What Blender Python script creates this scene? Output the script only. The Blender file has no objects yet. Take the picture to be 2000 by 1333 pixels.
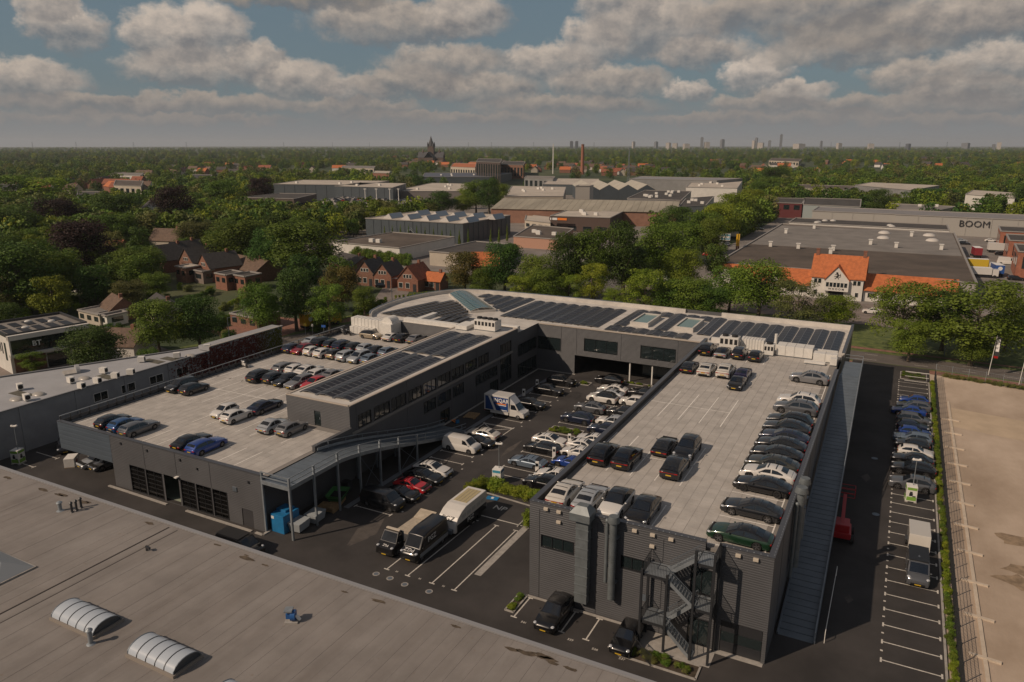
import bpy, bmesh, math, random
from mathutils import Vector, Matrix
random.seed(7)
R = math.radians
scene = bpy.context.scene
col = scene.collection

# ---------------------------------------------------------------- camera
CAM_H, FPX, CX, CY = 39.0, 1460.0, 1000.0, 666.5
PITCH = math.atan((CY - 283.0) / FPX)
YAW = R(27.5)
cam_d = bpy.data.cameras.new('camera')
cam_d.sensor_width = 36.0
cam_d.lens = 36.0 * FPX / 2000.0
cam_d.clip_start = 0.5
cam_d.clip_end = 60000
cam = bpy.data.objects.new('camera', cam_d)
col.objects.link(cam)
cam.location = (0, 0, CAM_H)
cam.rotation_euler = (R(90) - PITCH, 0, YAW)
scene.camera = cam

# ---------------------------------------------------------------- light: sun, sky with clouds, exposure
SUN_EL = R(37.6)
SUN_XY = Vector((-0.583, -0.812)).normalized()       # where the sun stands, seen from above
sun_d = bpy.data.lights.new('sun', 'SUN')
sun_d.energy = 5.0
sun_d.angle = R(0.55)
sun_d.color = (1.0, 0.79, 0.60)
sun = bpy.data.objects.new('sun', sun_d)
col.objects.link(sun)
sun.location = (-60, -80, 120)
sv = Vector((SUN_XY.x * math.cos(SUN_EL), SUN_XY.y * math.cos(SUN_EL), math.sin(SUN_EL)))
sun.rotation_euler = sv.to_track_quat('Z', 'Y').to_euler()

scene.view_settings.view_transform = 'Standard'
scene.view_settings.look = 'None'
scene.view_settings.gamma = 1.0
scene.view_settings.exposure = -0.72
scene.view_settings.use_curve_mapping = False

world = bpy.data.worlds.new('World')
scene.world = world
world.use_nodes = True
WN = world.node_tree.nodes; WL = world.node_tree.links
WN.clear()
def wmath(op, a, b=None, c=None, clamp=False):
    n = WN.new('ShaderNodeMath'); n.operation = op; n.use_clamp = clamp
    for i, v in enumerate((a, b, c)):
        if v is None: continue
        if isinstance(v, (int, float)): n.inputs[i].default_value = v
        else: WL.new(v, n.inputs[i])
    return n.outputs[0]
def wmix(f, a, b):
    n = WN.new('ShaderNodeMix'); n.data_type = 'RGBA'
    for sock, v in ((n.inputs[0], f), (n.inputs[6], a), (n.inputs[7], b)):
        if isinstance(v, (int, float)): sock.default_value = v
        elif isinstance(v, tuple): sock.default_value = (*v, 1)
        else: WL.new(v, sock)
    return n.outputs[2]
def build_sky():
    sky = WN.new('ShaderNodeTexSky')
    sky.sky_type = 'NISHITA'; sky.sun_disc = False
    sky.sun_elevation = SUN_EL
    sky.sun_rotation = math.atan2(SUN_XY.x, SUN_XY.y)
    sky.air_density = 1.0; sky.dust_density = 1.6; sky.ozone_density = 1.2
    tc = WN.new('ShaderNodeTexCoord')
    sep = WN.new('ShaderNodeSeparateXYZ'); WL.new(tc.outputs['Generated'], sep.inputs[0])
    # azimuth measured from the camera's compass bearing, elevation in degrees
    a0 = math.atan2(-math.sin(YAW), math.cos(YAW))
    az = wmath('ARCTAN2', sep.outputs[0], sep.outputs[1])
    u = wmath('MULTIPLY', wmath('SUBTRACT', az, a0), 180 / math.pi)
    el = wmath('MULTIPLY', wmath('ARCSINE', sep.outputs[2]), 180 / math.pi)
    # billowing turbulence: noise over (azimuth, stretched elevation)
    def comb(x, y, z=0.0):
        n = WN.new('ShaderNodeCombineXYZ')
        for i, v in enumerate((x, y, z)):
            if isinstance(v, (int, float)): n.inputs[i].default_value = v
            else: WL.new(v, n.inputs[i])
        return n.outputs[0]
    def fbm(vec, scale, detail, rough):
        n = WN.new('ShaderNodeTexNoise'); n.inputs['Scale'].default_value = scale
        n.inputs['Detail'].default_value = detail; n.inputs['Roughness'].default_value = rough
        WL.new(vec, n.inputs['Vector']); return n.outputs['Fac']
    p0 = comb(u, wmath('MULTIPLY', el, 1.3), 3.0)
    p1 = comb(wmath('ADD', u, -0.45), wmath('MULTIPLY_ADD', el, 1.3, 0.75), 3.0)
    big = fbm(p0, 0.09, 4, 0.5)
    nz = WN.new('ShaderNodeTexNoise'); nz.inputs['Scale'].default_value = 0.55; nz.inputs['Detail'].default_value = 8; nz.inputs['Roughness'].default_value = 0.64
    WL.new(p0, nz.inputs['Vector'])
    sc_ = WN.new('ShaderNodeSeparateColor'); WL.new(nz.outputs['Color'], sc_.inputs[0])
    n0 = nz.outputs['Fac']
    n1 = fbm(p1, 0.55, 8, 0.58)
    uw = wmath('MULTIPLY_ADD', sc_.outputs[0], 4.0, wmath('SUBTRACT', u, 2.0))
    ew = wmath('MULTIPLY_ADD', sc_.outputs[1], 2.4, wmath('SUBTRACT', el, 1.2))
    emb = wmath('MULTIPLY', wmath('SUBTRACT', n0, n1), 1.5)
    def deg(px, py):
        x = (px - CX); y = -(py - CY)
        fwd = FPX * math.cos(PITCH) + y * math.sin(PITCH)
        upz = y * math.cos(PITCH) - FPX * math.sin(PITCH)
        return math.degrees(math.atan2(x, fwd)), math.degrees(math.atan2(upz, math.hypot(x, fwd)))
    # heaps of cumulus, far ones first: (x, y, half width, half height, brightness), as bearings
    blobs = [(900, 232, 260, 14, .5), (300, 235, 260, 14, .5), (1500, 232, 260, 14, .52), (1900, 236, 200, 14, .5), (420, 205, 170, 22, .62), (1100, 208, 190, 22, .62), (1800, 205, 200, 24, .62), (700, 212, 120, 20, .6), (150, 205, 150, 20, .6), (1500, 205, 120, 22, .65),
             (1345, 180, 46, 24, 1.0), (1560, 182, 60, 24, .9), (1900, 175, 120, 26, .75), (690, 178, 62, 30, .9), (60, 160, 90, 40, .85), (585, 160, 95, 40, .85), (940, 175, 120, 36, .72), (1190, 165, 120, 36, .75), (800, 165, 110, 36, .7),
             (1480, 148, 58, 42, 1.08), (1950, 125, 90, 40, .9), (1800, 150, 90, 30, .75), (370, 135, 110, 42, .85), (1080, 125, 100, 40, .88), (870, 125, 120, 36, .74), (500, 118, 50, 36, .88), (1660, 100, 165, 36, .72), (1370, 105, 95, 34, .85), (1170, 85, 70, 52, .95),
             (320, 72, 70, 55, .95), (412, 62, 66, 56, 1.0), (130, 55, 62, 46, .95), (90, 5, 50, 36, .95), (1290, 55, 135, 66, .85), (1790, 55, 260, 40, .6), (1960, 20, 150, 46, .8), (1560, 20, 200, 46, .68), (1210, 0, 80, 60, .95), (770, 50, 165, 44, .72), (910, 30, 80, 52, .92), (600, 2, 150, 20, .5)]
    zen = WN.new('ShaderNodeMapRange'); WL.new(el, zen.inputs[0]); zen.inputs[1].default_value = 10.0; zen.inputs[2].default_value = 55.0; zen.inputs[3].default_value = 0.72; zen.inputs[4].default_value = 0.1   # deeper blue towards the zenith
    blue = wmix(zen.outputs[0], sky.outputs[0], (2.5, 3.5, 4.1))
    # the same broken cumulus goes on over the rest of the sky
    inside = wmath('MULTIPLY', wmath('LESS_THAN', wmath('ABSOLUTE', u), 38.0), wmath('LESS_THAN', el, 11.6))
    restd = wmath('MULTIPLY', wmath('SUBTRACT', 1.0, inside), wmath('MULTIPLY_ADD', wmath('MULTIPLY_ADD', n0, .35, big), 6.0, -3.5), clamp=True)
    c = wmix(restd, blue, wmix(wmath('MULTIPLY_ADD', emb, 1.0, 0.4, clamp=True), (2.2, 2.05, 2.05), (6.2, 5.2, 4.4)))
    for (x, y, w, h, br) in blobs:
        uc, ec = deg(x, y)
        aw = w / 27.0; ah = h / 28.0
        du = wmath('MULTIPLY_ADD', uw, 1 / aw, -uc / aw)
        dv = wmath('MULTIPLY_ADD', ew, 1 / ah, -ec / ah)
        # flatter below than above
        dvb = wmath('MULTIPLY', wmath('MINIMUM', dv, 0.0), 0.55)
        r2 = wmath('ADD', wmath('MULTIPLY_ADD', du, du, wmath('MULTIPLY', dv, dv)), wmath('MULTIPLY', dvb, dvb))
        mr = WN.new('ShaderNodeMapRange'); mr.interpolation_type = 'SMOOTHSTEP'
        WL.new(r2, mr.inputs[0]); mr.inputs[1].default_value = 1.40; mr.inputs[2].default_value = 0.48
        lit = wmath('ADD', wmath('MULTIPLY_ADD', dv, 0.62, 0.44), wmath('MULTIPLY_ADD', du, -0.10, emb), clamp=True)
        k_ = br
        lo = (3.5 * (.65 + .35 * k_), 3.45 * (.65 + .35 * k_), 3.55 * (.65 + .35 * k_)); hi = (10.2 * k_ + .8, 8.6 * k_ + .7, 7.2 * k_ + .6)
        soft = wmath('MULTIPLY_ADD', dv, 0.42, 0.90, clamp=True)      # bases melt into the haze
        c = wmix(wmath('MULTIPLY', mr.outputs[0], wmath('MULTIPLY', soft, 0.95)), c, wmix(lit, lo, hi))
    hz = WN.new('ShaderNodeMapRange'); hz.interpolation_type = 'SMOOTHSTEP'
    WL.new(el, hz.inputs[0]); hz.inputs[1].default_value = 4.4; hz.inputs[2].default_value = -0.6
    hz.inputs[3].default_value = 0.0; hz.inputs[4].default_value = 0.95
    c = wmix(hz.outputs[0], c, (4.5, 4.4, 4.45))
    bg = WN.new('ShaderNodeBackground'); bg.inputs[1].default_value = 0.088
    out = WN.new('ShaderNodeOutputWorld')
    WL.new(c, bg.inputs[0]); WL.new(bg.outputs[0], out.inputs[0])
build_sky()
world.cycles.sampling_method = 'MANUAL'
world.cycles.sample_map_resolution = 256

# ---------------------------------------------------------------- helpers
_fw = Vector((-math.sin(YAW) * math.cos(PITCH), math.cos(YAW) * math.cos(PITCH), -math.sin(PITCH)))
_rt = Vector((math.cos(YAW), math.sin(YAW), 0))
_up = _rt.cross(_fw)
def at(x, y, z=0.0):
    """survey: the point at height z that the photograph shows at pixel x, y"""
    d = _fw * FPX + _rt * (x - CX) - _up * (y - CY)
    t = (z - CAM_H) / d.z
    return Vector((d.x * t, d.y * t, z))

MATS = {}
def M(name, c=(.5, .5, .5), rough=.6, metal=0.0, var=0.0, scale=1.0, bump=0.0, bscale=None, spec=.5, coat=0.0, coords='world', stretch=(1, 1, 1), c2=None, detail=4, obj_var=0.0, trans=0.0, emit=0.0):
    if name in MATS: return MATS[name]
    m = bpy.data.materials.new(name); m.use_nodes = True
    nt = m.node_tree; N = nt.nodes; L = nt.links
    b = N['Principled BSDF']
    b.inputs['Base Color'].default_value = (*c, 1)
    b.inputs['Roughness'].default_value = rough
    b.inputs['Metallic'].default_value = metal
    b.inputs['Specular IOR Level'].default_value = spec
    b.inputs['Coat Weight'].default_value = coat
    b.inputs['Coat Roughness'].default_value = .04
    if trans: b.inputs['Transmission Weight'].default_value = trans
    if emit:
        b.inputs['Emission Color'].default_value = (*c, 1); b.inputs['Emission Strength'].default_value = emit
    vec = None
    if var or bump or c2:
        if coords == 'world':
            g = N.new('ShaderNodeNewGeometry'); src = g.outputs['Position']
        else:
            g = N.new('ShaderNodeTexCoord'); src = g.outputs['Object']
        mp = N.new('ShaderNodeMapping'); mp.inputs['Scale'].default_value = stretch
        L.new(src, mp.inputs['Vector']); vec = mp.outputs[0]
    colsock = None
    if var or c2:
        n = N.new('ShaderNodeTexNoise'); n.inputs['Scale'].default_value = scale; n.inputs['Detail'].default_value = detail
        n.inputs['Roughness'].default_value = .62
        L.new(vec, n.inputs['Vector'])
        mr = N.new('ShaderNodeMapRange'); L.new(n.outputs['Fac'], mr.inputs[0])
        mr.inputs[1].default_value = .34; mr.inputs[2].default_value = .66
        mx = N.new('ShaderNodeMix'); mx.data_type = 'RGBA'
        L.new(mr.outputs[0], mx.inputs[0])
        ca = tuple(v * (1 - var) for v in c)
        cb = c2 if c2 else tuple(min(1, v * (1 + var)) for v in c)
        mx.inputs[6].default_value = (*ca, 1); mx.inputs[7].default_value = (*cb, 1)
        colsock = mx.outputs[2]
    if obj_var:
        oi = N.new('ShaderNodeObjectInfo')
        hsv = N.new('ShaderNodeHueSaturation')
        mr2 = N.new('ShaderNodeMapRange'); L.new(oi.outputs['Random'], mr2.inputs[0])
        mr2.inputs[3].default_value = 1 - obj_var; mr2.inputs[4].default_value = 1 + obj_var
        L.new(mr2.outputs[0], hsv.inputs['Value'])
        if colsock: L.new(colsock, hsv.inputs['Color'])
        else: hsv.inputs['Color'].default_value = (*c, 1)
        colsock = hsv.outputs[0]
    if colsock: L.new(colsock, b.inputs['Base Color'])
    if bump:
        n2 = N.new('ShaderNodeTexNoise'); n2.inputs['Scale'].default_value = bscale or scale * 6
        n2.inputs['Detail'].default_value = 3
        L.new(vec, n2.inputs['Vector'])
        bp = N.new('ShaderNodeBump'); bp.inputs['Strength'].default_value = bump; bp.inputs['Distance'].default_value = .05
        L.new(n2.outputs['Fac'], bp.inputs['Height']); L.new(bp.outputs[0], b.inputs['Normal'])
    MATS[name] = m
    return m

def link(o, parent=None):
    col.objects.link(o)
    if parent is not None: o.parent = parent
    return o
def tag(o, label=None, cat=None, group=None, kind=None):
    if label: o['label'] = label
    if cat: o['category'] = cat
    if group: o['group'] = group
    if kind: o['kind'] = kind
    return o
def thing(name, label, cat, loc=(0, 0, 0), rz=0.0, group=None):
    o = bpy.data.objects.new(name, None)
    o.empty_display_size = .3
    link(o); o.location = loc; o.rotation_euler = (0, 0, rz)
    return tag(o, label, cat, group)
def copy_tree(o, parent=None):
    c = o.copy(); col.objects.link(c)
    if parent is not None: c.parent = parent
    for ch in KIDS.get(o.name, []): copy_tree(ch, c)
    return c

BOXF = [(3, 2, 1, 0), (4, 5, 6, 7), (0, 1, 5, 4), (1, 2, 6, 5), (2, 3, 7, 6), (3, 0, 4, 7)]
class MB:
    """collects faces of several materials into one mesh"""
    def __init__(s): s.v = []; s.f = []; s.m = []
    def add(s, vs, fs, mi=0):
        k = len(s.v); s.v += [tuple(v) for v in vs]
        for f in fs: s.f.append(tuple(i + k for i in f)); s.m.append(mi)
        return s
    def box(s, x0, x1, y0, y1, z0, z1, mi=0):
        vs = [(x0, y0, z0), (x1, y0, z0), (x1, y1, z0), (x0, y1, z0), (x0, y0, z1), (x1, y0, z1), (x1, y1, z1), (x0, y1, z1)]
        return s.add(vs, BOXF, mi)
    def quad(s, a, b, c, d, mi=0): return s.add([a, b, c, d], [(0, 1, 2, 3)], mi)
    def poly(s, pts, mi=0): return s.add(pts, [tuple(range(len(pts)))], mi)
    def prism(s, pts, z0, z1, mi=0, top=None):
        """vertical prism over a counter-clockwise plan"""
        n = len(pts)
        if sum(pts[i][0] * pts[(i + 1) % n][1] - pts[(i + 1) % n][0] * pts[i][1] for i in range(n)) < 0: pts = list(pts)[::-1]
        vs = [(p[0], p[1], z0) for p in pts] + [(p[0], p[1], z1) for p in pts]
        s.add(vs, [(i, (i + 1) % n, n + (i + 1) % n, n + i) for i in range(n)], mi)
        k = len(s.v) - 2 * n
        s.f.append(tuple(k + n + i for i in range(n))); s.m.append(mi if top is None else top)
        s.f.append(tuple(k + n - 1 - i for i in range(n))); s.m.append(mi)
        return s
    def bar(s, a, b, w, h=None, mi=0):
        """square bar from a to b"""
        a = Vector(a); b = Vector(b); h = h or w
        d = (b - a).normalized()
        r = d.cross(Vector((0, 0, 1)))
        if r.length < 1e-4: r = Vector((1, 0, 0))
        r.normalize(); u = r.cross(d)
        vs = []
        for p in (a, b):
            for (i, j) in ((-1, -1), (1, -1), (1, 1), (-1, 1)): vs.append(p + r * (w / 2 * i) + u * (h / 2 * j))
        return s.add(vs, [(0, 1, 2, 3), (7, 6, 5, 4), (4, 5, 1, 0), (5, 6, 2, 1), (6, 7, 3, 2), (7, 4, 0, 3)], mi)
    def cyl(s, a, b, r0, r1=None, n=12, mi=0, cap=True):
        a = Vector(a); b = Vector(b); r1 = r0 if r1 is None else r1
        d = (b - a).normalized()
        x = d.cross(Vector((0, 0, 1)))
        if x.length < 1e-4: x = Vector((1, 0, 0))
        x.normalize(); y = d.cross(x)
        vs = []
        for (p, r) in ((a, r0), (b, r1)):
            for i in range(n):
                t = 2 * math.pi * i / n; vs.append(p + x * (r * math.cos(t)) + y * (r * math.sin(t)))
        fs = [(i, (i + 1) % n, n + (i + 1) % n, n + i) for i in range(n)]
        if cap: fs += [tuple(range(n))[::-1], tuple(n + i for i in range(n))]
        return s.add(vs, fs, mi)
    def ball(s, c, rx, ry, rz, n=10, k=6, mi=0):
        vs = []; fs = []
        for j in range(k + 1):
            a = math.pi * j / k
            for i in range(n):
                b = 2 * math.pi * i / n
                vs.append((c[0] + rx * math.sin(a) * math.cos(b), c[1] + ry * math.sin(a) * math.sin(b), c[2] + rz * math.cos(a)))
        for j in range(k):
            for i in range(n):
                fs.append((j * n + i, (j + 1) * n + i, (j + 1) * n + (i + 1) % n, j * n + (i + 1) % n))
        return s.add(vs, fs, mi)
    def gable(s, x0, x1, y0, y1, z0, z1, axis='x', over=.0, th=.12, mi=0):
        """a pitched roof slab pair over a rectangle, ridge along axis"""
        if axis == 'x':
            ym = (y0 + y1) / 2; sl = (z1 - z0) / (ym - y0)
            a = (y0 - over, z0 - over * sl); e = (y1 + over, z0 - over * sl)
            for (p, q) in ((a, (ym, z1)), ((ym, z1), e)):
                vs = [(x0 - over, p[0], p[1]), (x1 + over, p[0], p[1]), (x1 + over, q[0], q[1]), (x0 - over, q[0], q[1])]
                vs += [(x, y, z + th) for (x, y, z) in vs]
                s.add(vs, BOXF, mi)
        else:
            xm = (x0 + x1) / 2; sl = (z1 - z0) / (xm - x0)
            a = (x0 - over, z0 - over * sl); e = (x1 + over, z0 - over * sl)
            for (p, q) in ((a, (xm, z1)), ((xm, z1), e)):
                vs = [(p[0], y0 - over, p[1]), (q[0], y0 - over, q[1]), (q[0], y1 + over, q[1]), (p[0], y1 + over, p[1])]
                vs += [(x, y, z + th) for (x, y, z) in vs]
                s.add(vs, BOXF, mi)
        return s
    def mesh(s, name, mats, smooth=False, angle=None, bevel=0.0):
        me = bpy.data.meshes.new(name)
        me.from_pydata(s.v, [], s.f)
        for m in (mats if isinstance(mats, (list, tuple)) else [mats]): me.materials.append(m)
        me.polygons.foreach_set('material_index', s.m)
        if bevel or smooth:
            bm = bmesh.new(); bm.from_mesh(me)
            if bevel:
                bmesh.ops.remove_doubles(bm, verts=bm.verts, dist=1e-4)
                es = [e for e in bm.edges if len(e.link_faces) == 2 and e.calc_face_angle(0) > .6]
                bmesh.ops.bevel(bm, geom=es, offset=bevel, segments=2, profile=.6, affect='EDGES')
            if smooth:
                bmesh.ops.remove_doubles(bm, verts=bm.verts, dist=1e-4)
                for f in bm.faces: f.smooth = True
                for e in bm.edges: e.smooth = not (len(e.link_faces) == 2 and e.calc_face_angle(0) > (angle or R(38)))
            bm.to_mesh(me); bm.free()
        me.update()
        return me
    def build(s, name, mats, parent=None, **kw):
        return link(bpy.data.objects.new(name, s.mesh(name, mats, **kw)), parent)

def struct(name, mb, mats, z=None):
    o = mb.build(name, mats); o['kind'] = 'structure'; return o
def sheet(name, pts, z, m, kind='structure'):
    o = MB().poly([(p[0], p[1], z) for p in pts]).build(name, m)
    if o.data.polygons[0].normal.z < 0: o.data.flip_normals()
    o['kind'] = kind; return o
def text_mesh(txt, size, depth=.01, bold=False, shear=0.0):
    cu = bpy.data.curves.new('lettering', 'FONT'); cu.body = txt; cu.size = size; cu.extrude = depth; cu.shear = shear
    cu.align_x = 'CENTER'; cu.align_y = 'CENTER'; cu.resolution_u = 2
    if bold: cu.offset = size * .018
    o = bpy.data.objects.new('lettering', cu); col.objects.link(o)
    dg = bpy.context.evaluated_depsgraph_get()
    me = bpy.data.meshes.new_from_object(o.evaluated_get(dg))
    bpy.data.objects.remove(o)
    return me
def lettering(txt, size, m, loc, rot, parent=None, name='lettering', **kw):
    me = text_mesh(txt, size, **kw); me.materials.clear(); me.materials.append(m)
    o = link(bpy.data.objects.new(name, me), parent); o.location = loc; o.rotation_euler = rot
    return o
# ---------------------------------------------------------------- materials of the place
asphalt = M('asphalt', (.041, .037, .0355), .85, var=.34, scale=.16, bump=.25, bscale=30, detail=11)
road_m = M('road asphalt', (.12, .105, .095), .85, var=.2, scale=.4, bump=.2, bscale=20, detail=8)
clad = M('charcoal cladding', (.088, .090, .097), .45, var=.10, scale=.3, metal=.1)
clad_b = M('blue grey cladding', (.10, .125, .155), .4, var=.05, scale=.3, metal=.15)
trim_m = M('dark trim', (.035, .036, .04), .4)
coping = M('coping', (.13, .135, .15), .35, metal=.6)
white_roof = M('white roof membrane', (.52, .49, .45), .7, var=.13, scale=.5, bump=.1, bscale=8, detail=8)
steel = M('galvanised steel', (.27, .30, .325), .5, metal=.4, var=.16, scale=1.2)
steel_d = M('dull steel', (.17, .20, .235), .45, metal=.5, var=.1, scale=1.2)
glass = M('window glass', (.016, .024, .026), .04, spec=.9)
frame_m = M('dark window frame', (.02, .021, .024), .4)
white_p = M('white paint', (.72, .70, .66), .5, var=.06, scale=2)
line_m = M('road marking paint', (.55, .52, .47), .7, var=.25, scale=6)
conc = M('concrete kerb', (.34, .32, .295), .8, var=.15, scale=2)
plaster_g = M('grey plaster', (.30, .305, .315), .8, var=.1, scale=.5, bump=.05)
black_m = M('black rubber', (.012, .012, .013), .6)
grass_m = M('lawn', (.075, .115, .025), .9, var=.35, scale=.6, c2=(.14, .17, .045), bump=.4, bscale=9)
brick_pav = M('red brick paving', (.23, .115, .082), .85, var=.25, scale=1.2, bump=.1)
dirt = M('bare sandy ground', (.43, .325, .235), .95, var=.3, scale=.07, c2=(.56, .455, .36), bump=.6, bscale=2.2, detail=14, stretch=(1, .55, 1))
white_ac = M('white equipment casing', (.66, .64, .60), .5, var=.07, scale=1.5)

def deck_mat(name, base, s=1.0):
    """concrete slabs: each one its own tone, with stains"""
    m = bpy.data.materials.new(name); m.use_nodes = True
    N = m.node_tree.nodes; L = m.node_tree.links; b = N['Principled BSDF']
    b.inputs['Roughness'].default_value = .82
    g = N.new('ShaderNodeNewGeometry')
    mp = N.new('ShaderNodeMapping'); mp.inputs['Scale'].default_value = (1 / s, 1 / s, 0); L.new(g.outputs['Position'], mp.inputs[0])
    fl = N.new('ShaderNodeVectorMath'); fl.operation = 'FLOOR'; L.new(mp.outputs[0], fl.inputs[0])
    wn = N.new('ShaderNodeTexWhiteNoise'); wn.noise_dimensions = '2D'; L.new(fl.outputs[0], wn.inputs['Vector'])
    no = N.new('ShaderNodeTexNoise'); no.inputs['Scale'].default_value = .55; no.inputs['Detail'].default_value = 9; no.inputs['Roughness'].default_value = .7
    L.new(g.outputs['Position'], no.inputs['Vector'])
    m1 = N.new('ShaderNodeMath'); m1.operation = 'MULTIPLY_ADD'; L.new(wn.outputs[0], m1.inputs[0]); m1.inputs[1].default_value = .11; m1.inputs[2].default_value = .82
    mr = N.new('ShaderNodeMapRange'); L.new(no.outputs[0], mr.inputs[0]); mr.inputs[1].default_value = .3; mr.inputs[2].default_value = .65; mr.inputs[3].default_value = .80; mr.inputs[4].default_value = 1.06
    m2 = N.new('ShaderNodeMath'); m2.operation = 'MULTIPLY'; L.new(m1.outputs[0], m2.inputs[0]); L.new(mr.outputs[0], m2.inputs[1])
    vm = N.new('ShaderNodeVectorMath'); vm.operation = 'SCALE'; vm.inputs[0].default_value = base; L.new(m2.outputs[0], vm.inputs[3])
    L.new(vm.outputs[0], b.inputs['Base Color'])
    return m
deck_m = deck_mat('concrete deck slabs', (.50, .47, .435))
joint_m = M('deck joints', (.22, .205, .19), .9)

# ---------------------------------------------------------------- ground, roads, yards
def ring_ground():
    m = bpy.data.materials.new('countryside'); m.use_nodes = True
    N = m.node_tree.nodes; L = m.node_tree.links; b = N['Principled BSDF']; b.inputs['Roughness'].default_value = .95
    g = N.new('ShaderNodeNewGeometry')
    no = N.new('ShaderNodeTexNoise'); no.inputs['Scale'].default_value = .012; no.inputs['Detail'].default_value = 12; L.new(g.outputs['Position'], no.inputs['Vector'])
    cr = N.new('ShaderNodeValToRGB'); L.new(no.outputs[0], cr.inputs[0])
    e = cr.color_ramp.elements
    e[0].position = .38; e[0].color = (.022, .036, .014, 1); e[1].position = .62; e[1].color = (.075, .085, .035, 1)
    x = cr.color_ramp.elements.new(.5); x.color = (.04, .062, .02, 1)
    L.new(cr.outputs[0], b.inputs['Base Color'])
    return m
sheet('ground', [(-14000, -300), (18000, -300), (18000, 20000), (-14000, 20000)], 0.0, ring_ground())
def strip(pts, w):
    l = []; r = []
    for i, p in enumerate(pts):
        a = Vector(pts[max(0, i - 1)]); b = Vector(pts[min(len(pts) - 1, i + 1)])
        d = (b - a).normalized(); n = Vector((-d.y, d.x)) * w / 2
        l.append(Vector(p) + n); r.append(Vector(p) - n)
    return l + r[::-1]
def smooth_path(pts, k=6):
    out = []
    P = [Vector(p) for p in pts]
    for i in range(len(P) - 1):
        p0 = P[max(0, i - 1)]; p1 = P[i]; p2 = P[i + 1]; p3 = P[min(len(P) - 1, i + 2)]
        for j in range(k):
            t = j / k
            out.append(.5 * ((2 * p1) + (p2 - p0) * t + (2 * p0 - 5 * p1 + 4 * p2 - p3) * t * t + (3 * p1 - p0 - 3 * p2 + p3) * t ** 3))
    out.append(P[-1]); return out
def strip_sheet(name, pts, w, z, m, off=0.0):
    ps = smooth_path(pts)
    l = []; r = []
    for i, p in enumerate(ps):
        d = (ps[min(len(ps) - 1, i + 1)] - ps[max(0, i - 1)]).normalized(); n = Vector((-d.y, d.x))
        l.append(p + n * (off + w / 2)); r.append(p + n * (off - w / 2))
    mb = MB(); k = len(ps)
    mb.add([(p.x, p.y, z) for p in r + l], [(i, i + 1, k + i + 1, k + i) for i in range(k - 1)])
    o = mb.build(name, m); o['kind'] = 'structure'; return o
main_road = [(-141, 20), (-126, 60), (-115, 92), (-108, 116), (-101, 135), (-87, 147), (-66, 151.5), (-30, 152.5), (10, 152), (40, 148.5), (90, 141), (160, 130)]
side_road = [(-99, 139), (-112, 149), (-124, 168), (-150, 215), (-190, 290)]
yard_pts = [(-99, 28), (7.1, 28), (7.1, 148.2), (-5.5, 149.0), (-5.5, 137), (-86, 130), (-86, 104), (-98.6, 98)]
pav_mid = M('grey yard paving', (.20, .18, .165), .9, var=.2, scale=.1, detail=8)
strip_sheet('verge', main_road, 22, .004, grass_m)
strip_sheet('sidewalk', main_road, 3.2, .008, brick_pav, off=7.2)
strip_sheet('sidewalk', main_road, 2.6, .010, brick_pav, off=-5.6)
strip_sheet('side_street', side_road, 8, .012, M('side street', (.19, .165, .15), .9, var=.2, scale=.3))
strip_sheet('road', main_road, 7.0, .016, road_m)
sheet('yard', yard_pts, .020, asphalt)
sheet('field', [(7.1, 28), (120, 28), (140, 120), (34, 140.5), (7.1, 145.2)], .024, dirt)
sheet('lawn', [(-86, 160), (-8, 160), (30, 157), (120, 141), (130, 158), (40, 178), (-80, 184)], .012, grass_m)
drive_m = M('driveway paving', (.20, .165, .145), .9, var=.2, scale=.4)
sheet('driveway', [(-131, 108), (-112.5, 106), (-114.5, 128), (-128, 126)], .014, brick_pav)
sheet('driveway', [(-140, 84), (-121, 82), (-119, 93), (-136, 97)], .015, drive_m)
sheet('driveway', [(-148, 66), (-128, 66), (-124, 80), (-133, 84)], .013, drive_m)
sheet('driveway', [(-70, 184), (60, 178), (62, 205), (-70, 207)], .014, drive_m)
sheet('industrial_yard', [(-60, 207), (66, 202), (160, 190), (170, 460), (-62, 470)], .011, pav_mid)
avenue_m = M('avenue asphalt', (.13, .12, .11), .9, var=.2, scale=.3)
strip_sheet('avenue', [(-66, 158), (-76, 210), (-84, 290), (-92, 380), (-104, 520), (-125, 760)], 11, .018, avenue_m)
sheet('industrial_yard', [(-215, 205), (-96, 195), (-98, 330), (-130, 560), (-420, 560), (-390, 330)], .006, pav_mid)

# yard markings ------------------------------------------------------------
def marking(name, mb, label=None):
    o = mb.build(name, line_m); o['kind'] = 'structure'; return o
mk = MB()
ZL = .027
def line(x0, y0, x1, y1, w=.12, z=ZL):
    d = Vector((x1 - x0, y1 - y0)).normalized(); n = Vector((-d.y, d.x)) * w / 2
    mk.quad((x0 + n.x, y0 + n.y, z), (x0 - n.x, y0 - n.y, z), (x1 - n.x, y1 - n.y, z), (x1 + n.x, y1 + n.y, z))
def tee(x0, y0, x1, y1, both=True):
    line(x0, y0, x1, y1)
    d = Vector((x1 - x0, y1 - y0)).normalized(); n = Vector((-d.y, d.x)) * .3
    for (x, y) in (((x0, y0), (x1, y1)) if both else ((x1, y1),)): line(x - n.x, y - n.y, x + n.x, y + n.y, .14, ZL + .002)
for i in range(33):                                     # the row along the field fence
    y = 57.9 + 2.5 * i
    if y < 140: tee(2.4, y, 6.6, y)
    mk.quad((2.3, y + 1.15, ZL), (2.5, y + 1.15, ZL), (2.5, y + 1.35, ZL), (2.3, y + 1.35, ZL))
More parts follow.
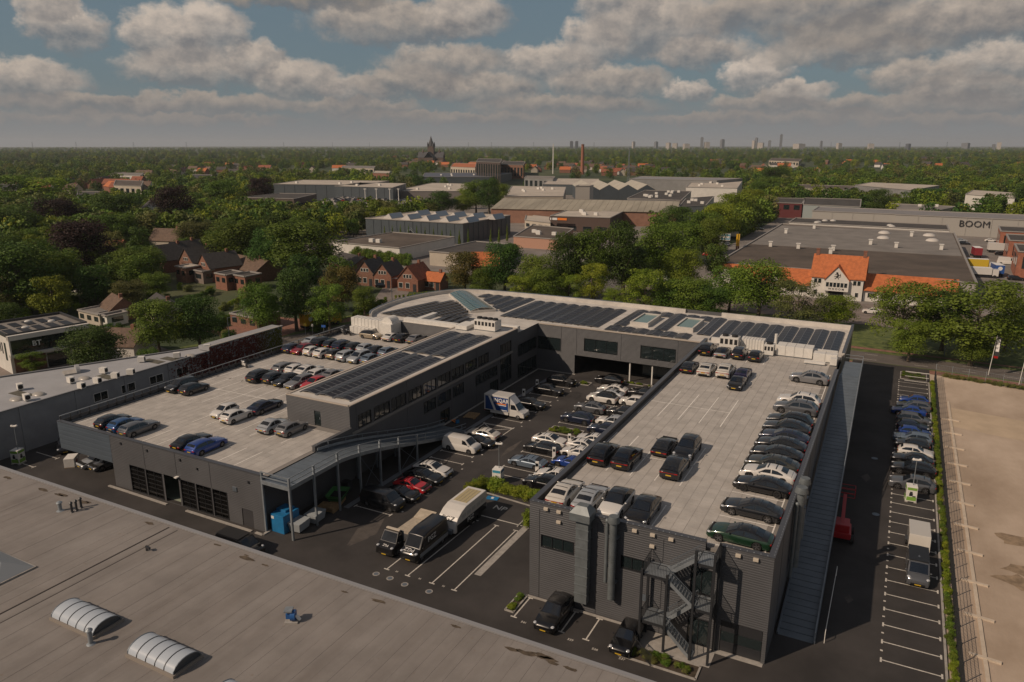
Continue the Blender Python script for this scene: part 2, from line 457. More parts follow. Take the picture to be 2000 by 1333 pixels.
for y in (59.4, 61.9, 64.4, 66.9, 69.4, 72.0, 74.5, 77.0, 79.5, 82.0, 88.4, 91, 95.8, 98.4, 101, 103.5, 106.2, 108.6, 111.3):   # courtyard, left row
    tee(-50.6, y, -45.8, y)
    mk.quad((-45.2, y + 1.1, ZL), (-45.0, y + 1.1, ZL), (-45.0, y + 1.35, ZL), (-45.2, y + 1.35, ZL))
line(-50.4, 84.6, -45.9, 84.6); line(-50.4, 88.2, -45.9, 88.2); line(-50.4, 84.6, -50.4, 88.2); line(-45.9, 84.6, -45.9, 88.2)
line(-50.4, 84.6, -45.9, 88.2, .12, ZL + .002); line(-50.4, 88.2, -45.9, 84.6, .12, ZL + .004)
for y in (74.1, 76.4, 79.3, 81.6, 84.1, 86.8, 93.6, 96.3, 98.8, 101.3, 103.8, 106.4, 108.9, 111.4):
    tee(-41.0, y, -36.3, y); tee(-36.0, y, -31.2, y)
for (xa, ya, xb, yb) in ((-39.7, 50.5, -39.5, 62.7), (-37.3, 50.5, -37.0, 62.7), (-34.6, 50.5, -34.5, 62.7), (-32.2, 50.5, -32.2, 62.7)): tee(xa, ya, xb, yb)
line(-39.0, 63.9, -32.0, 63.9, .14)
for x in (-25.6, -23.4, -21.2, -19.0, -16.8): tee(x, 49.5, x, 52.6)
for (y, dx) in ((49.0, 0), (52.0, 0), (54.8, 0), (57.4, 0)): tee(-97.4, y, -92.9, y, False)
tee(-84.3, 51.6, -84.3, 56, False)
marking('road_markings', mk)
for (t, x, y, s) in (('NP', -36.0, 66.3, 1.25), ('H', -38.6, 50.6, .35), ('H', -36.0, 50.6, .35), ('H', -33.4, 50.6, .35), ('541', -24.5, 49.2, .34), ('539', -20.1, 48.9, .34), ('538', -17.9, 48.7, .34), ('537', -15.6, 48.6, .34)):
    o = lettering(t, s, line_m, (x, y, ZL + .002), (0, 0, 0), depth=.001, bold=True, name='bay_number'); o['kind'] = 'structure'
road_mk = MB()
ps = smooth_path(main_road, 14)
for i in range(2, len(ps) - 2, 3):
    a, b = ps[i], ps[i] + (ps[i + 1] - ps[i]).normalized() * 2.2
    d = (b - a).normalized(); n = Vector((-d.y, d.x)) * .06
    for off in (-1.9, 1.9):
        q = Vector((-d.y, d.x)) * off
        road_mk.quad(*[(p.x, p.y, .021) for p in (a + n + q, a - n + q, b - n + q, b + n + q)])
marking('road_markings', road_mk)
# manhole covers, a drain strip, kerbs
for (x, y) in ((-40.1, 49.4), (-38.5, 49.4), (-36.7, 49.2), (-34.1, 49.3)):
    mb = MB().cyl((x, y, .0), (x, y, .034), .34, n=20).cyl((x, y, .0), (x, y, .038), .24, n=16, mi=1)
    tag(mb.build('manhole_cover', [conc, steel_d]), 'round manhole cover in the asphalt before the long bays', 'manhole', 'manhole covers in a row before the long bays')
for (i, (x, y)) in enumerate(((.2, 100.5), (1.0, 84.0))):
    tag(MB().cyl((x, y, .0), (x, y, .034), .38, n=20).build('manhole_cover', [steel_d]), 'round manhole cover in the shaded lane beside the ramp', 'manhole', 'manhole covers in the lane by the ramp')
struct('drain_strip', MB().box(-31.9, -31.2, 53.6, 67.5, .0, .034), conc)
struct('kerb_strip', MB().box(-51.6, -50.9, 58.5, 113.5, .0, .034), M('drain slab', (.15, .16, .175), .7))
def kerb(name, pts, w=.18, h=.12):
    mb = MB()
    for a, b in zip(pts, pts[1:]):
        a = Vector(a); b = Vector(b); d = (b - a).normalized() * .02
        mb.bar((a.x - d.x, a.y - d.y, h / 2), (b.x + d.x, b.y + d.y, h / 2), w, h)
    return struct(name, mb, conc)
kerb('kerb', [(6.9, 40), (6.9, 139.5)])
kerb('kerb', [(-79.6, 49.9), (-69.5, 49.8)], .3); kerb('kerb', [(-66.3, 49.8), (-56.5, 49.8)], .3)
kerb('kerb', [(-55.9, 49.8), (-54.9, 49.8), (-54.9, 51)], .3)
kerb('kerb', [(-25.9, 52.8), (-15.2, 52.8)], .2)
kerb('kerb', [(-55.2, 84), (-55.2, 116.2), (-48.0, 116.2)], .25)
# ---------------------------------------------------------------- the building complex
def WB(mb, name, mats, parent, **kw):
    """build a part given in world coordinates under an unrotated thing"""
    L = parent
    off = Vector((0, 0, 0))
    while L is not None: off += L.location; L = L.parent
    mb.v = [(v[0] - off.x, v[1] - off.y, v[2] - off.z) for v in mb.v]
    return mb.build(name, mats, parent, **kw)
def clad_wall(mb, a, b, z0, z1, openings=(), pitch=.2, depth=.013, mi=0):
    """ribbed cladding from a to b, facing right of a->b, with rectangular openings (s0, s1, z0, z1)"""
    a = Vector(a); b = Vector(b); Ln = (b - a).length; d = (b - a) / Ln; n = Vector((d.y, -d.x))
    zc = sorted({z0, z1} | {o[2] for o in openings if z0 < o[2] < z1} | {o[3] for o in openings if z0 < o[3] < z1})
    for za, zb in zip(zc, zc[1:]):
        zm = (za + zb) / 2
        cuts = sorted([(o[0], o[1]) for o in openings if o[2] < zm < o[3]])
        s = 0.0; segs = []
        for c0, c1 in cuts:
            if c0 > s: segs.append((s, c0))
            s = max(s, c1)
        if s < Ln: segs.append((s, Ln))
        k0 = math.floor(za / pitch); pr = []
        z = k0 * pitch
        while z < zb + pitch:
            for (zz, o) in ((z, 0.0), (z + .12 * pitch, depth), (z + .72 * pitch, depth), (z + .84 * pitch, 0.0)): pr.append((zz, o))
            z += pitch
        def off(q):
            for (p, r) in zip(pr, pr[1:]):
                if p[0] <= q <= r[0]: return p[1] + (r[1] - p[1]) * (q - p[0]) / max(1e-6, r[0] - p[0])
            return 0
        zs = [za] + [p[0] for p in pr if za + .004 < p[0] < zb - .004] + [zb]
        for (s0, s1) in segs:
            vs = []
            for q in zs:
                o = off(q)
                for ss in (s0, s1):
                    p = a + d * ss + n * o; vs.append((p.x, p.y, q))
            mb.add(vs, [(2 * i, 2 * i + 1, 2 * i + 3, 2 * i + 2) for i in range(len(zs) - 1)], mi)
    return mb
def window(parent, a, b, z0, z1, panes=3, glass_m=None, fm=None, name='window', back=.10, rows=1, fw=.06):
    """a framed window in the opening a-b (plan points, facing right of a->b): frame with panes as children"""
    a = Vector(a); b = Vector(b); Ln = (b - a).length; d = (b - a) / Ln; n = Vector((d.y, -d.x))
    def P(s, z, o): q = a + d * s + n * o; return (q.x, q.y, z)
    def bx(mb, s0, s1, za, zb, o0, o1):
        vs = [P(s0, za, o0), P(s1, za, o0), P(s1, za, o1), P(s0, za, o1), P(s0, zb, o0), P(s1, zb, o0), P(s1, zb, o1), P(s0, zb, o1)]
        mb.add(vs, [(0, 1, 2, 3), (7, 6, 5, 4), (4, 5, 1, 0), (5, 6, 2, 1), (6, 7, 3, 2), (7, 4, 0, 3)])
    fr = MB()
    bx(fr, 0, Ln, z0, z0 + fw, -back - .05, .05); bx(fr, 0, Ln, z1 - fw, z1, -back - .05, .05)
    bx(fr, 0, fw, z0 + fw, z1 - fw, -back - .05, .05); bx(fr, Ln - fw, Ln, z0 + fw, z1 - fw, -back - .05, .05)
    w = (Ln - 2 * fw) / panes; h = (z1 - z0 - 2 * fw) / rows
    for i in range(1, panes): bx(fr, fw + w * i - .025, fw + w * i + .025, z0 + fw, z1 - fw, -back, 0)
    for j in range(1, rows): bx(fr, fw, Ln - fw, z0 + fw + h * j - .025, z0 + fw + h * j + .025, -back + .005, -.005)
    f = WB(fr, name, fm or frame_m, parent)
    for i in range(panes):
        for j in range(rows):
            mb = MB(); bx(mb, fw + w * i + .026, fw + w * (i + 1) - .026, z0 + fw + h * j + .026, z0 + fw + h * (j + 1) - .026, -back + .02, -back + .045)
            WB(mb, 'pane', glass_m or glass, f)
    return f
def coping_ring(parent, pts, z, w=.45, h=.12, m=None, name='coping', close=True):
    mb = MB(); n = len(pts)
    for i in range(n if close else n - 1):
        a = Vector(pts[i]); b = Vector(pts[(i + 1) % n]); d = (b - a).normalized()
        mb.bar((a.x - d.x * w * .0, a.y - d.y * w * .0, z + h / 2), (b.x, b.y, z + h / 2), w, h)
    return WB(mb, name, m or coping, parent)
def slabs(parent, x0, x1, y0, y1, z, hole=lambda x, y: False, pitch=1.0, near=300):
    """deck slabs: joint bed, the nearest slabs as pieces, the rest as one part"""
    WB(MB().box(x0, x1, y0, y1, z - .35, z - .012), 'joint_bed', joint_m, parent)
    cells = []
    nx = int((x1 - x0) / pitch); ny = int((y1 - y0) / pitch)
    for i in range(nx + 1):
        for j in range(ny + 1):
            cx, cy = math.floor(x0) + i * pitch + .5, math.floor(y0) + j * pitch + .5
            if x0 < cx - .5 and cx + .5 < x1 and y0 < cy - .5 and cy + .5 < y1 and not hole(cx, cy): cells.append((cx, cy))
    cells.sort(key=lambda c: c[0] ** 2 + c[1] ** 2)
    h = pitch / 2 - .014
    me = MB().box(-h, h, -h, h, -.03, 0).mesh('slab', deck_m)
    off = parent.location
    for (cx, cy) in cells[:near]:
        o = link(bpy.data.objects.new('slab', me), parent); o.location = (cx - off.x, cy - off.y, z + random.uniform(-.004, .004) - off.z)
    mb = MB()
    for (cx, cy) in cells[near:]:
        zz = z + random.uniform(-.004, .004); mb.box(cx - h, cx + h, cy - h, cy + h, zz - .03, zz)
    o = WB(mb, 'slabs', deck_m, parent); o['kind'] = 'stuff'
def beige_light(parent, x, y, z, m):
    return WB(MB().box(x - .2, x + .2, y - .2, y, z - .13, z + .13), 'wall_lamp', m, parent, bevel=.03)
beige = M('beige lamp cover', (.52, .46, .38), .6)
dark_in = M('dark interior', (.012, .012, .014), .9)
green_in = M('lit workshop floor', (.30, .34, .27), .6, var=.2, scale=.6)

# right-hand car park building ------------------------------------------------
RX0, RX1, RY0, RY1, RZ, RD = -25.9, -5.6, 53.1, 116.3, 9.2, 8.6
rb = thing('parking_building', 'charcoal ribbed car park with cars on its concrete roof and a stair tower', 'building', (-15.7, 53.1, 0))
mb = MB()
fo = [(1.1, 4.2, 5.1, 6.3), (8.4, 11.2, 5.1, 6.3), (16.8, 20.0, .0, 2.85), (14.2, 15.9, 4.6, 6.9), (14.2, 15.9, .0, 2.4)]
clad_wall(mb, (RX0, RY0), (RX0 + 15.2, RY0), 0, RZ, [o if o[1] < 15.2 else (o[0], 15.2, o[2], o[3]) for o in fo if o[0] < 15.2])
clad_wall(mb, (RX0 + 15.2, RY0), (RX0 + 16.4, RY0), 0, RD - .05, [(0, .7, 4.6, 6.9), (0, .7, 0, 2.4)])
clad_wall(mb, (RX0 + 16.4, RY0), (RX1, RY0), 0, RZ, [(.4, 3.6, 0, 2.85)])
WB(mb, 'front_wall', clad, rb)
mb = MB(); clad_wall(mb, (RX1, RY0), (RX1, RY1), 0, RZ); WB(mb, 'side_wall', clad, rb)
mb = MB(); clad_wall(mb, (RX0, RY1), (RX0, RY0), 0, RZ); WB(mb, 'side_wall', clad, rb)
window(rb, (RX0 + 1.1, RY0), (RX0 + 4.2, RY0), 5.1, 6.3, 3)
window(rb, (RX0 + 8.4, RY0), (RX0 + 11.2, RY0), 5.1, 6.3, 3)
window(rb, (RX0 + 14.2, RY0), (RX0 + 15.9, RY0), 4.6, 6.9, 2, name='glass_door')
window(rb, (RX0 + 14.2, RY0), (RX0 + 15.9, RY0), .02, 2.4, 2, name='glass_door')
gate_m = M('dark gate', (.03, .031, .035), .35)
g = WB(MB().box(-9.1, -5.9, RY0 + .10, RY0 + .16, .02, 2.85), 'garage_door', gate_m, rb)
for k in range(3): WB(MB().box(-9.05, -5.95, RY0 + .06, RY0 + .10, .1 + .93 * k, .93 + .93 * k), 'door_panel', glass if k == 1 else gate_m, g)
WB(MB().box(-9.3, -5.7, RY0 - .45, RY0 + .1, .012, .045), 'threshold', conc, rb)
slabs(rb, RX0 + .42, RX1 - .42, RY0 + .42, RY1 - .3, RD)
# parapets with their inner faces
mb = MB()
mb.box(RX0 + .05, RX0 + .42, RY0 + .05, RY1, RD - .3, RZ - .01); mb.box(RX1 - .42, RX1 - .05, RY0 + .05, RY1 - 8.8, RD - .3, RZ - .01)
mb.box(RX0 + .42, RX0 + 15.2, RY0 + .05, RY0 + .42, RD - .3, RZ - .01); mb.box(RX0 + 16.4, RX1 - .42, RY0 + .05, RY0 + .42, RD - .3, RZ - .01)
WB(mb, 'parapet', trim_m, rb)
for (a, b) in (((RX0 - .04, RY0 + .2), (RX0 + 15.2, RY0 + .2)), ((RX0 + 16.4, RY0 + .2), (RX1 + .04, RY0 + .2)), ((RX0 + .2, RY0 + .46), (RX0 + .2, RY1)), ((RX1 - .2, RY0 + .46), (RX1 - .2, RY1 - 8.8))):
    WB(MB().bar((a[0], a[1], RZ + .03), (b[0], b[1], RZ + .03), .5, .07), 'coping', coping, rb)
studs = MB()
for i in range(110): studs.ball((RX1 - .06, RY0 + .4 + i * .49, RZ + .075), .05, .05, .025, 6, 4)
for i in range(40):
    x = RX0 + .3 + i * .5
    if not (RX0 + 15.1 < x < RX0 + 16.5): studs.ball((x, RY0 + .06, RZ + .075), .05, .05, .025, 6, 4)
o = WB(studs, 'fixing_studs', steel, rb); o['kind'] = 'stuff'
for (x, z) in ((-24.3, 8.85), (-23.1, 8.85), (-23.1, 7.9), (-16.4, 8.8), (-14.9, 8.8), (-14.9, 7.8), (-13.4, 8.8), (-8.2, 8.8), (-6.9, 8.8)): beige_light(rb, x, RY0 - .02, z, beige)
WB(MB().box(-15.75, -15.05, RY0 - .05, RY0 + .02, 2.6, 3.2), 'vent_grille', steel_d, rb, bevel=.02)
# deck bay lines
deck_line = M('deck marking paint', (.74, .71, .66), .7, var=.12, scale=4)
mk = MB()
for x in (-25.1, -22.7, -20.3, -17.9, -15.5):
    line(x, 54.0, x, 58.9, z=RD + .010); line(x, 63.2, x, 68.0, z=RD + .010); line(x, 68.3, x, 73.2, z=RD + .010)
    line(x, 97.2, x, 102.2, z=RD + .010); line(x, 107.3, x, 112, z=RD + .010); line(x, 80.0, x, 85.0, z=RD + .010); line(x, 85.0, x, 90.0, z=RD + .012)
line(-25.1, 68.15, -15.5, 68.15, z=RD + .012); line(-25.1, 85, -15.5, 85, z=RD + .014)
for i in range(22):
    y = 54.2 + 2.52 * i
    if y < 107: line(-11.0, y, -6.5, y, z=RD + .010)
line(-6.5, 54.2, -6.5, 106.5, z=RD + .012)
WB(mk, 'bay_markings', deck_line, rb)['kind'] = 'structure'

# ducts and flues on it -------------------------------------------------------
duct_m = M('dull duct zinc', (.165, .185, .195), .5, metal=.3, var=.14, scale=1.5)
duct = thing('rectangular_duct', 'rectangular galvanised air duct climbing the front wall of the car park to a hood', 'duct', (-20.7, 52.6, 0))
for k in range(9):
    z0 = 1.2 + k * .86
    WB(MB().box(-21.25, -20.15, 52.3, 53.05, z0, z0 + .85), 'duct_section', duct_m, duct, bevel=.015)
    WB(MB().box(-21.3, -20.1, 52.25, 53.06, z0 + .84, z0 + .9), 'flange', duct_m, duct)
mb = MB(); b0 = [(-21.7, 51.9), (-19.9, 51.9), (-19.9, 53.4), (-21.7, 53.4)]; t0 = [(-21.2, 52.3), (-20.3, 52.3), (-20.3, 53.0), (-21.2, 53.0)]
mb.prism(b0, 8.98, 9.65)
mb.add([(p[0], p[1], 9.65) for p in b0] + [(p[0], p[1], 10.25) for p in t0], [(0, 1, 5, 4), (1, 2, 6, 5), (2, 3, 7, 6), (3, 0, 4, 7), (4, 5, 6, 7)])
WB(mb, 'hood', duct_m, duct)
def flue(x, y, r, z0, z1, cone, label, m=None):
    m = m or duct_m
    f = thing('flue_pipe', label, 'flue', (x, y, z0))
    mb = MB(); n = int((z1 - z0) / .18)
    for k in range(n):
        a = z0 + k * (z1 - z0) / n; b = a + (z1 - z0) / n
        mb.cyl((x, y, a), (x, y, b - .03), r, n=16, cap=False); mb.cyl((x, y, b - .03), (x, y, b), r * 1.05, n=16)
    WB(mb, 'pipe', m, f, smooth=True)
    if cone:
        WB(MB().cyl((x, y, z1), (x, y, z1 + .5), r, r, 16).cyl((x, y, z1 + .5), (x, y, z1 + 1.0), r * 1.75, r * 1.35, 16).cyl((x, y, z1 + .5), (x, y, z1 + .52), r * 1.75, n=16), 'cowl', duct_m, f, smooth=True)
    else: WB(MB().ball((x, y, z1 + .05), r * 1.3, r * 1.3, r * 1.5, 12, 6), 'cap', duct_m, f, smooth=True)
    WB(MB().box(x - r * 1.3, x + r * 1.3, y, y + .6, z0 + 1.5, z0 + 1.56).box(x - r * 1.3, x + r * 1.3, y, y + .6, z1 - 1.0, z1 - .94), 'bracket', steel_d, f)
flue(-18.05, 52.55, .30, 2.3, 8.9, True, 'thick round flue with cone cowl on the front wall of the car park')
flue(-18.65, 52.72, .15, 3.6, 9.2, False, 'thin round flue beside the thick coned one on the front wall')
flue(-5.15, 64.4, .34, 2.6, 9.3, True, 'thick round flue with cone cowl between the car park and its ramp')
flue(-5.3, 63.4, .14, 2.0, 9.0, False, 'thin round flue between the car park side wall and the ramp')
flue(-5.1, 66.2, .30, 4.5, 9.4, True, 'second coned flue just behind the thick one by the ramp')

# stair tower ----------------------------------------------------------------
iron = M('dark painted steel', (.028, .03, .034), .45)
st = thing('stair_tower', 'open steel escape stair with zigzag flights against the car park front', 'stair', (-11.4, 51.6, 0))
for (x, y) in ((-15.0, 52.7), (-13.0, 50.9), (-10.9, 50.9), (-9.5, 50.9), (-15.0, 50.9), (-9.5, 52.8)):
    WB(MB().box(x - .09, x + .09, y - .09, y + .09, .02, 6.9 if x < -12 else 9.6), 'post', iron, st)
def grating(x0, x1, y0, y1, z):
    p = WB(MB().box(x0, x1, y0, y1, z - .06, z), 'landing', steel, st)
    WB(MB().box(x0, x1, y0 - .05, y0, z - .2, z + .02).box(x0 - .05, x0, y0, y1, z - .2, z + .02), 'landing_edge', iron, st)
    return p
grating(-10.8, -9.55, 51.0, 53.0, 8.5); grating(-10.8, -9.55, 51.0, 53.0, 4.6)
grating(-14.9, -13.1, 51.0, 53.0, 6.5); grating(-14.9, -13.1, 51.0, 53.0, 2.3)
def flight(xa, za, xb, zb, y0, y1):
    n = 11
    for y in (y0, y1): WB(MB().bar((xa, y, za - .1), (xb, y, zb - .1), .05, .28), 'stringer', steel, st)
    for k in range(n):
        t = (k + .5) / n; x = xa + (xb - xa) * t; z = za + (zb - za) * t
        WB(MB().box(x - .12, x + .12, y0 + .03, y1 - .03, z - .03, z), 'tread', steel, st)
    rail = MB()
    rail.bar((xa, y0, za + 1.0), (xb, y0, zb + 1.0), .045); rail.bar((xa, y0, za + .5), (xb, y0, zb + .5), .02)
    for k in range(n * 2 + 1):
        t = k / (n * 2); x = xa + (xb - xa) * t; z = za + (zb - za) * t
        rail.bar((x, y0, z), (x, y0, z + 1.0), .018)
    WB(rail, 'handrail', steel_d, st)
flight(-13.1, 6.5, -10.8, 4.6, 51.05, 51.95); flight(-13.1, 2.3, -10.8, 0.05, 51.05, 51.95)
flight(-10.8, 8.5, -13.1, 6.5, 52.05, 52.95); flight(-10.8, 4.6, -13.1, 2.3, 52.05, 52.95)
def bal(pts, z):
    rl = MB()
    for a, b in zip(pts, pts[1:]):
        a = Vector(a); b = Vector(b); Ln = (b - a).length
        rl.bar((a.x, a.y, z + 1.05), (b.x, b.y, z + 1.05), .05)
        for k in range(int(Ln / .12) + 1):
            p = a + (b - a) * (k * .12 / Ln); rl.bar((p.x, p.y, z), (p.x, p.y, z + 1.03), .018)
    return WB(rl, 'railing', iron, st)
for z in (4.6, 8.5): bal([(-10.8, 51.0), (-9.55, 51.0), (-9.55, 53.0)], z)
for z in (2.3, 6.5): bal([(-13.1, 51.0), (-14.9, 51.0), (-14.9, 53.0)], z)
WB(MB().box(-15.2, -9.3, 50.7, 53.0, .022, .05), 'base_slab', conc, st)

# right ramp ------------------------------------------------------------------
ramp_m = M('ribbed steel ramp', (.155, .185, .215), .42, metal=.35, var=.12, scale=.6)
rp = thing('car_ramp', 'long ribbed steel car ramp climbing beside the car park to its roof', 'ramp', (-4, 57.5, 0))
def rampz(y): return max(0.02, min(8.6, (y - 57.5) * 8.6 / 49.5))
def rxo(y): return -2.55 - .0078 * (y - 57)
n = 62
for k in range(n):
    ya = 57.5 + k * 49.5 / n; yb = 57.5 + (k + 1) * 49.5 / n - .07
    za, zb = rampz(ya), rampz(yb)
    vs = [(-5.25, ya, za), (rxo(ya), ya, za), (rxo(yb), yb, zb), (-5.25, yb, zb)]
    vs = [(x, y, z - .1) for (x, y, z) in vs] + vs
    WB(MB().add(vs, BOXF), 'deck_plate', ramp_m, rp)
for k in range(7): WB(MB().box(-5.25, rxo(110), 107.03 + k * 1.1, 108.1 + k * 1.1, 8.48, 8.6), 'platform_plate', ramp_m, rp)
for (x0, x1) in ((None, None),):
    mb = MB()
    for (ya, yb) in ((57.5, 82), (82, 107), (107, 114.8)):
        mb.bar((rxo(ya) + .08, ya, rampz(ya) + .0), (rxo(yb) + .08, yb, rampz(yb) + .0), .16, .45)
    WB(mb, 'edge_beam', steel_d, rp)
    mb = MB(); mb.bar((-5.3, 57.5, .05), (-5.3, 107, 8.65), .12, .4); WB(mb, 'edge_beam', steel_d, rp)
    for h in (.55, 1.0):
        mb = MB()
        for (ya, yb) in ((57.5, 107), (107, 114.8)): mb.bar((rxo(ya) + .1, ya, rampz(ya) + h), (rxo(yb) + .1, yb, rampz(yb) + h), .06)
        mb.bar((-5.2, 114.8, 8.6 + h), (rxo(114) + .1, 114.8, 8.6 + h), .06)
        WB(mb, 'guard_rail', steel, rp)
    for k in range(20):
        y = 57.6 + k * 3.0
        if y < 114.8: WB(MB().bar((rxo(y) + .1, y, rampz(y) - .1), (rxo(y) + .1, y, rampz(y) + 1.02), .07), 'rail_post', steel, rp)
for y in (70, 78, 86, 94, 102, 110, 114.5):
    for x in (-5.0, rxo(y) - .2): WB(MB().box(x - .1, x + .1, y - .1, y + .1, .01, rampz(y) - .15), 'support_post', steel_d, rp)
WB(MB().bar((-1.75, 58.0, 1.0), (-1.75, 69, 1.0), .05).bar((-1.75, 58, 0), (-1.75, 58, 1.0), .05).bar((-1.75, 69, 0), (-1.75, 69, 1), .05), 'guard_hoop', white_p, rp)

# front wing along the street ---------------------------------------------------
FZ = 8.3
curve = [(-85.0, 106.6), (-86.6, 109.5), (-87.9, 116.5), (-87.9, 122.5), (-86.6, 128.5), (-84.4, 133), (-81, 135.6), (-75.8, 136.8), (-65.7, 137.4), (-47.2, 137.6), (-37, 137.4), (RX1, 137.4)]
cs = smooth_path(curve[:10], 4) + [Vector(c) for c in curve[10:]]
plan = [(p.x, p.y) for p in cs] + [(RX1, RY1 + .2), (-55.5, RY1 + .2), (-55.5, 108.6), (-65.6, 108.6), (-65.6, 106.6)]
fw_ = thing('front_wing', 'long two storey wing with curved corner and pale solar covered roof along the street', 'building', (-46, 116.5, 0))
mb = MB()
for a, b in zip(cs, cs[1:]): mb.quad((b.x, b.y, 0), (a.x, a.y, 0), (a.x, a.y, 9.0), (b.x, b.y, 9.0))
WB(mb, 'outer_wall', clad, fw_)
mb = MB()
clad_wall(mb, (-55.5, 116.5), (RX0, 116.5), 0, FZ + .15, [(0.1, 4.5, 3.8, 6.15), (8.9, 15.0, 4.45, 6.75), (19.0, 25.0, 4.5, 6.75), (7.2, 29.6, 0, 3.5)])
WB(mb, 'court_wall', clad, fw_)
mb = MB(); clad_wall(mb, (-77.6, 106.6), (-65.5, 106.6), 5.7, FZ); clad_wall(mb, (-86.5, 106.6), (-77.6, 106.6), 5.7, FZ); WB(mb, 'deck_wall', clad, fw_)
mb = MB(); clad_wall(mb, (RX1, RY1), (RX1, 137.4), 0, 9.0); WB(mb, 'end_wall', clad, fw_)
window(fw_, (-55.4, 116.5), (-51.0, 116.5), 3.8, 6.15, 2); window(fw_, (-46.6, 116.5), (-40.5, 116.5), 4.45, 6.75, 3); window(fw_, (-36.5, 116.5), (-30.5, 116.5), 4.5, 6.75, 3)
# the drive-through under it
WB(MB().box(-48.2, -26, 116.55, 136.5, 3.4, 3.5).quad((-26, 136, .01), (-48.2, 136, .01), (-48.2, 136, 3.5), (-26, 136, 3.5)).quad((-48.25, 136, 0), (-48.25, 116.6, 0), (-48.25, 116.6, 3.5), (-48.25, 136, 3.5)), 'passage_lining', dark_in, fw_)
window(fw_, (-37.6, 121.5), (-27, 121.5), .03, 3.35, 4, name='shop_front', glass_m=M('pale glass', (.10, .115, .115), .08, spec=.8))
for x in (-38.3, -34.4): WB(MB().cyl((x, 116.9, 0), (x, 116.9, 3.45), .14, n=12), 'column', white_p, fw_, smooth=True)
WB(MB().prism(plan, FZ - .3, FZ + .04), 'roof', white_roof, fw_)
def ring_wall(pts, z0, z1, th):
    mb = MB()
    P = [Vector(p) for p in pts]; k = len(P)
    inn = []
    for i, p in enumerate(P):
        d = (P[min(k - 1, i + 1)] - P[max(0, i - 1)]).normalized(); inn.append(p + Vector((d.y, -d.x)) * th)
    for i in range(k - 1):
        a, b, c, d = P[i], P[i + 1], inn[i + 1], inn[i]
        vs = [(q.x, q.y, z0) for q in (a, b, c, d)] + [(q.x, q.y, z1) for q in (a, b, c, d)]
        mb.add(vs, [(0, 1, 2, 3), (7, 6, 5, 4), (4, 5, 1, 0), (5, 6, 2, 1), (6, 7, 3, 2), (7, 4, 0, 3)])
    return mb
WB(ring_wall(cs[:-2] + [Vector((-34.5, 137.4))], FZ - .05, 9.05, .45), 'parapet', white_roof, fw_)
WB(ring_wall([(-27.8, 137.42), (RX1 + .02, 137.42)], FZ - .05, 9.05, .45), 'parapet', white_roof, fw_)
WB(ring_wall([p + (p - Vector((-60, 118))).normalized() * .06 for p in cs[:-2]], 9.06, 9.14, .28), 'coping', steel_d, fw_)
WB(MB().bar((RX1 - .1, 117, 8.75), (RX1 - .1, 137.4, 8.75), .35, .9).bar((RX1 - .1, 117, 9.22), (RX1 - .1, 137.4, 9.22), .4, .05, 1), 'end_parapet', [white_roof, coping], fw_)
WB(MB().bar((-55.2, 116.62, FZ + .1), (RX0, 116.62, FZ + .1), .4, .14), 'coping', M('pale coping', (.45, .39, .33), .6), fw_)

# office wing --------------------------------------------------------------
LX0, LX1, LY0, LY1, LZ = -65.4, -55.5, 65.0, 108.6, 9.1
ow = thing('office_wing', 'charcoal two storey office wing with solar panels on its roof, facing the courtyard', 'building', (-60, 65, 0))
ups = [(1.5, 4.0), (4.6, 7.8), (8.2, 11.4), (11.9, 15.0), (15.3, 18.6), (19.0, 22.3), (22.7, 26.1), (26.5, 29.9), (30.4, 33.6)]
lows = [(15.4, 18.4), (18.8, 22.3), (22.9, 26.0), (29.5, 36.4)]
op = [(a, b, 5.85, 7.55) for a, b in ups] + [(a, b, 3.1, 4.8) for a, b in lows] + [(19.5, 21.9, 0, 2.15), (34.0, 36.7, .1, 2.3), (37.5, 41.3, 1.0, 7.7)]
op2 = op[:9] + [(15.4, 18.4, 3.1, 4.8), (18.8, 22.3, 3.1, 4.8), (22.9, 26.0, 3.1, 4.8), (29.5, 36.4, 3.0, 4.7), (19.5, 21.9, 0, 2.15), (34.0, 36.7, .1, 2.3), (37.5, 41.3, 1.0, 7.7)]
mb = MB(); clad_wall(mb, (LX1, LY0), (LX1, LY1), 0, LZ, op2)
clad_wall(mb, (LX1, LY1), (LX1, 116.5), 0, FZ + .1, [(.1, 7.3, 4.1, 6.2), (.1, 7.3, .3, 2.8)])
WB(mb, 'court_wall', clad, ow)
interior = M('office glass', (.035, .042, .045), .05, spec=.9)
for a, b in ups: window(ow, (LX1, LY0 + a), (LX1, LY0 + b), 5.85, 7.55, 3, glass_m=interior)
for a, b in lows[:3]: window(ow, (LX1, LY0 + a), (LX1, LY0 + b), 3.1, 4.8, 3, glass_m=interior)
window(ow, (LX1, LY0 + 29.5), (LX1, LY0 + 36.4), 3.0, 4.7, 5, glass_m=interior)
window(ow, (LX1, LY0 + 19.5), (LX1, LY0 + 21.9), .02, 2.15, 2, name='entrance_door')
window(ow, (LX1, LY0 + 34.0), (LX1, LY0 + 36.7), .1, 2.3, 2); window(ow, (LX1, LY0 + 37.5), (LX1, LY0 + 41.3), 1.0, 7.7, 4, rows=3)
window(ow, (LX1, LY1 + .1), (LX1, LY1 + 7.3), 4.1, 6.2, 4); window(ow, (LX1, LY1 + .1), (LX1, LY1 + 7.3), .3, 2.8, 4)
mb = MB(); clad_wall(mb, (LX0, LY0), (LX1, LY0), 5.5, LZ, [(4.4, 5.4, 5.5, 7.75)], pitch=.2); WB(mb, 'end_wall', clad, ow)
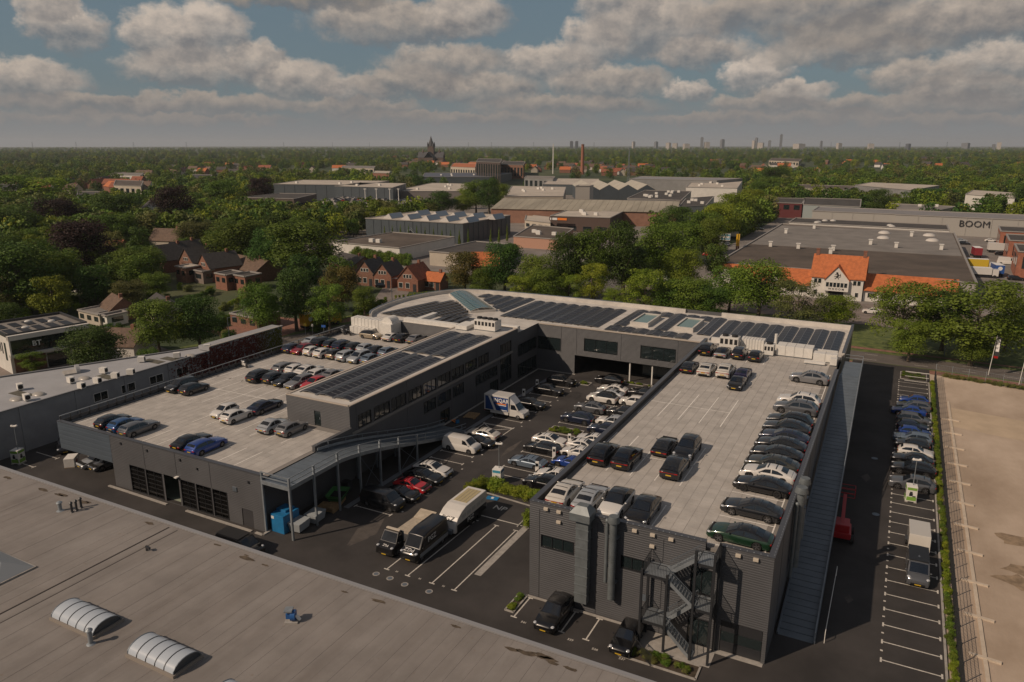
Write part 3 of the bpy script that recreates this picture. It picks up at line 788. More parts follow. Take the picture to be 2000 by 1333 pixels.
dr = WB(MB().box(LX0 + 4.42, LX0 + 5.38, LY0 + .05, LY0 + .1, 5.82, 7.72), 'door', glass, ow); WB(MB().box(LX0 + 5.2, LX0 + 5.25, LY0 + .0, LY0 + .05, 6.7, 6.95), 'handle', steel, dr)
mb = MB(); clad_wall(mb, (LX0, LY1), (LX0, LY0), 5.5, LZ); WB(mb, 'deck_wall', clad, ow)
WB(MB().box(LX0 + .05, LX1 - .05, LY0 + .05, LY1 + .2, LZ - .3, LZ), 'roof', white_roof, ow)
coping_ring(ow, [(LX0 + .1, LY0 + .1), (LX1 - .1, LY0 + .1), (LX1 - .1, LY1), (LX0 + .1, LY1)], LZ + .0, .34, .1, M('pale coping', (.45, .39, .33), .6))
WB(MB().box(LX0, LX1, LY1 + .2, LY1 + .6, FZ, LZ), 'step_wall', white_roof, ow)

def clear_glass():
    m = bpy.data.materials.new('clear gate glazing'); m.use_nodes = True; N = m.node_tree.nodes; L = m.node_tree.links
    tr = N.new('ShaderNodeBsdfTransparent'); tr.inputs[0].default_value = (.72, .78, .76, 1); gl = N.new('ShaderNodeBsdfGlossy'); gl.inputs['Roughness'].default_value = .04
    fr = N.new('ShaderNodeFresnel'); fr.inputs[0].default_value = 1.6; mx = N.new('ShaderNodeMixShader')
    L.new(fr.outputs[0], mx.inputs[0]); L.new(tr.outputs[0], mx.inputs[1]); L.new(gl.outputs[0], mx.inputs[2]); L.new(mx.outputs[0], N['Material Output'].inputs[0]); return m
see_through = clear_glass()
# left-hand car park ----------------------------------------------------------
DX0, DX1, DY0, DY1, DZ, DD = -88.8, -55.2, 50.4, 106.6, 6.4, 5.8
lb = thing('parking_building', 'lower charcoal car park with rail edged concrete roof and glazed workshop gates', 'building', (-72, 50.4, 0))
gates = [(12.8, 15.4), (15.6, 18.3), (18.6, 21.0), (21.3, 23.6), (23.8, 26.1), (26.3, 28.5)]
mb = MB()
clad_wall(mb, (-79.0, DY0), (DX1, DY0), 0, DZ, [(a - 9.8, b - 9.8, .1, 3.35) for a, b in gates] + [(20.7, 22.3, 0, 2.0)], pitch=.2)
WB(mb, 'front_wall', clad, lb)
mb = MB(); clad_wall(mb, (DX0, DY0 - .02), (-79.0, DY0 - .02), 2.9, DZ, pitch=.6, depth=.01); WB(mb, 'overhang_panel', clad_b, lb)
mb = MB(); clad_wall(mb, (DX0, DY1), (DX0, DY0), 2.9, DZ); WB(mb, 'side_wall', clad, lb)
mb = MB(); clad_wall(mb, (DX1, DY0), (DX1, 65), 0, DD + .1, []); WB(mb, 'side_wall', clad, lb)
mb = MB(); clad_wall(mb, (-79.0, 62), (-79.0, DY0), 0, 2.9); WB(mb, 'recess_wall', clad, lb)
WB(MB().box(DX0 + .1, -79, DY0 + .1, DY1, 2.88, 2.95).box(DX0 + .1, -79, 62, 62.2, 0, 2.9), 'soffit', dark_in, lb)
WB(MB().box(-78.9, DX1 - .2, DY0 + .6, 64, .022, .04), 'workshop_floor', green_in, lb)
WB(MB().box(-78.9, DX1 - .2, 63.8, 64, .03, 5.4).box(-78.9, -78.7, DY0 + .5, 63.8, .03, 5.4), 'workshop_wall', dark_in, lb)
for i, (a, b) in enumerate(gates):
    x0, x1 = DX0 + a, DX0 + b
    if i == 2: continue                                    # this gate stands open
    window(lb, (x0, DY0), (x1, DY0), .1, 3.35, 2, rows=6, name='workshop_gate', glass_m=see_through)
WB(MB().box(-58.25, -56.75, DY0 + .04, DY0 + .1, .03, 1.98), 'steel_door', M('steel door', (.05, .05, .055), .45), lb)
for (x, z) in ((-77.0, 5.75), (-72.5, 5.75), (-67.1, 5.7), (-64.5, 5.2), (-56.9, 5.3)): WB(MB().box(x - .1, x + .1, DY0 - .12, DY0, z - .13, z + .13), 'wall_lamp', trim_m, lb)
WB(MB().box(-59.3, -58.7, DY0 - .1, DY0 - .0, 3.8, 4.3), 'vent_grille', steel_d, lb, bevel=.02)
WB(MB().box(-68.0, -67.6, DY0 - .4, DY0, 3.5, 3.62), 'flood_lamp', white_p, lb)
slabs(lb, DX0 + .42, DX1 - .1, DY0 + .42, DY1, DD, hole=lambda x, y: x > LX0 - .6 and y > LY0 - .6)
mb = MB().box(DX0 + .42, DX1, DY0 + .05, DY0 + .42, DD - .3, DZ - .01); WB(mb, 'parapet', trim_m, lb)
WB(MB().bar((DX0 - .05, DY0 + .2, DZ + .03), (DX1, DY0 + .2, DZ + .03), .5, .08), 'coping', coping, lb)
WB(MB().box(DX0 + .02, DX0 + .42, DY0 + .46, DY1, DD - .3, DD + .12), 'kerb', M('deck edge steel', (.10, .12, .145), .45, metal=.3), lb)
WB(MB().box(DX1 - .45, DX1 - .05, DY0 + 8.2, LY0, DD - .3, DD + .62).box(DX1 - .5, DX1, DY0 + 8.15, LY0, DD + .63, DD + .7), 'parapet', clad, lb)
rl = thing('deck_railing', 'grey steel railing along the left edge of the lower roof deck', 'railing', (DX0, DY0, DD))
WB(MB().bar((DX0 + .1, DY0 + .3, 6.95), (DX0 + .1, 104, 6.95), .12, .08), 'top_rail', steel, rl)
WB(MB().bar((DX0 + .1, DY0 + .3, 6.4), (DX0 + .1, 104, 6.4), .05), 'mid_rail', trim_m, rl)
for k in range(44):
    y = DY0 + .4 + k * 1.25
    if y < 104: WB(MB().box(DX0 + .05, DX0 + .15, y - .05, y + .05, 5.92, 6.9), 'rail_post', trim_m, rl)
mk = MB()
for i in range(12):
    x = -87.5 + 2.45 * i
    if i < 12: line(x, 51.2, x, 56, z=DD + .01)
    if i < 9:
        for (a, b) in ((64.5, 69.4), (69.4, 74), (73.5, 78.2), (78.2, 83), (87.3, 92.0), (92.0, 97)): line(x, a, x, b, z=DD + .01)
    if i > 4: line(x, 58.8, x, 63.6, z=DD + .01)
line(-87.5, 69.4, -68, 69.4, z=DD + .012); line(-87.5, 92, -68, 92, z=DD + .012)
WB(mk, 'bay_markings', deck_line, lb)['kind'] = 'structure'

# left ramp --------------------------------------------------------------------
lr = thing('car_ramp', 'curving steel ramp from the courtyard up to the lower roof deck, on tall posts', 'ramp', (-53, 50.4, 0))
def lz(y):
    if y < 58.5: return 5.82
    if y > 84.6: return .05
    t = (y - 58.5) / 26.1
    return 5.82 + (0.05 - 5.82) * (t * t * (3 - 2 * t) * .45 + t * .55)
n = 34
for k in range(n):
    ya = 50.5 + k * 34.1 / n; yb = ya + 34.1 / n - .05; za, zb = lz(ya), lz(yb)
    vs = [(-55.1, ya, za), (-51.45, ya, za), (-51.45, yb, zb), (-55.1, yb, zb)]; vs = [(x, y, z - .14) for x, y, z in vs] + vs
    WB(MB().add(vs, BOXF), 'deck_plate', ramp_m, lr)
def along(x, y0, y1, h, w, hh, name, m, step=1.6):
    mb = MB(); y = y0
    while y < y1 - .01:
        b = min(y1, y + step); mb.bar((x, y, lz(y) + h), (x, b, lz(b) + h), w, hh); y = b
    return WB(mb, name, m, lr)
along(-51.4, 50.4, 84.6, -.12, .14, .42, 'edge_beam', steel); along(-55.15, 58.6, 84.6, -.12, .12, .4, 'edge_beam', steel_d)
for h in (.5, 1.02): along(-51.36, 50.4, 84.6, h, .07, .07, 'guard_rail', steel)
along(-55.0, 58.6, 84.6, 1.0, .07, .07, 'guard_rail', steel); along(-54.9, 58.6, 84.6, .42, .05, .3, 'crash_rail', steel)
WB(MB().bar((-55.15, 50.45, 6.8), (-51.36, 50.45, 6.8), .08).bar((-55.15, 50.45, 6.3), (-51.36, 50.45, 6.3), .08).bar((-55.15, 50.42, 5.7), (-51.36, 50.42, 5.7), .12, .4), 'end_rail', steel, lr)
for y in (50.45, 54.0, 57.7, 61.4, 65.1, 68.8, 72.6):
    WB(MB().box(-51.45, -51.25, y - .1, y + .1, .01, lz(y) + 1.05), 'post', steel, lr)
    if y > 51: WB(MB().box(-54.9, -54.7, y - .1, y + .1, .01, lz(y) - .2), 'post', steel_d, lr)
WB(MB().box(-55.2, -55.0, 50.4, 50.6, .01, 6.8), 'post', steel, lr)
for (a, b) in ((68.8, 72.6), (61.4, 65.1)):
    WB(MB().bar((-51.35, a, .1), (-51.35, b, lz(b) - .2), .04).bar((-51.35, b, .1), (-51.35, a, lz(a) - .3), .04), 'brace', steel_d, lr)
for y in (74.5, 77.5, 80.5, 83.5):
    for x in (-51.36, -55.0): WB(MB().bar((x, y, lz(y) - .1), (x, y, lz(y) + 1.02), .06), 'rail_post', steel, lr)
for y in (60.5, 63.5, 66.5, 69.5, 71.5): WB(MB().bar((-55.0, y, lz(y) - .1), (-55.0, y, lz(y) + 1.0), .06), 'rail_post', steel, lr)

# solar arrays ------------------------------------------------------------------
def solar_mat():
    m = bpy.data.materials.new('solar cells'); m.use_nodes = True
    N = m.node_tree.nodes; L = m.node_tree.links; b = N['Principled BSDF']
    b.inputs['Roughness'].default_value = .3; b.inputs['Specular IOR Level'].default_value = .22
    tc = N.new('ShaderNodeTexCoord')
    br = N.new('ShaderNodeTexBrick'); br.offset = 0; br.inputs['Scale'].default_value = 1.0
    br.inputs['Brick Width'].default_value = .27; br.inputs['Row Height'].default_value = .17; br.inputs['Mortar Size'].default_value = .004
    br.inputs['Color1'].default_value = (.016, .017, .024, 1); br.inputs['Color2'].default_value = (.020, .021, .029, 1); br.inputs['Mortar'].default_value = (.05, .052, .06, 1)
    L.new(tc.outputs['Object'], br.inputs['Vector']); L.new(br.outputs[0], b.inputs['Base Color'])
    return m
cell_m = solar_mat(); alu = M('aluminium frame', (.30, .31, .33), .4, metal=.6)
def panel_mesh(w, h, tilt, axis):
    """a framed panel, its low edge at the origin side"""
    mb = MB()
    dz = math.sin(tilt); ca = math.cos(tilt)
    def T(x, y, z):
        if axis == 'y': return (x, y * ca - z * dz, y * dz + z * ca)
        return (x * ca - z * dz, y, x * dz + z * ca)
    for (x0, x1, y0, y1, z0, z1, mi) in ((0, w, 0, h, .0, .035, 1), (.03, w - .03, .03, h - .03, .035, .038, 0)):
        vs = [T(x0, y0, z0), T(x1, y0, z0), T(x1, y1, z0), T(x0, y1, z0), T(x0, y0, z1), T(x1, y0, z1), T(x1, y1, z1), T(x0, y1, z1)]
        mb.add(vs, BOXF, mi)
    return mb.mesh('solar_panel', [cell_m, alu])
def array(label, origin, spots, pm, rails=(), rz=0.0):
    t = thing('solar_array', label, 'solar array', origin, rz)
    for (x, y) in spots:
        o = link(bpy.data.objects.new('solar_panel', pm), t); o.location = (x, y, .12)
    mb = MB()
    for (a, b) in rails: mb.bar((a[0], a[1], .06), (b[0], b[1], .06), .08, .1)
    if rails: mb.build('mounting_rail', alu, t)
pmA = panel_mesh(1.62, .98, R(6), 'x'); pmA2 = panel_mesh(1.62, .98, R(-6), 'x')
# office wing: three double columns with service gaps
for c in range(3):
    sp = [(0, 1.02 * k) for k in range(33 - 2 * (c == 2))]; sp2 = [(1.06, 1.02 * k) for k in range(33)]
    t = thing('solar_array', ('left', 'middle', 'right')[c] + ' long solar array on the office wing roof', 'solar array', (-64.4 + c * 2.7, 66.6, LZ))
    for k in range(34):
        if k in (20,): continue
        o = link(bpy.data.objects.new('solar_panel', pmA), t); o.location = (0, 1.02 * k, .14); o.scale = (.72, 1, 1)
        o = link(bpy.data.objects.new('solar_panel', pmA2), t); o.location = (1.2, 1.02 * k, .26); o.scale = (.72, 1, 1)
    MB().bar((-.05, -.2, .06), (-.05, 35, .06), .1, .1).bar((2.44, -.2, .06), (2.44, 35, .06), .1, .1).build('mounting_rail', alu, t)
pmC = panel_mesh(1.0, 1.68, R(-9), 'x'); pmD = panel_mesh(1.0, 1.68, R(9), 'x')
def field(label, x0, nx, y0, y1, step=1.72, skip=None, pair=2.44):
    """rows running away from the courtyard, panels tipped pairwise like low tents"""
    t = thing('solar_array', label, 'solar array', (x0, y0, FZ + .04))
    ny = int((y1 - y0) / step)
    for i in range(nx):
        for j in range(ny):
            X, Y = i * pair, j * step
            for (dx, me, z) in ((0, pmD, .1), (1.02, pmC, .26)):
                if skip and skip(x0 + X + dx, y0 + Y): continue
                o = link(bpy.data.objects.new('solar_panel', me), t); o.location = (X + dx * 1.08, Y, z); o.scale = (1.09, 1, 1)
        if not skip: MB().bar((i * pair + 1, -.2, .05), (i * pair + 1, ny * step, .05), .08, .08).build('mounting_rail', alu, t)
sky1 = lambda x, y: (-41.4 < x + .5 < -36.2 and 121.2 < y + .8 < 131.6) or (-33.8 < x + .5 < -28.3 and 121.2 < y + .8 < 131.6) or x > -27.5
field('broad solar field in the middle of the front wing roof', -64.2, 8, 118.3, 135.4)
field('solar field around the two glass rooflights on the front wing', -43.2, 7, 121.3, 135.2, skip=sky1)
field('solar field at the end of the front wing roof behind the white plant', -25.9, 8, 118.6, 135.6)
field('low strip of solar panels along the courtyard edge of the front wing', -43.4, 6, 117.3, 120.8, skip=lambda x, y: False if x < -27 else True)
field('solar strips beside the teal rooflight at the curve', -77.0, 5, 121.5, 136.0, skip=lambda x, y: (x + 79.5) < (134.0 - y) * 1.0 or y > 134.6)
t = thing('solar_array', 'stepped solar field inside the curved corner of the front wing roof', 'solar array', (-86, 110, FZ + .04), R(-12))
pmE = panel_mesh(1.68, 1.0, R(8), 'x')
for i in range(8):
    for j in range(17):
        if (i + j * .35 > 9.2) or (j < 3 and i > 4) or (i < 1 and j > 12) or (i < 2 and j > 14): continue
        o = link(bpy.data.objects.new('solar_panel', pmE), t); o.location = (1.0 + i * 1.72, j * 1.12 + i * .35, .14)
t = thing('solar_array', 'small solar patch beside the white duct near the teal rooflight', 'solar array', (-73, 109.4, FZ + .04), R(0))
for i in range(4):
    for j in range(5):
        if i + j > 6: continue
        o = link(bpy.data.objects.new('solar_panel', pmE), t); o.location = (i * 1.72, j * 1.06, .14)

# rooflights ----------------------------------------------------------------------
teal = M('teal glazing', (.05, .13, .15), .12, spec=.8)
tr = thing('barrel_rooflight', 'teal glazed rooflight band on the curved corner of the roof', 'rooflight', (-75, 126, FZ))
A, B, Cc, D = Vector((-83.0, 131.0)), Vector((-79.8, 134.2)), Vector((-66.9, 121.8)), Vector((-70.4, 118.2))
for i in range(14):
    for j in range(4):
        def Q(u, v):
            p = A.lerp(D, u).lerp(B.lerp(Cc, u), v); return (p.x, p.y, FZ + .25 + .75 * math.sin(math.pi * (.08 + .84 * v)))
        e = .012
        u0, u1, v0, v1 = i / 14 + e * .4, (i + 1) / 14 - e * .4, j / 4 + e, (j + 1) / 4 - e
        WB(MB().quad(Q(u0, v0), Q(u1, v0), Q(u1, v1), Q(u0, v1)).quad(*[(q[0], q[1], q[2] - .05) for q in (Q(u0, v1), Q(u1, v1), Q(u1, v0), Q(u0, v0))]), 'pane', teal, tr)
mb = MB()
for (a, b) in ((A, B), (B, Cc), (Cc, D), (D, A)): mb.bar((a.x, a.y, FZ + .2), (b.x, b.y, FZ + .2), .35, .5)
for i in range(15):
    p, q = A.lerp(D, i / 14), B.lerp(Cc, i / 14)
    for j in range(8):
        v0, v1 = j / 8, (j + 1) / 8; a = p.lerp(q, v0); b = p.lerp(q, v1)
        mb.bar((a.x, a.y, FZ + .235 + .75 * math.sin(math.pi * (.08 + .84 * v0))), (b.x, b.y, FZ + .235 + .75 * math.sin(math.pi * (.08 + .84 * v1))), .05, .05)
WB(mb, 'upstand', white_roof, tr)
for nm, x0 in (('left', -40.2), ('right', -32.4)):
    t = thing('glass_rooflight', nm + ' flat glass rooflight between the solar panels of the front wing', 'rooflight', (x0, 122.8, FZ))
    mb = MB().box(x0 - .3, x0, 122.5, 130.4, FZ, 9.1).box(x0 + 2.7, x0 + 3.0, 122.5, 130.4, FZ, 9.1).box(x0, x0 + 2.7, 122.5, 122.8, FZ, 9.1).box(x0, x0 + 2.7, 130.1, 130.4, FZ, 9.1)
    WB(mb, 'upstand', white_roof, t)
    for k in range(4): WB(MB().box(x0 + .02, x0 + 2.68, 122.82 + k * 1.82, 124.6 + k * 1.82, 8.85, 8.92), 'pane', M('pale teal glass', (.16, .25, .23), .1, spec=.8), t)

# rooftop plant -----------------------------------------------------------------
def unit(label, x0, x1, y0, y1, z0, z1, fans=0, grilles=0, group=None, name='air_handling_unit', seams=0, cat='air unit'):
    t = thing(name, label, cat, ((x0 + x1) / 2, (y0 + y1) / 2, z0), 0, group)
    WB(MB().box(x0, x1, y0, y1, z0 + .15, z1), 'casing', white_ac, t, bevel=.03)
    WB(MB().box(x0 + .1, x1 - .1, y0 + .1, y1 - .1, z0, z0 + .15), 'skid', steel_d, t)
    for k in range(fans):
        fx = x0 + (x1 - x0) * (k + .5) / fans
        WB(MB().cyl((fx, (y0 + y1) / 2, z1), (fx, (y0 + y1) / 2, z1 + .3), .48, .44, 16), 'fan', black_m, t, smooth=True)
    for k in range(grilles):
        gx = x0 + (x1 - x0) * (k + .5) / grilles; w = (x1 - x0) / grilles * .32
        WB(MB().box(gx - w, gx + w, y0 - .02, y0 + .02, z0 + (z1 - z0) * .5, z1 - .25), 'grille', black_m, t)
    for k in range(1, seams):
        sx = x0 + (x1 - x0) * k / seams
        WB(MB().box(sx - .03, sx + .03, y0 - .03, y1 + .03, z0 + .15, z1 + .03), 'seam', M('seam grey', (.42, .41, .39), .6), t)
    return t
unit('long white ribbed air unit at the far left of the lower deck', -87.4, -80.4, 104.3, 106.2, DD, 8.6, seams=9)
unit('white panelled lower half of the air unit by the motorbikes', -86.9, -81.8, 103.2, 104.25, DD, 7.2, seams=6)
t = unit('white curved duct hood at the end of the left air unit', -80.3, -77.8, 103.4, 106.4, DD, 8.4, name='duct_hood', cat='duct')
mb = MB(); k = 10
for i in range(k):
    a0, a1 = math.pi * i / k, math.pi * (i + 1) / k
    for (s0, s1) in ((a0, a1),):
        p = [(-80.2 + 1.1 - 1.1 * math.cos(q), 8.4 + 1.1 * math.sin(q)) for q in (s0, s1)]
        mb.quad((p[0][0], 104, p[0][1]), (p[0][0], 106.2, p[0][1]), (p[1][0], 106.2, p[1][1]), (p[1][0], 104, p[1][1]))
mb.add([(-80.2 + 1.1 - 1.1 * math.cos(math.pi * i / k), 104, 8.4 + 1.1 * math.sin(math.pi * i / k)) for i in range(k + 1)], [tuple(range(k + 1))])
WB(mb, 'round_duct', white_ac, t)
d = thing('roof_duct', 'long white boxed duct lying across the front wing roof near the curve', 'duct', (-72, 107.6, FZ))
WB(MB().box(-77.5, -66.5, 106.8, 107.9, FZ - .1, 9.0), 'run', white_ac, d, bevel=.04); WB(MB().box(-75.6, -74.6, 108, 113.5, FZ, 8.95), 'branch', white_ac, d, bevel=.04)
unit('white chiller with four dark fans on the office wing roof', -61.6, -57.6, 104.6, 106.8, LZ, 10.9, fans=4, grilles=6)
unit('low white box beside the chiller on the office wing roof', -64.4, -62.2, 103.2, 106.6, LZ, 9.9, name='roof_box')
d = thing('roof_duct', 'white duct running along the roof edge behind the chiller', 'duct', (-60, 109.5, FZ))
WB(MB().box(-65, -55.8, 109.2, 110.2, FZ + .05, 9.25), 'run', white_ac, d, bevel=.04)
unit('white chiller with two fans behind the black car on the upper deck', -22.9, -20.1, 112.6, 114.4, RD, 10.7, fans=2, grilles=4)
unit('narrow white chiller with one fan on the upper deck', -16.3, -14.9, 112.4, 114.0, RD, 10.3, fans=1, grilles=3)
unit('ribbed white duct block behind the two chillers', -20.0, -16.6, 114.0, 115.9, RD, 10.4, seams=8, name='duct_block')
unit('long white air unit behind the upper deck', -14.6, -9.6, 113.2, 115.8, RD, 10.2, seams=4)
unit('lower white air unit at the corner of the upper deck', -9.4, -6.2, 112.4, 114.0, RD, 9.9, seams=2)
unit('small white box by the ramp head on the upper deck', -7.0, -6.1, 111.0, 112.1, RD, 9.7, name='roof_box')
unit('low white plinth unit near the ramp head', -10.4, -7.6, 110.6, 111.6, RD, 9.0, name='roof_box')
d = thing('roof_duct', 'white pipe run with cap at the back of the upper deck', 'duct', (-14, 116, RD))
WB(MB().bar((-24.8, 116.0, 9.2), (-6.4, 116.0, 9.2), .7, .8), 'run', white_ac, d); WB(MB().cyl((-15.2, 116.2, 9), (-15.2, 116.2, 11.2), .22, n=12), 'vent_pipe', white_ac, d)

# grey building at the left, with an ivy end ------------------------------------------
GX, GZ = -98.8, 6.2
gp = [(GX, 20), (GX, 98.4), (-101.0, 97.2), (-101.6, 84.2), (-114.5, 58), (-124, 38), (-132, 20)]
gb = thing('grey_building', 'low grey plastered building with pale flat roof and ivy covered end, beside the lower deck', 'building', (-105, 60, 0))
wn = [(41.6, 43.8), (45.9, 48.2), (50.6, 53.0), (55.4, 57.7), (60.0, 62.3), (64.5, 66.8)]
mb = MB()
zc = [0, 3.6, 4.9, GZ]
seg = [0] + [v for p in wn for v in p] + [78.4]
Y0 = 20
for (a, b) in ((0, 78.4),):
    mb.quad((GX, Y0 + a, 0), (GX, Y0 + b, 0), (GX, Y0 + b, 3.6), (GX, Y0 + a, 3.6)); mb.quad((GX, Y0 + a, 4.9), (GX, Y0 + b, 4.9), (GX, Y0 + b, GZ), (GX, Y0 + a, GZ))
for i in range(0, len(seg), 2): mb.quad((GX, Y0 + seg[i], 3.6), (GX, Y0 + seg[i + 1], 3.6), (GX, Y0 + seg[i + 1], 4.9), (GX, Y0 + seg[i], 4.9))
WB(mb, 'wall', plaster_g, gb)
mb = MB()
for a, b in zip(gp[1:], gp[2:] + gp[:1]): mb.quad((a[0], a[1], 0), (b[0], b[1], 0), (b[0], b[1], GZ), (a[0], a[1], GZ))
WB(mb, 'rear_wall', plaster_g, gb)
for a, b in wn: window(gb, (GX, Y0 + a), (GX, Y0 + b), 3.6, 4.9, 2, fm=white_p)
for k in range(9): WB(MB().box(GX + .0, GX + .12, 29 + k * 7.5, 29.3 + k * 7.5, 0, GZ - .1), 'pilaster', plaster_g, gb)
WB(MB().prism([(p[0] + (.3 if p[0] < -99 else -.15), p[1]) for p in gp], GZ - .4, GZ - .12), 'roof', M('pale grey roofing', (.34, .345, .36), .75, var=.1, scale=.2, detail=8), gb)
coping_ring(gb, gp, GZ - .04, .3, .12, M('grey roof edge', (.22, .225, .235), .6))
WB(MB().box(-101.2, GX + .1, 82, 98.5, GZ, 6.9).bar((GX, 82, 6.95), (GX, 98.6, 6.95), .5, .12, 1), 'raised_end', [plaster_g, conc], gb)
ac_u = MB().box(-.5, .5, -.35, .35, .12, .95).mesh('casing', white_ac, bevel=.03)
ac_g = MB().cyl((.5, 0, .55), (.53, 0, .55), .3, n=14).mesh('grille', black_m)
for i, (px, py) in enumerate(((40, 762), (53, 783), (139, 749), (160, 760), (191, 750), (203, 730), (226, 740), (256, 733), (277, 708), (346, 700), (405, 684))):
    p = at(px, py, GZ - .1)
    t = thing('roof_vent_unit', 'small white air unit on the grey flat roof, %s from the left' % ('first second third fourth fifth sixth seventh eighth ninth tenth eleventh'.split()[i]), 'air unit', p, R(-20 + 7 * i), 'air units on the grey roof')
    link(bpy.data.objects.new('casing', ac_u), t); link(bpy.data.objects.new('grille', ac_g), t)
dome_m = MB().ball((0, 0, 0), 1.0, .75, .35, 14, 8).mesh('dome', M('translucent dome', (.36, .34, .31), .35), smooth=True)
for (px, py) in ((32, 781), (76, 771), (165, 740), (372, 696)):
    p = at(px, py, GZ - .1); o = link(bpy.data.objects.new('dome_rooflight', dome_m)); o.location = p
    tag(o, 'oval dome rooflight on the roof of the grey building', 'rooflight', 'domes on the grey roof')
p = at(148, 727, GZ - .1)
t = thing('arched_hatch', 'grey half round hatch at the street edge of the grey roof', 'hatch', p, R(-25))
mb = MB(); n = 10
pr = [(1.2 * math.cos(math.pi * i / n), 1.1 * math.sin(math.pi * i / n)) for i in range(n + 1)]
mb.add([(x, 0, z) for x, z in pr] + [(x, .5, z) for x, z in pr], [(i, i + 1, n + 2 + i, n + 1 + i) for i in range(n)] + [tuple(range(n + 1)), tuple(range(n + 1, 2 * n + 2))[::-1]])
mb.build('arch', plaster_g, t); MB().box(-1.2, 1.2, -1.6, 0, 0, .18).build('curb', conc, t)
for i, (px, py) in enumerate(((42, 770), (210, 737), (300, 706), (335, 702))):
    p = at(px, py, GZ - .1)
    o = MB().box(-1.9, 1.9, -.7, .7, .0, .025).build('gravel_patch', M('moss patch', (.10, .095, .075), .95, var=.3, scale=3)); o.location = p; o['kind'] = 'structure'

# foreground roof -----------------------------------------------------------------
NZ, NY = 7.0, 38.7
nb = thing('foreground_building', 'large flat beige roof with barrel rooflights filling the bottom left corner', 'building', (-50, 30, 0))
def roof_mat():
    m = bpy.data.materials.new('weathered beige roofing'); m.use_nodes = True
    N = m.node_tree.nodes; L = m.node_tree.links; b = N['Principled BSDF']; b.inputs['Roughness'].default_value = .85
    g = N.new('ShaderNodeNewGeometry')
    def noise(sc, st, det=8):
        mp = N.new('ShaderNodeMapping'); mp.inputs['Scale'].default_value = st; L.new(g.outputs['Position'], mp.inputs[0])
        n = N.new('ShaderNodeTexNoise'); n.inputs['Scale'].default_value = sc; n.inputs['Detail'].default_value = det; n.inputs['Roughness'].default_value = .65
        L.new(mp.outputs[0], n.inputs['Vector']); return n.outputs[0]
    a = noise(1.0, (.55, .05, 1)); c = noise(.22, (1, 1, 1), 10); s = noise(2.2, (1, .6, 1), 6)
    r1 = N.new('ShaderNodeValToRGB'); L.new(a, r1.inputs[0])
    r1.color_ramp.elements[0].position = .28; r1.color_ramp.elements[0].color = (.192, .172, .158, 1)
    r1.color_ramp.elements[1].position = .72; r1.color_ramp.elements[1].color = (.258, .24, .226, 1)
    mr = N.new('ShaderNodeMapRange'); L.new(c, mr.inputs[0]); mr.inputs[1].default_value = .35; mr.inputs[2].default_value = .65; mr.inputs[3].default_value = .84; mr.inputs[4].default_value = 1.1
    vm = N.new('ShaderNodeVectorMath'); vm.operation = 'SCALE'; L.new(r1.outputs[0], vm.inputs[0]); L.new(mr.outputs[0], vm.inputs[3])
    mr2 = N.new('ShaderNodeMapRange'); L.new(s, mr2.inputs[0]); mr2.inputs[1].default_value = .68; mr2.inputs[2].default_value = .76
    mx = N.new('ShaderNodeMix'); mx.data_type = 'RGBA'; L.new(mr2.outputs[0], mx.inputs[0]); L.new(vm.outputs[0], mx.inputs[6]); mx.inputs[7].default_value = (.17, .12, .08, 1)
    L.new(mx.outputs[2], b.inputs['Base Color'])
    bp = N.new('ShaderNodeBump'); bp.inputs['Strength'].default_value = .3; bp.inputs['Distance'].default_value = .04; L.new(a, bp.inputs['Height']); L.new(bp.outputs[0], b.inputs['Normal'])
    return m
nroof = roof_mat()
random.seed(11)
x = -150.0; k = 0
while x < -4:                                          # roofing sheets laid side by side
    w = 1.05
    if x > -100 or k % 3 == 0:
        w = 1.05 if x > -100 else 3.15
        WB(MB().box(x + .006, x + w - .006, -2, NY - .35, NZ - .05 + random.uniform(-.008, .008), NZ + random.uniform(-.008, .008)), 'roofing_sheet', nroof, nb)
        x += w
    k += 1
WB(MB().box(-150, -4, -2, NY, 0, NZ - .08), 'wall', M('foreground wall', (.2, .19, .18), .8), nb)
WB(MB().bar((-150, NY - .12, NZ + .04), (-4, NY - .12, NZ + .04), .34, .14), 'roof_edge', M('roof edge metal', (.33, .33, .34), .5, metal=.3), nb)
WB(MB().bar((-150, NY + .08, NZ - .02), (-4, NY + .08, NZ - .02), .08, .16), 'gutter_lip', M('blue grey edge', (.12, .145, .2), .4, metal=.4), nb)
seamm = M('roof seam', (.07, .06, .055), .9)
WB(MB().box(-53.3, -53.2, -2, NY - .6, NZ, NZ + .05).box(-52.2, -52.16, -2, NY - .6, NZ, NZ + .03), 'expansion_joint', seamm, nb)
moss = M('roof dirt patch', (.085, .065, .045), .95, var=.4, scale=2)
def patch(x, y, r, seed):
    rnd = random.Random(seed); n = 14
    pts = [(x + r * (1.0 + .7 * rnd.random()) * 1.5 * math.cos(2 * math.pi * i / n), y + r * (.3 + .5 * rnd.random()) * math.sin(2 * math.pi * i / n), NZ + .016) for i in range(n)]
    return MB().poly(pts)
rnd = random.Random(5)
for i in range(26):
    xx = rnd.uniform(-92, -14); WB(patch(xx, NY - .75 - rnd.random() * .5, rnd.uniform(.15, .42), i), 'dirt_patch', moss, nb)
frost = M('frosted glazing', (.42, .47, .53), .28, spec=.6)
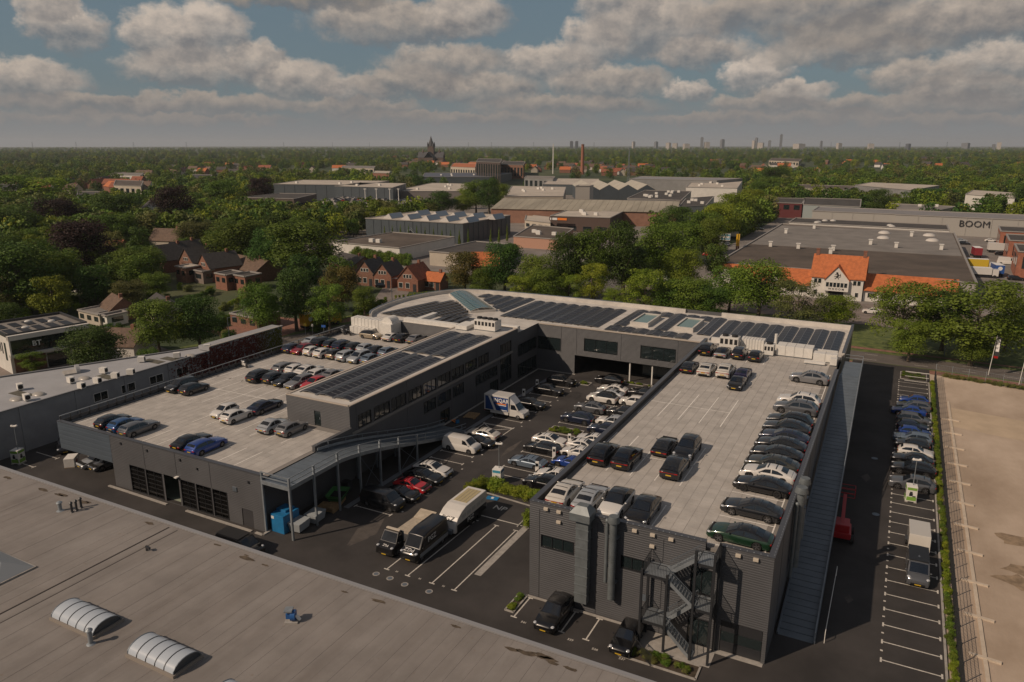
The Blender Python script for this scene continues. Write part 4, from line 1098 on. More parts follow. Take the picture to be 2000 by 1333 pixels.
def barrel(label, x0, x1, y0, y1, segs=5):
    t = thing('barrel_skylight', label, 'skylight', ((x0 + x1) / 2, (y0 + y1) / 2, NZ)); n = 10
    for s in range(segs):
        a = x0 + (x1 - x0) * s / segs + .025; b = x0 + (x1 - x0) * (s + 1) / segs - .025; mb = MB()
        pts = [(y0 + (y1 - y0) * (.5 - .5 * math.cos(math.pi * i / n)), NZ + .22 + .62 * math.sin(math.pi * i / n)) for i in range(n + 1)]
        for p, q in zip(pts, pts[1:]): mb.quad((a, p[0], p[1]), (b, p[0], p[1]), (b, q[0], q[1]), (a, q[0], q[1]))
        WB(mb, 'pane', frost, t, smooth=True, angle=R(60))
    for s in range(segs + 1):
        a = x0 + (x1 - x0) * s / segs; mb = MB()
        for p, q in zip(pts, pts[1:]): mb.bar((a, p[0], p[1]), (a, q[0], q[1]), .06, .05)
        WB(mb, 'rib', trim_m if 0 < s < segs else steel_d, t)
    for xx, f in ((x0 + .01, 1), (x1 - .01, -1)):
        WB(MB().poly([(xx, p[0], p[1]) for p in (pts if f > 0 else pts[::-1])]), 'end_panel', M('smoked end panel', (.06, .07, .08), .2), t)
    WB(MB().box(x0 - .12, x1 + .12, y0 - .12, y1 + .12, NZ - .02, NZ + .2), 'curb', M('curb', (.25, .22, .19), .8), t)
barrel('left barrel vaulted skylight on the beige roof, a thin vent pipe at its corner', -49.4, -44.9, 25.5, 27.6)
barrel('right barrel vaulted skylight on the beige roof', -41.2, -36.9, 25.4, 27.5)
barrel('barrel skylight cut by the bottom edge of the picture', -33.0, -28.7, 24.6, 26.7)
t = thing('pyramid_skylight', 'grey faceted pyramid skylight at the left edge of the beige roof', 'skylight', (-60.4, 28.2, NZ))
P5 = [(-64, 26.0, NZ + .15), (-57.1, 26.2, NZ + .15), (-57.1, 28.9, NZ + .15), (-64, 29.0, NZ + .15)]; ap = [(-62, 27.6, 7.75), (-58.9, 27.5, 7.75)]
for f in ((P5[0], P5[1], ap[1], ap[0]), (P5[2], P5[3], ap[0], ap[1]), (P5[1], P5[2], ap[1]), (P5[3], P5[0], ap[0])): WB(MB().poly(f), 'facet', M('grey facet glazing', (.2, .22, .24), .35), t)
WB(MB().box(-64.1, -57, 25.9, 29.0, NZ - .02, NZ + .14), 'curb', conc, t)
def stack(px, py, r, h, label, m, cap=False, group=None):
    p = at(px, py, NZ); t = thing('vent_pipe', label, 'vent', (p.x, p.y, NZ), 0, group)
    MB().cyl((0, 0, 0), (0, 0, h), r, n=12).build('pipe', m, t, smooth=True)
    MB().cyl((0, 0, 0), (0, 0, .08), r * 2, r * 1.2, n=12).build('collar', m, t, smooth=True)
    MB().cyl((0, 0, h), (0, 0, h + .08), r * 1.5, r * 1.5, n=12).cyl((0, 0, h + .08), (0, 0, h + .2), r * 1.5, r * .5, n=12).build('cap', m, t, smooth=True)
stack(118, 998, .17, .75, 'pale capped vent pipe left of three dark ones on the beige roof', steel)
for px, py in ((141, 1001), (150, 997), (159, 992)): stack(px, py, .1, .85, 'dark vent pipe in the row of three on the beige roof', trim_m, group='three dark vent pipes')
stack(178, 1258, .15, 1.0, 'thin pale vent pipe standing by the left barrel skylight', steel)
p = at(287, 1076, NZ); t = thing('roof_drain_hood', 'small dark gooseneck vent alone in the middle of the beige roof', 'vent', (p.x, p.y, NZ))
MB().cyl((0, 0, 0), (0, 0, .35), .09, n=10).build('pipe', trim_m, t); MB().bar((-.05, 0, .38), (.4, 0, .3), .16).build('spout', trim_m, t)
p = at(572, 1214, NZ); t = thing('roof_fan', 'blue snail shaped roof fan on the beige roof', 'fan', (p.x, p.y, NZ), R(30))
bl = M('blue fan paint', (.02, .10, .30), .4)
MB().cyl((-.1, 0, .5), (.22, 0, .5), .38, n=18).build('volute', bl, t, smooth=True); MB().box(-.42, -.1, -.2, .2, .3, .7).build('motor', bl, t, bevel=.04)
MB().box(-.5, .05, -.3, .3, .86, .98).build('outlet', steel, t); MB().cyl((.22, 0, .5), (.5, 0, .12), .12, n=10).build('intake', white_p, t); MB().box(-.5, .4, -.35, .35, 0, .12).build('base', conc, t)

# joints between the cladding panels
def joints(parent, pts, z0, z1, axis):
    for p in pts: WB(MB().box(p[0] - (.025 if axis == 'x' else .0), p[0] + (.025 if axis == 'x' else .025), p[1] - (.025 if axis == 'x' else .025), p[1] + (.0 if axis == 'x' else .025), z0, z1), 'panel_joint', trim_m, parent)
joints(rb, [(x, RY0) for x in (-24.95, -19.6, -14.0, -9.6)], .02, RD, 'x'); joints(lb, [(x, DY0) for x in (-73.2, -67.95, -62.6)], 3.4, DZ, 'x'); joints(ow, [(LX1, y) for y in (66.2, 76.6, 87.4, 94.8, 101.8)], .02, LZ - .1, 'y'); joints(fw_, [(x, 116.5) for x in (-50.9, -48.0, -39.9, -30.2)], 3.6, FZ, 'x'); joints(rb, [(RX1, y) for y in range(58, 114, 6)], .02, RZ - .1, 'y')
# ---------------------------------------------------------------- vehicles
car_glass = M('car glass', (.010, .013, .018), .03, spec=.9)
tyre_m = M('tyre', (.014, .014, .015), .7); rim_m = M('alloy rim', (.30, .30, .31), .3, metal=.8); rim_d = M('dark alloy rim', (.05, .05, .055), .35, metal=.6)
lamp_m = M('headlamp glass', (.45, .47, .5), .08, spec=.9); tail_m = M('tail lamp', (.28, .008, .008), .2); plate_m = M('yellow plate', (.55, .36, .03), .5)
under_m = M('underbody', (.008, .008, .009), .8); trimc = M('black car trim', (.015, .015, .016), .4)
PAINT = {}
def paint(key):
    tab = dict(black=(.006, .006, .0075), dark=(.014, .015, .018), grey=(.10, .105, .115), midgrey=(.19, .19, .195), silver=(.38, .40, .42), white=(.62, .60, .57), cream=(.55, .52, .47), navy=(.010, .016, .04), blue=(.012, .05, .26), midblue=(.02, .08, .22), red=(.42, .012, .018), green=(.012, .042, .02), gold=(.30, .25, .18), olive=(.035, .036, .03), slate=(.13, .17, .22), yellow=(.62, .36, .02), purple=(.022, .018, .06), crimson=(.25, .01, .02))
    if key not in PAINT: PAINT[key] = M('paint ' + key, tab[key], .28, metal=.25 if key not in ('white', 'cream', 'red', 'yellow') else 0.0, coat=1.0, spec=.5)
    return PAINT[key]
SPEC = {  # L, half width, nose z, cowl z, tail z, wheel r, wheel y front/rear, cabin profile (y, z): cowl, A-top, mid, C-top, rear base; B pillar y
 'suv': (4.9, .97, .80, 1.06, 1.04, .385, 1.46, -1.44, [(1.0, 1.06), (.22, 1.60), (-.6, 1.68), (-1.72, 1.58), (-2.28, 1.08)], -.45),
 'suvc': (4.9, .97, .80, 1.04, 1.06, .385, 1.46, -1.44, [(1.0, 1.04), (.22, 1.57), (-.45, 1.63), (-1.25, 1.52), (-2.25, 1.10)], -.45),
 'fast': (5.0, .965, .66, .94, .93, .36, 1.48, -1.47, [(1.0, .94), (.12, 1.36), (-.45, 1.41), (-1.15, 1.33), (-2.2, .96)], -.42),
 'coupe': (4.5, .925, .62, .86, .82, .345, 1.25, -1.2, [(.78, .86), (.05, 1.24), (-.38, 1.29), (-.85, 1.22), (-1.95, .86)], -.55),
 'hatch': (4.15, .885, .76, .98, .96, .32, 1.3, -1.28, [(.88, .98), (.15, 1.42), (-.45, 1.48), (-1.45, 1.40), (-1.95, 1.0)], -.4),
 'estate': (4.75, .91, .74, .96, .94, .33, 1.42, -1.4, [(.92, .96), (.1, 1.40), (-.6, 1.47), (-1.85, 1.40), (-2.28, .98)], -.48),
 'saloon': (4.7, .91, .72, .94, .96, .33, 1.42, -1.4, [(.9, .94), (.08, 1.38), (-.5, 1.43), (-1.2, 1.36), (-1.85, .98)], -.48),
 'city': (3.55, .82, .76, .98, .96, .29, 1.18, -1.15, [(.85, .98), (.2, 1.43), (-.35, 1.50), (-1.25, 1.43), (-1.68, 1.0)], -.35),
 'beetle': (4.2, .90, .70, .95, .86, .33, 1.28, -1.26, [(.72, .95), (.1, 1.42), (-.35, 1.49), (-.95, 1.40), (-1.85, .92)], -.5),
 'mpv': (4.55, .915, .80, 1.04, 1.0, .33, 1.38, -1.3, [(1.25, 1.04), (.4, 1.55), (-.4, 1.63), (-1.7, 1.56), (-2.18, 1.04)], -.35),
 'van': (5.1, .96, .92, 1.16, 1.14, .34, 1.62, -1.5, [(1.8, 1.16), (1.05, 1.86), (.1, 1.96), (-2.2, 1.93), (-2.48, 1.16)], .55),
 'bigvan': (5.9, 1.02, 1.0, 1.32, 1.3, .36, 1.95, -1.75, [(2.2, 1.32), (1.45, 2.35), (.4, 2.58), (-2.7, 2.52), (-2.9, 1.3)], .85),
}
def lerp(a, b, t): return a + (b - a) * t
def car_parts(kind, closed_rear=False):
    """list of (name, mesh, location, parent index, mirrored use) for one kind of car; nose towards +Y"""
    L, W, zn, zc, zt, wr, yf, yr, prof, yb = SPEC[kind]
    H = L / 2; parts = []
    vanlike = kind in ('van', 'bigvan')
    ys = sorted(set([-H, -H + .05, -H + .18, -H + .4, H - .45, H - .2, H - .07, H] + [yw + wr * 1.16 * math.cos(math.pi * k / 8) for yw in (yf, yr) for k in range(9)] + [0, .45, -.45, prof[0][0], prof[4][0], prof[0][0] + .35]))
    ys = [y for i, y in enumerate(ys) if i == 0 or y - ys[i - 1] > .012]
    def top(y):
        yc, yre = prof[0][0], prof[4][0]
        if y > yc:
            t = (y - yc) / (H - yc); return lerp(zc, zn, t ** 1.5) - (.16 * max(0, (y - (H - .25)) / .25) ** 2)
        if y < yre: return lerp(zt, zt - .10, (yre - y) / max(.05, H + yre)) - (.05 * max(0, (-H + .15 - y) / .15))
        return lerp(zt, zc, (y - yre) / (yc - yre)) - .015
    def wid(y):
        e = abs(y) / H
        return W * (1 - .04 * max(0, (e - .55) / .45) - (.16 if not vanlike else .10) * max(0, (e - .9) / .1) ** 2)
    def bot(y):
        z = .24
        for yw in (yf, yr):
            d = abs(y - yw); r = wr * 1.16
            if d < r: z = max(z, wr + math.sqrt(max(0, r * r - d * d)))
        if abs(y) > H - .12: z = max(z, .34)
        return z
    mb = MB(); vs = []; K = 6
    for y in ys:
        w, zt_, zb_ = wid(y), top(y), bot(y)
        zs = zt_ - .09
        zb_ = min(zb_, zs - .06)
        z1 = min(zs - .03, max(.52, zb_ + .02))
        for (x, z) in ((w * .975, zb_), (w, z1), (w * .99, zs - .01), (w * .93, zt_ - .02), (w * .55, zt_ + .02), (0, zt_ + .03)): vs.append((x, y, z))
    n = len(ys); fs = []
    for i in range(n - 1):
        for j in range(K - 1): fs.append((i * K + j, i * K + j + 1, (i + 1) * K + j + 1, (i + 1) * K + j))
    vsm = [(-x, y, z) for x, y, z in vs]; nv = len(vs)
    fsm = [tuple(nv + q for q in f[::-1]) for f in fs]
    cap0 = [j for j in range(K)] + [nv + j for j in range(K - 2, -1, -1)]; cap1 = [(n - 1) * K + j for j in range(K)] + [nv + (n - 1) * K + j for j in range(K - 2, -1, -1)]
    mb.add(vs + vsm, [f[::-1] for f in fs + fsm] + [tuple(cap0[::-1])[::-1], tuple(cap1)[::-1]])
    # bring cap onto shared centre line
    body = mb.mesh('body', trimc, smooth=True, angle=R(42))
    bm = bmesh.new(); bm.from_mesh(body); bmesh.ops.recalc_face_normals(bm, faces=bm.faces); bm.to_mesh(body); bm.free()
    parts.append(('body', body, (0, 0, 0), -1, 'paint'))
    # cabin
    bw = (.955 if vanlike else .90) * W; tw = (.86 if vanlike else .70) * W
    zr = max(p[1] for p in prof)
    def zbase(y): return top(y) - .03
    def ztop(y):
        for (a, b) in zip(prof, prof[1:]):
            if a[0] >= y >= b[0]: return lerp(a[1], b[1], (a[0] - y) / (a[0] - b[0]))
        return prof[0][1] if y > prof[0][0] else prof[-1][1]
    def hw(y):
        t = max(0, min(1, (ztop(y) - zc) / (zr - zc))); return lerp(bw * .97, tw, t ** .8)
    yy = []
    for (a, b) in zip(prof, prof[1:]):
        for k in range(3): yy.append(lerp(a[0], b[0], k / 3))
    yy.append(prof[-1][0])
    mb = MB(); vs = []
    for y in yy:
        z = ztop(y); w = hw(y)
        for (x, zz) in ((bw, zbase(y) - .02), (w + (bw - w) * .12, z - .05 * min(1, (z - zbase(y)) / .2)), (w * .86, z + .0), (0, z + .03)): vs.append((x, y, zz))
    n = len(yy); fs = [(i * 4 + j, i * 4 + j + 1, (i + 1) * 4 + j + 1, (i + 1) * 4 + j) for i in range(n - 1) for j in range(3)]
    nv = len(vs); mb.add(vs + [(-x, y, z) for x, y, z in vs], fs + [tuple(nv + q for q in f[::-1]) for f in fs])
    cab = mb.mesh('cabin', trimc, smooth=True, angle=R(40))
    bm = bmesh.new(); bm.from_mesh(cab); bmesh.ops.recalc_face_normals(bm, faces=bm.faces); bm.to_mesh(cab); bm.free()
    parts.append(('cabin', cab, (0, 0, 0), -1, 'roof'))
    def side(y, h, o=.012):
        z0, z1 = zbase(y), ztop(y) - .05; w = hw(y) + (bw - hw(y)) * .12
        return (lerp(bw, w, h) + o, y, lerp(z0, z1, h))
    def pane(name, pts):
        mb = MB(); P = [Vector(p) for p in pts]; c = sum(P, Vector()) / len(P); nn = (P[1] - P[0]).cross(P[2] - P[0]).normalized()
        mb.poly([tuple(p) for p in P])
        return mb.mesh(name, car_glass)
    def topq(y0, y1, k0, k1, o=.014):
        a = []
        for (y, k) in ((y0, k0), (y1, k1)):
            z = ztop(y); w = hw(y) * k; a.append(((-w, y, z + o), (0, y, z + .03 + o), (w, y, z + o)))
        mb = MB()
        mb.quad(a[0][0], a[0][1], a[1][1], a[1][0]); mb.quad(a[0][1], a[0][2], a[1][2], a[1][1]); return mb
    y0, y1, y2, y3, y4 = [p[0] for p in prof]
    parts.append(('windscreen', topq(lerp(y0, y1, .04), lerp(y0, y1, .95), .86, .86).mesh('windscreen', car_glass), (0, 0, 0), -1, None))
    if not closed_rear:
        parts.append(('rear_window', topq(lerp(y3, y4, .10), lerp(y3, y4, .62 if not vanlike else .5), .84, .84).mesh('rear_window', car_glass), (0, 0, 0), -1, None))
    if kind in ('fast', 'suvc', 'coupe', 'suv'):
        parts.append(('roof_glass', topq(lerp(y1, y2, .2), lerp(y2, y3, .55), .82, .82, .012).mesh('roof_glass', car_glass), (0, 0, 0), -1, None))
    for s in (1, -1):
        f = [side(lerp(y0, y1, .42), .22), side(lerp(y0, y1, .98), .84), side(yb + .05, .90), side(yb + .05, .16)]
        parts.append(('side_window', pane('side_window', [(s * p[0], p[1], p[2]) for p in (f if s < 0 else f[::-1])]), (0, 0, 0), -1, None))
        if not vanlike:
            r = [side(yb - .05, .16), side(yb - .05, .90), side(lerp(y2, y3, .75), .88), side(lerp(y3, y4, .30), .62), side(lerp(y3, y4, .30), .26)]
            parts.append(('side_window', pane('side_window', [(s * p[0], p[1], p[2]) for p in (r if s < 0 else r[::-1])]), (0, 0, 0), -1, None))
    ub = MB().box(-.80 * W, .80 * W, -H + .15, H - .2, .2, .78); parts.append(('underbody', ub.mesh('underbody', under_m), (0, 0, 0), -1, None))
    hy = H - .30; hz_ = top(hy) - .08
    hl = MB().ball((0, 0, 0), .17, .20, .085, 10, 6).mesh('headlight', lamp_m, smooth=True)
    for s in (1, -1): parts.append(('headlight', hl, (s * (wid(hy) - .16), hy + .03, hz_), -1, None))
    tl = MB().box(-.17, .17, -.05, .05, -.06, .06).mesh('tail_light', tail_m, bevel=.02)
    for s in (1, -1): parts.append(('tail_light', tl, (s * (wid(-H + .1) - .2), -H + .03, top(-H + .1) - .14), -1, None))
    if kind in ('fast', 'suvc', 'coupe'): parts.append(('light_bar', MB().box(-.5, .5, -.03, .03, -.025, .025).mesh('light_bar', tail_m), (0, -H + .01, top(-H + .1) - .13), -1, None))
    pl = MB().box(-.26, .26, -.012, .012, -.055, .055).mesh('number_plate', plate_m)
    parts.append(('number_plate', pl, (0, -H - .012, .62), -1, None)); parts.append(('number_plate', pl, (0, H + .012, .42), -1, None))
    gr = MB().box(-.62 * W, .62 * W, -.02, .02, -.09, .09).mesh('intake', trimc, bevel=.015)
    parts.append(('intake', gr, (0, H + .0, .44), -1, None)); parts.append(('diffuser', gr, (0, -H - .0, .40), -1, None))
    mi = MB().ball((0, 0, 0), .10, .08, .065, 8, 6).mesh('mirror', trimc, smooth=True)
    for s in (1, -1): parts.append(('mirror', mi, (s * (W + .06), lerp(y0, y1, .38), zc + .06), -1, 'paint'))
    ty = MB()
    prf = [(.60, -.11), (.92, -.125), (1.0, -.085), (1.0, .085), (.92, .125), (.60, .11)]; n = 20
    vs = [(x, wr * r * math.cos(2 * math.pi * i / n), wr * r * math.sin(2 * math.pi * i / n)) for (r, x) in prf for i in range(n)]
    ty.add(vs, [(j * n + i, j * n + (i + 1) % n, (j + 1) * n + (i + 1) % n, (j + 1) * n + i) for j in range(len(prf) - 1) for i in range(n)])
    tym = ty.mesh('tyre', tyre_m, smooth=True)
    rm = MB().cyl((-.07, 0, 0), (.07, 0, 0), wr * .62, n=16, mi=1)
    for side_x in (-.10, .10):
        for k in range(5):
            for dd in (-.16, .16):
                a = 2 * math.pi * k / 5 + dd
                rm.bar((side_x, wr * .08 * math.cos(a), wr * .08 * math.sin(a)), (side_x, wr * .66 * math.cos(a), wr * .66 * math.sin(a)), wr * .13, .03)
        rm.cyl((side_x - .012, 0, 0), (side_x + .012, 0, 0), wr * .17, n=10)
    rmm = rm.mesh('rim', [rim_m, trimc])
    for (s, y) in ((1, yf), (-1, yf), (1, yr), (-1, yr)):
        i = len(parts); parts.append(('wheel', tym, (s * (W - .125), y, wr), -1, None)); parts.append(('rim', rmm, (0, 0, 0), i, 'rim'))
    return parts
CARS = {}
def car(kind, colour, x, y, z, heading, label, group, roof=None, rim=None, cat='car', name=None, dheading=0.0):
    if kind not in CARS: CARS[kind] = car_parts(kind)
    rz = {'N': 0, 'S': math.pi, 'W': math.pi / 2, 'E': -math.pi / 2}[heading] + R(dheading)
    if roof == 'black' and kind == 'fast' and colour in ('white', 'cream', 'silver', 'slate'): roof = None
    t = thing(name or ('parked_van' if 'van' in kind else 'parked_car'), label, cat, (x, y, z), rz, group)
    made = []
    for (nm, me, loc, par, mode) in CARS[kind]:
        o = bpy.data.objects.new(nm, me); col.objects.link(o); o.parent = made[par] if par >= 0 else t; o.location = loc
        if mode in ('paint', 'roof', 'rim'):
            o.material_slots[0].link = 'OBJECT'
            o.material_slots[0].material = paint(roof) if (mode == 'roof' and roof) else (paint(colour) if mode != 'rim' else (rim_d if rim == 'dark' else rim_m))
        made.append(o)
    return t
CN = dict(dark='charcoal', midgrey='mid grey', midblue='dull blue', navy='navy', cream='off white', crimson='deep red')
KN = dict(suv='SUV', suvc='sloping back SUV', fast='low fastback', coupe='sports coupe', hatch='hatchback', estate='estate car', saloon='saloon', city='small city car', beetle='rounded retro hatchback', mpv='people carrier', van='panel van', bigvan='tall van')
def nm(colour, kind): return CN.get(colour, colour) + ' ' + KN[kind]
ORD = ['first', 'second', 'third', 'fourth', 'fifth', 'sixth', 'seventh', 'eighth', 'ninth', 'tenth', 'eleventh', 'twelfth', 'thirteenth']
G1 = 'cars parked on the upper roof deck'
for (x, k, c, h, rf) in ((-23.9, 'fast', 'cream', 'N', None), (-21.5, 'fast', 'silver', 'N', None), (-19.1, 'suvc', 'white', 'S', 'black'), (-16.7, 'fast', 'black', 'S', None)):
    i = [-23.9, -21.5, -19.1, -16.7].index(x)
    car(k, c, x, 56.2, RD, h, '%s, %s from the left along the upper deck front edge' % (nm(c, k), ORD[i]), G1, roof=rf)
for (x, y, k, c, h, lab) in ((-23.9, 65.8, 'suvc', 'black', 'N', 'left of two black SUVs side by side in mid upper deck'), (-21.5, 65.9, 'suvc', 'black', 'N', 'right of two black SUVs side by side in mid upper deck'),
        (-19.1, 70.6, 'coupe', 'dark', 'N', 'charcoal coupe left of the three dark cars in mid upper deck'), (-16.8, 70.9, 'suv', 'black', 'S', 'black SUV, farthest right of three dark cars in mid upper deck'), (-16.7, 66.0, 'suvc', 'dark', 'N', 'charcoal SUV nearest the viewer of three dark cars mid upper deck'),
        (-24.0, 110.0, 'suv', 'black', 'N', 'black SUV in the corner beside the chillers on the upper deck'), (-21.7, 109.7, 'coupe', 'silver', 'N', 'silver soft top coupe in front of the two fan chiller'), (-19.3, 110.0, 'mpv', 'black', 'N', 'tall black people carrier between the chillers on the upper deck'), (-16.9, 109.7, 'hatch', 'black', 'N', 'black hatchback in front of the narrow chiller'),
        (-24.1, 99.8, 'coupe', 'dark', 'N', 'charcoal coupe by the left parapet in the rear row of the upper deck'), (-21.7, 99.9, 'fast', 'cream', 'N', 'off white fastback second in the rear row of the upper deck'), (-19.2, 100.1, 'suvc', 'cream', 'N', 'off white SUV third in the rear row of the upper deck'), (-16.9, 100.0, 'coupe', 'purple', 'N', 'dark violet coupe at the right end of the rear row'), (-16.8, 95.5, 'coupe', 'black', 'S', 'black coupe facing the viewer before the violet one')):
    car(k, c, x, y, RD, h, lab, G1, roof='black' if lab.startswith('silver soft') else None, rim='dark' if c in ('black', 'dark') else None)
for (y, k, c, rf, lab) in ((55.6, 'fast', 'green', 'black', 'dark green fastback in the corner bay above the stair tower'), (60.5, 'fast', 'dark', None, 'charcoal fastback alone, next bay group behind the green one'), (65.6, 'fast', 'black', None, 'glossy black fastback directly in front of the white one by the ramp'), (68.5, 'fast', 'white', 'black', 'white fastback with black roof in the right parapet row'),
        (71.0, 'fast', 'olive', None, 'dark olive fastback just behind the white one'), (73.7, 'fast', 'black', None, 'black fastback third behind the white one in the parapet row'), (76.3, 'fast', 'black', None, 'black fastback fourth behind the white one, parapet row'), (78.8, 'fast', 'navy', None, 'navy fastback ahead of the two dark SUVs, parapet row'), (81.3, 'suvc', 'dark', None, 'charcoal SUV nearer of two dark ones in the parapet row'), (83.8, 'suv', 'black', None, 'black SUV farther of two dark ones in the parapet row'),
        (88.6, 'suv', 'grey', None, 'grey SUV beside the white one in the parapet row'), (91.5, 'suv', 'white', None, 'white SUV with roof glass in the parapet row'), (101.7, 'suvc', 'midgrey', None, 'mid grey sloping SUV alone at the far end of the parapet row')):
    car(k, c, -8.6 if k == 'fast' else -8.7, y, RD, 'W', lab, G1, roof=rf, rim='dark' if c == 'black' else None, dheading=-1.5)
G2 = 'cars parked in the courtyard'
for (x, y, k, c, h, lab, rf) in ((-47.9, 60.8, 'van', 'dark', 'E', 'charcoal panel van with light stripes at the near end of the courtyard', None), (-47.2, 63.4, 'coupe', 'black', 'E', 'black sports coupe between the charcoal van and the red coupe', None), (-47.4, 65.8, 'coupe', 'red', 'E', 'bright red sports coupe in the courtyard', None), (-47.5, 68.3, 'fast', 'black', 'E', 'black fastback between the red coupe and a white one', None), (-47.7, 70.6, 'fast', 'white', 'E', 'white fastback with black roof beside the ramp posts', 'black'),
        (-48.3, 78.4, 'van', 'white', 'E', 'plain white panel van at the foot of the ramp', None), (-47.1, 80.9, 'coupe', 'black', 'E', 'black sports coupe right behind the plain white van', None), (-48.0, 83.4, 'fast', 'cream', 'W', 'off white fastback beside the hatched bay', 'black'), (-47.6, 97.3, 'suvc', 'black', 'E', 'black SUV beside the box truck nose', None), (-47.8, 104.7, 'suvc', 'black', 'E', 'middle black SUV of the far left courtyard row', None), (-47.9, 110.0, 'suv', 'black', 'E', 'black SUV at the far end of the left courtyard row', None), (-40.9, 114.2, 'suvc', 'black', 'W', 'black SUV crossing before the dark drive through', None),
        (-38.8, 110.0, 'fast', 'white', 'W', 'white fastback at the far end of the middle courtyard row', 'black'), (-38.5, 107.5, 'fast', 'silver', 'W', 'silver fastback squeezed between two white cars, middle row', 'black'), (-38.7, 105.1, 'suvc', 'white', 'W', 'white SUV with black roof in the middle courtyard row', 'black'), (-38.7, 100.0, 'suvc', 'grey', 'W', 'grey sloping SUV in the middle courtyard row', None), (-38.7, 95.0, 'suv', 'navy', 'W', 'navy SUV just beyond the planted bed', None), (-38.7, 85.6, 'fast', 'white', 'E', 'white fastback nearest the planted bed, nose to the building', 'black'), (-38.6, 82.8, 'fast', 'black', 'W', 'black fastback with red brake calipers in the middle row', None), (-38.3, 77.9, 'fast', 'slate', 'W', 'pale blue grey fastback by the lamp tower', 'black'), (-33.9, 73.2, 'suv', 'black', 'W', 'black SUV beside the hedge and the upper deck wall', None),
        (-33.7, 110.3, 'suvc', 'dark', 'W', 'charcoal SUV far end of the row against the upper deck wall', None), (-33.7, 105.6, 'mpv', 'white', 'W', 'white people carrier half hidden by the upper deck wall', None), (-33.6, 100.3, 'suvc', 'dark', 'W', 'charcoal SUV behind the white people carrier row, wall side', None), (-33.6, 95.8, 'suv', 'white', 'W', 'white SUV with bluish roof beside the navy SUV', 'silver'), (-33.6, 92.6, 'suvc', 'navy', 'W', 'dark navy SUV by the planted bed, wall side', None), (-33.8, 88.5, 'fast', 'white', 'W', 'farthest of three white fastbacks along the upper deck wall', 'black'), (-33.8, 86.0, 'fast', 'white', 'E', 'middle one of three white fastbacks along the upper deck wall', None), (-33.8, 83.5, 'fast', 'white', 'W', 'nearest of three white fastbacks along the upper deck wall', 'black'), (-33.7, 80.4, 'coupe', 'blue', 'W', 'bright blue coupe half hidden by the upper deck wall', None), (-33.7, 75.9, 'fast', 'white', 'W', 'white fastback between the black SUV and a charging post', 'black')):
    car(k, c, x, y, 0.01, h, lab, G2, roof=rf, rim='dark' if c == 'black' else None, cat='van' if k == 'van' else 'car')
G3 = 'cars parked on the lower roof deck'
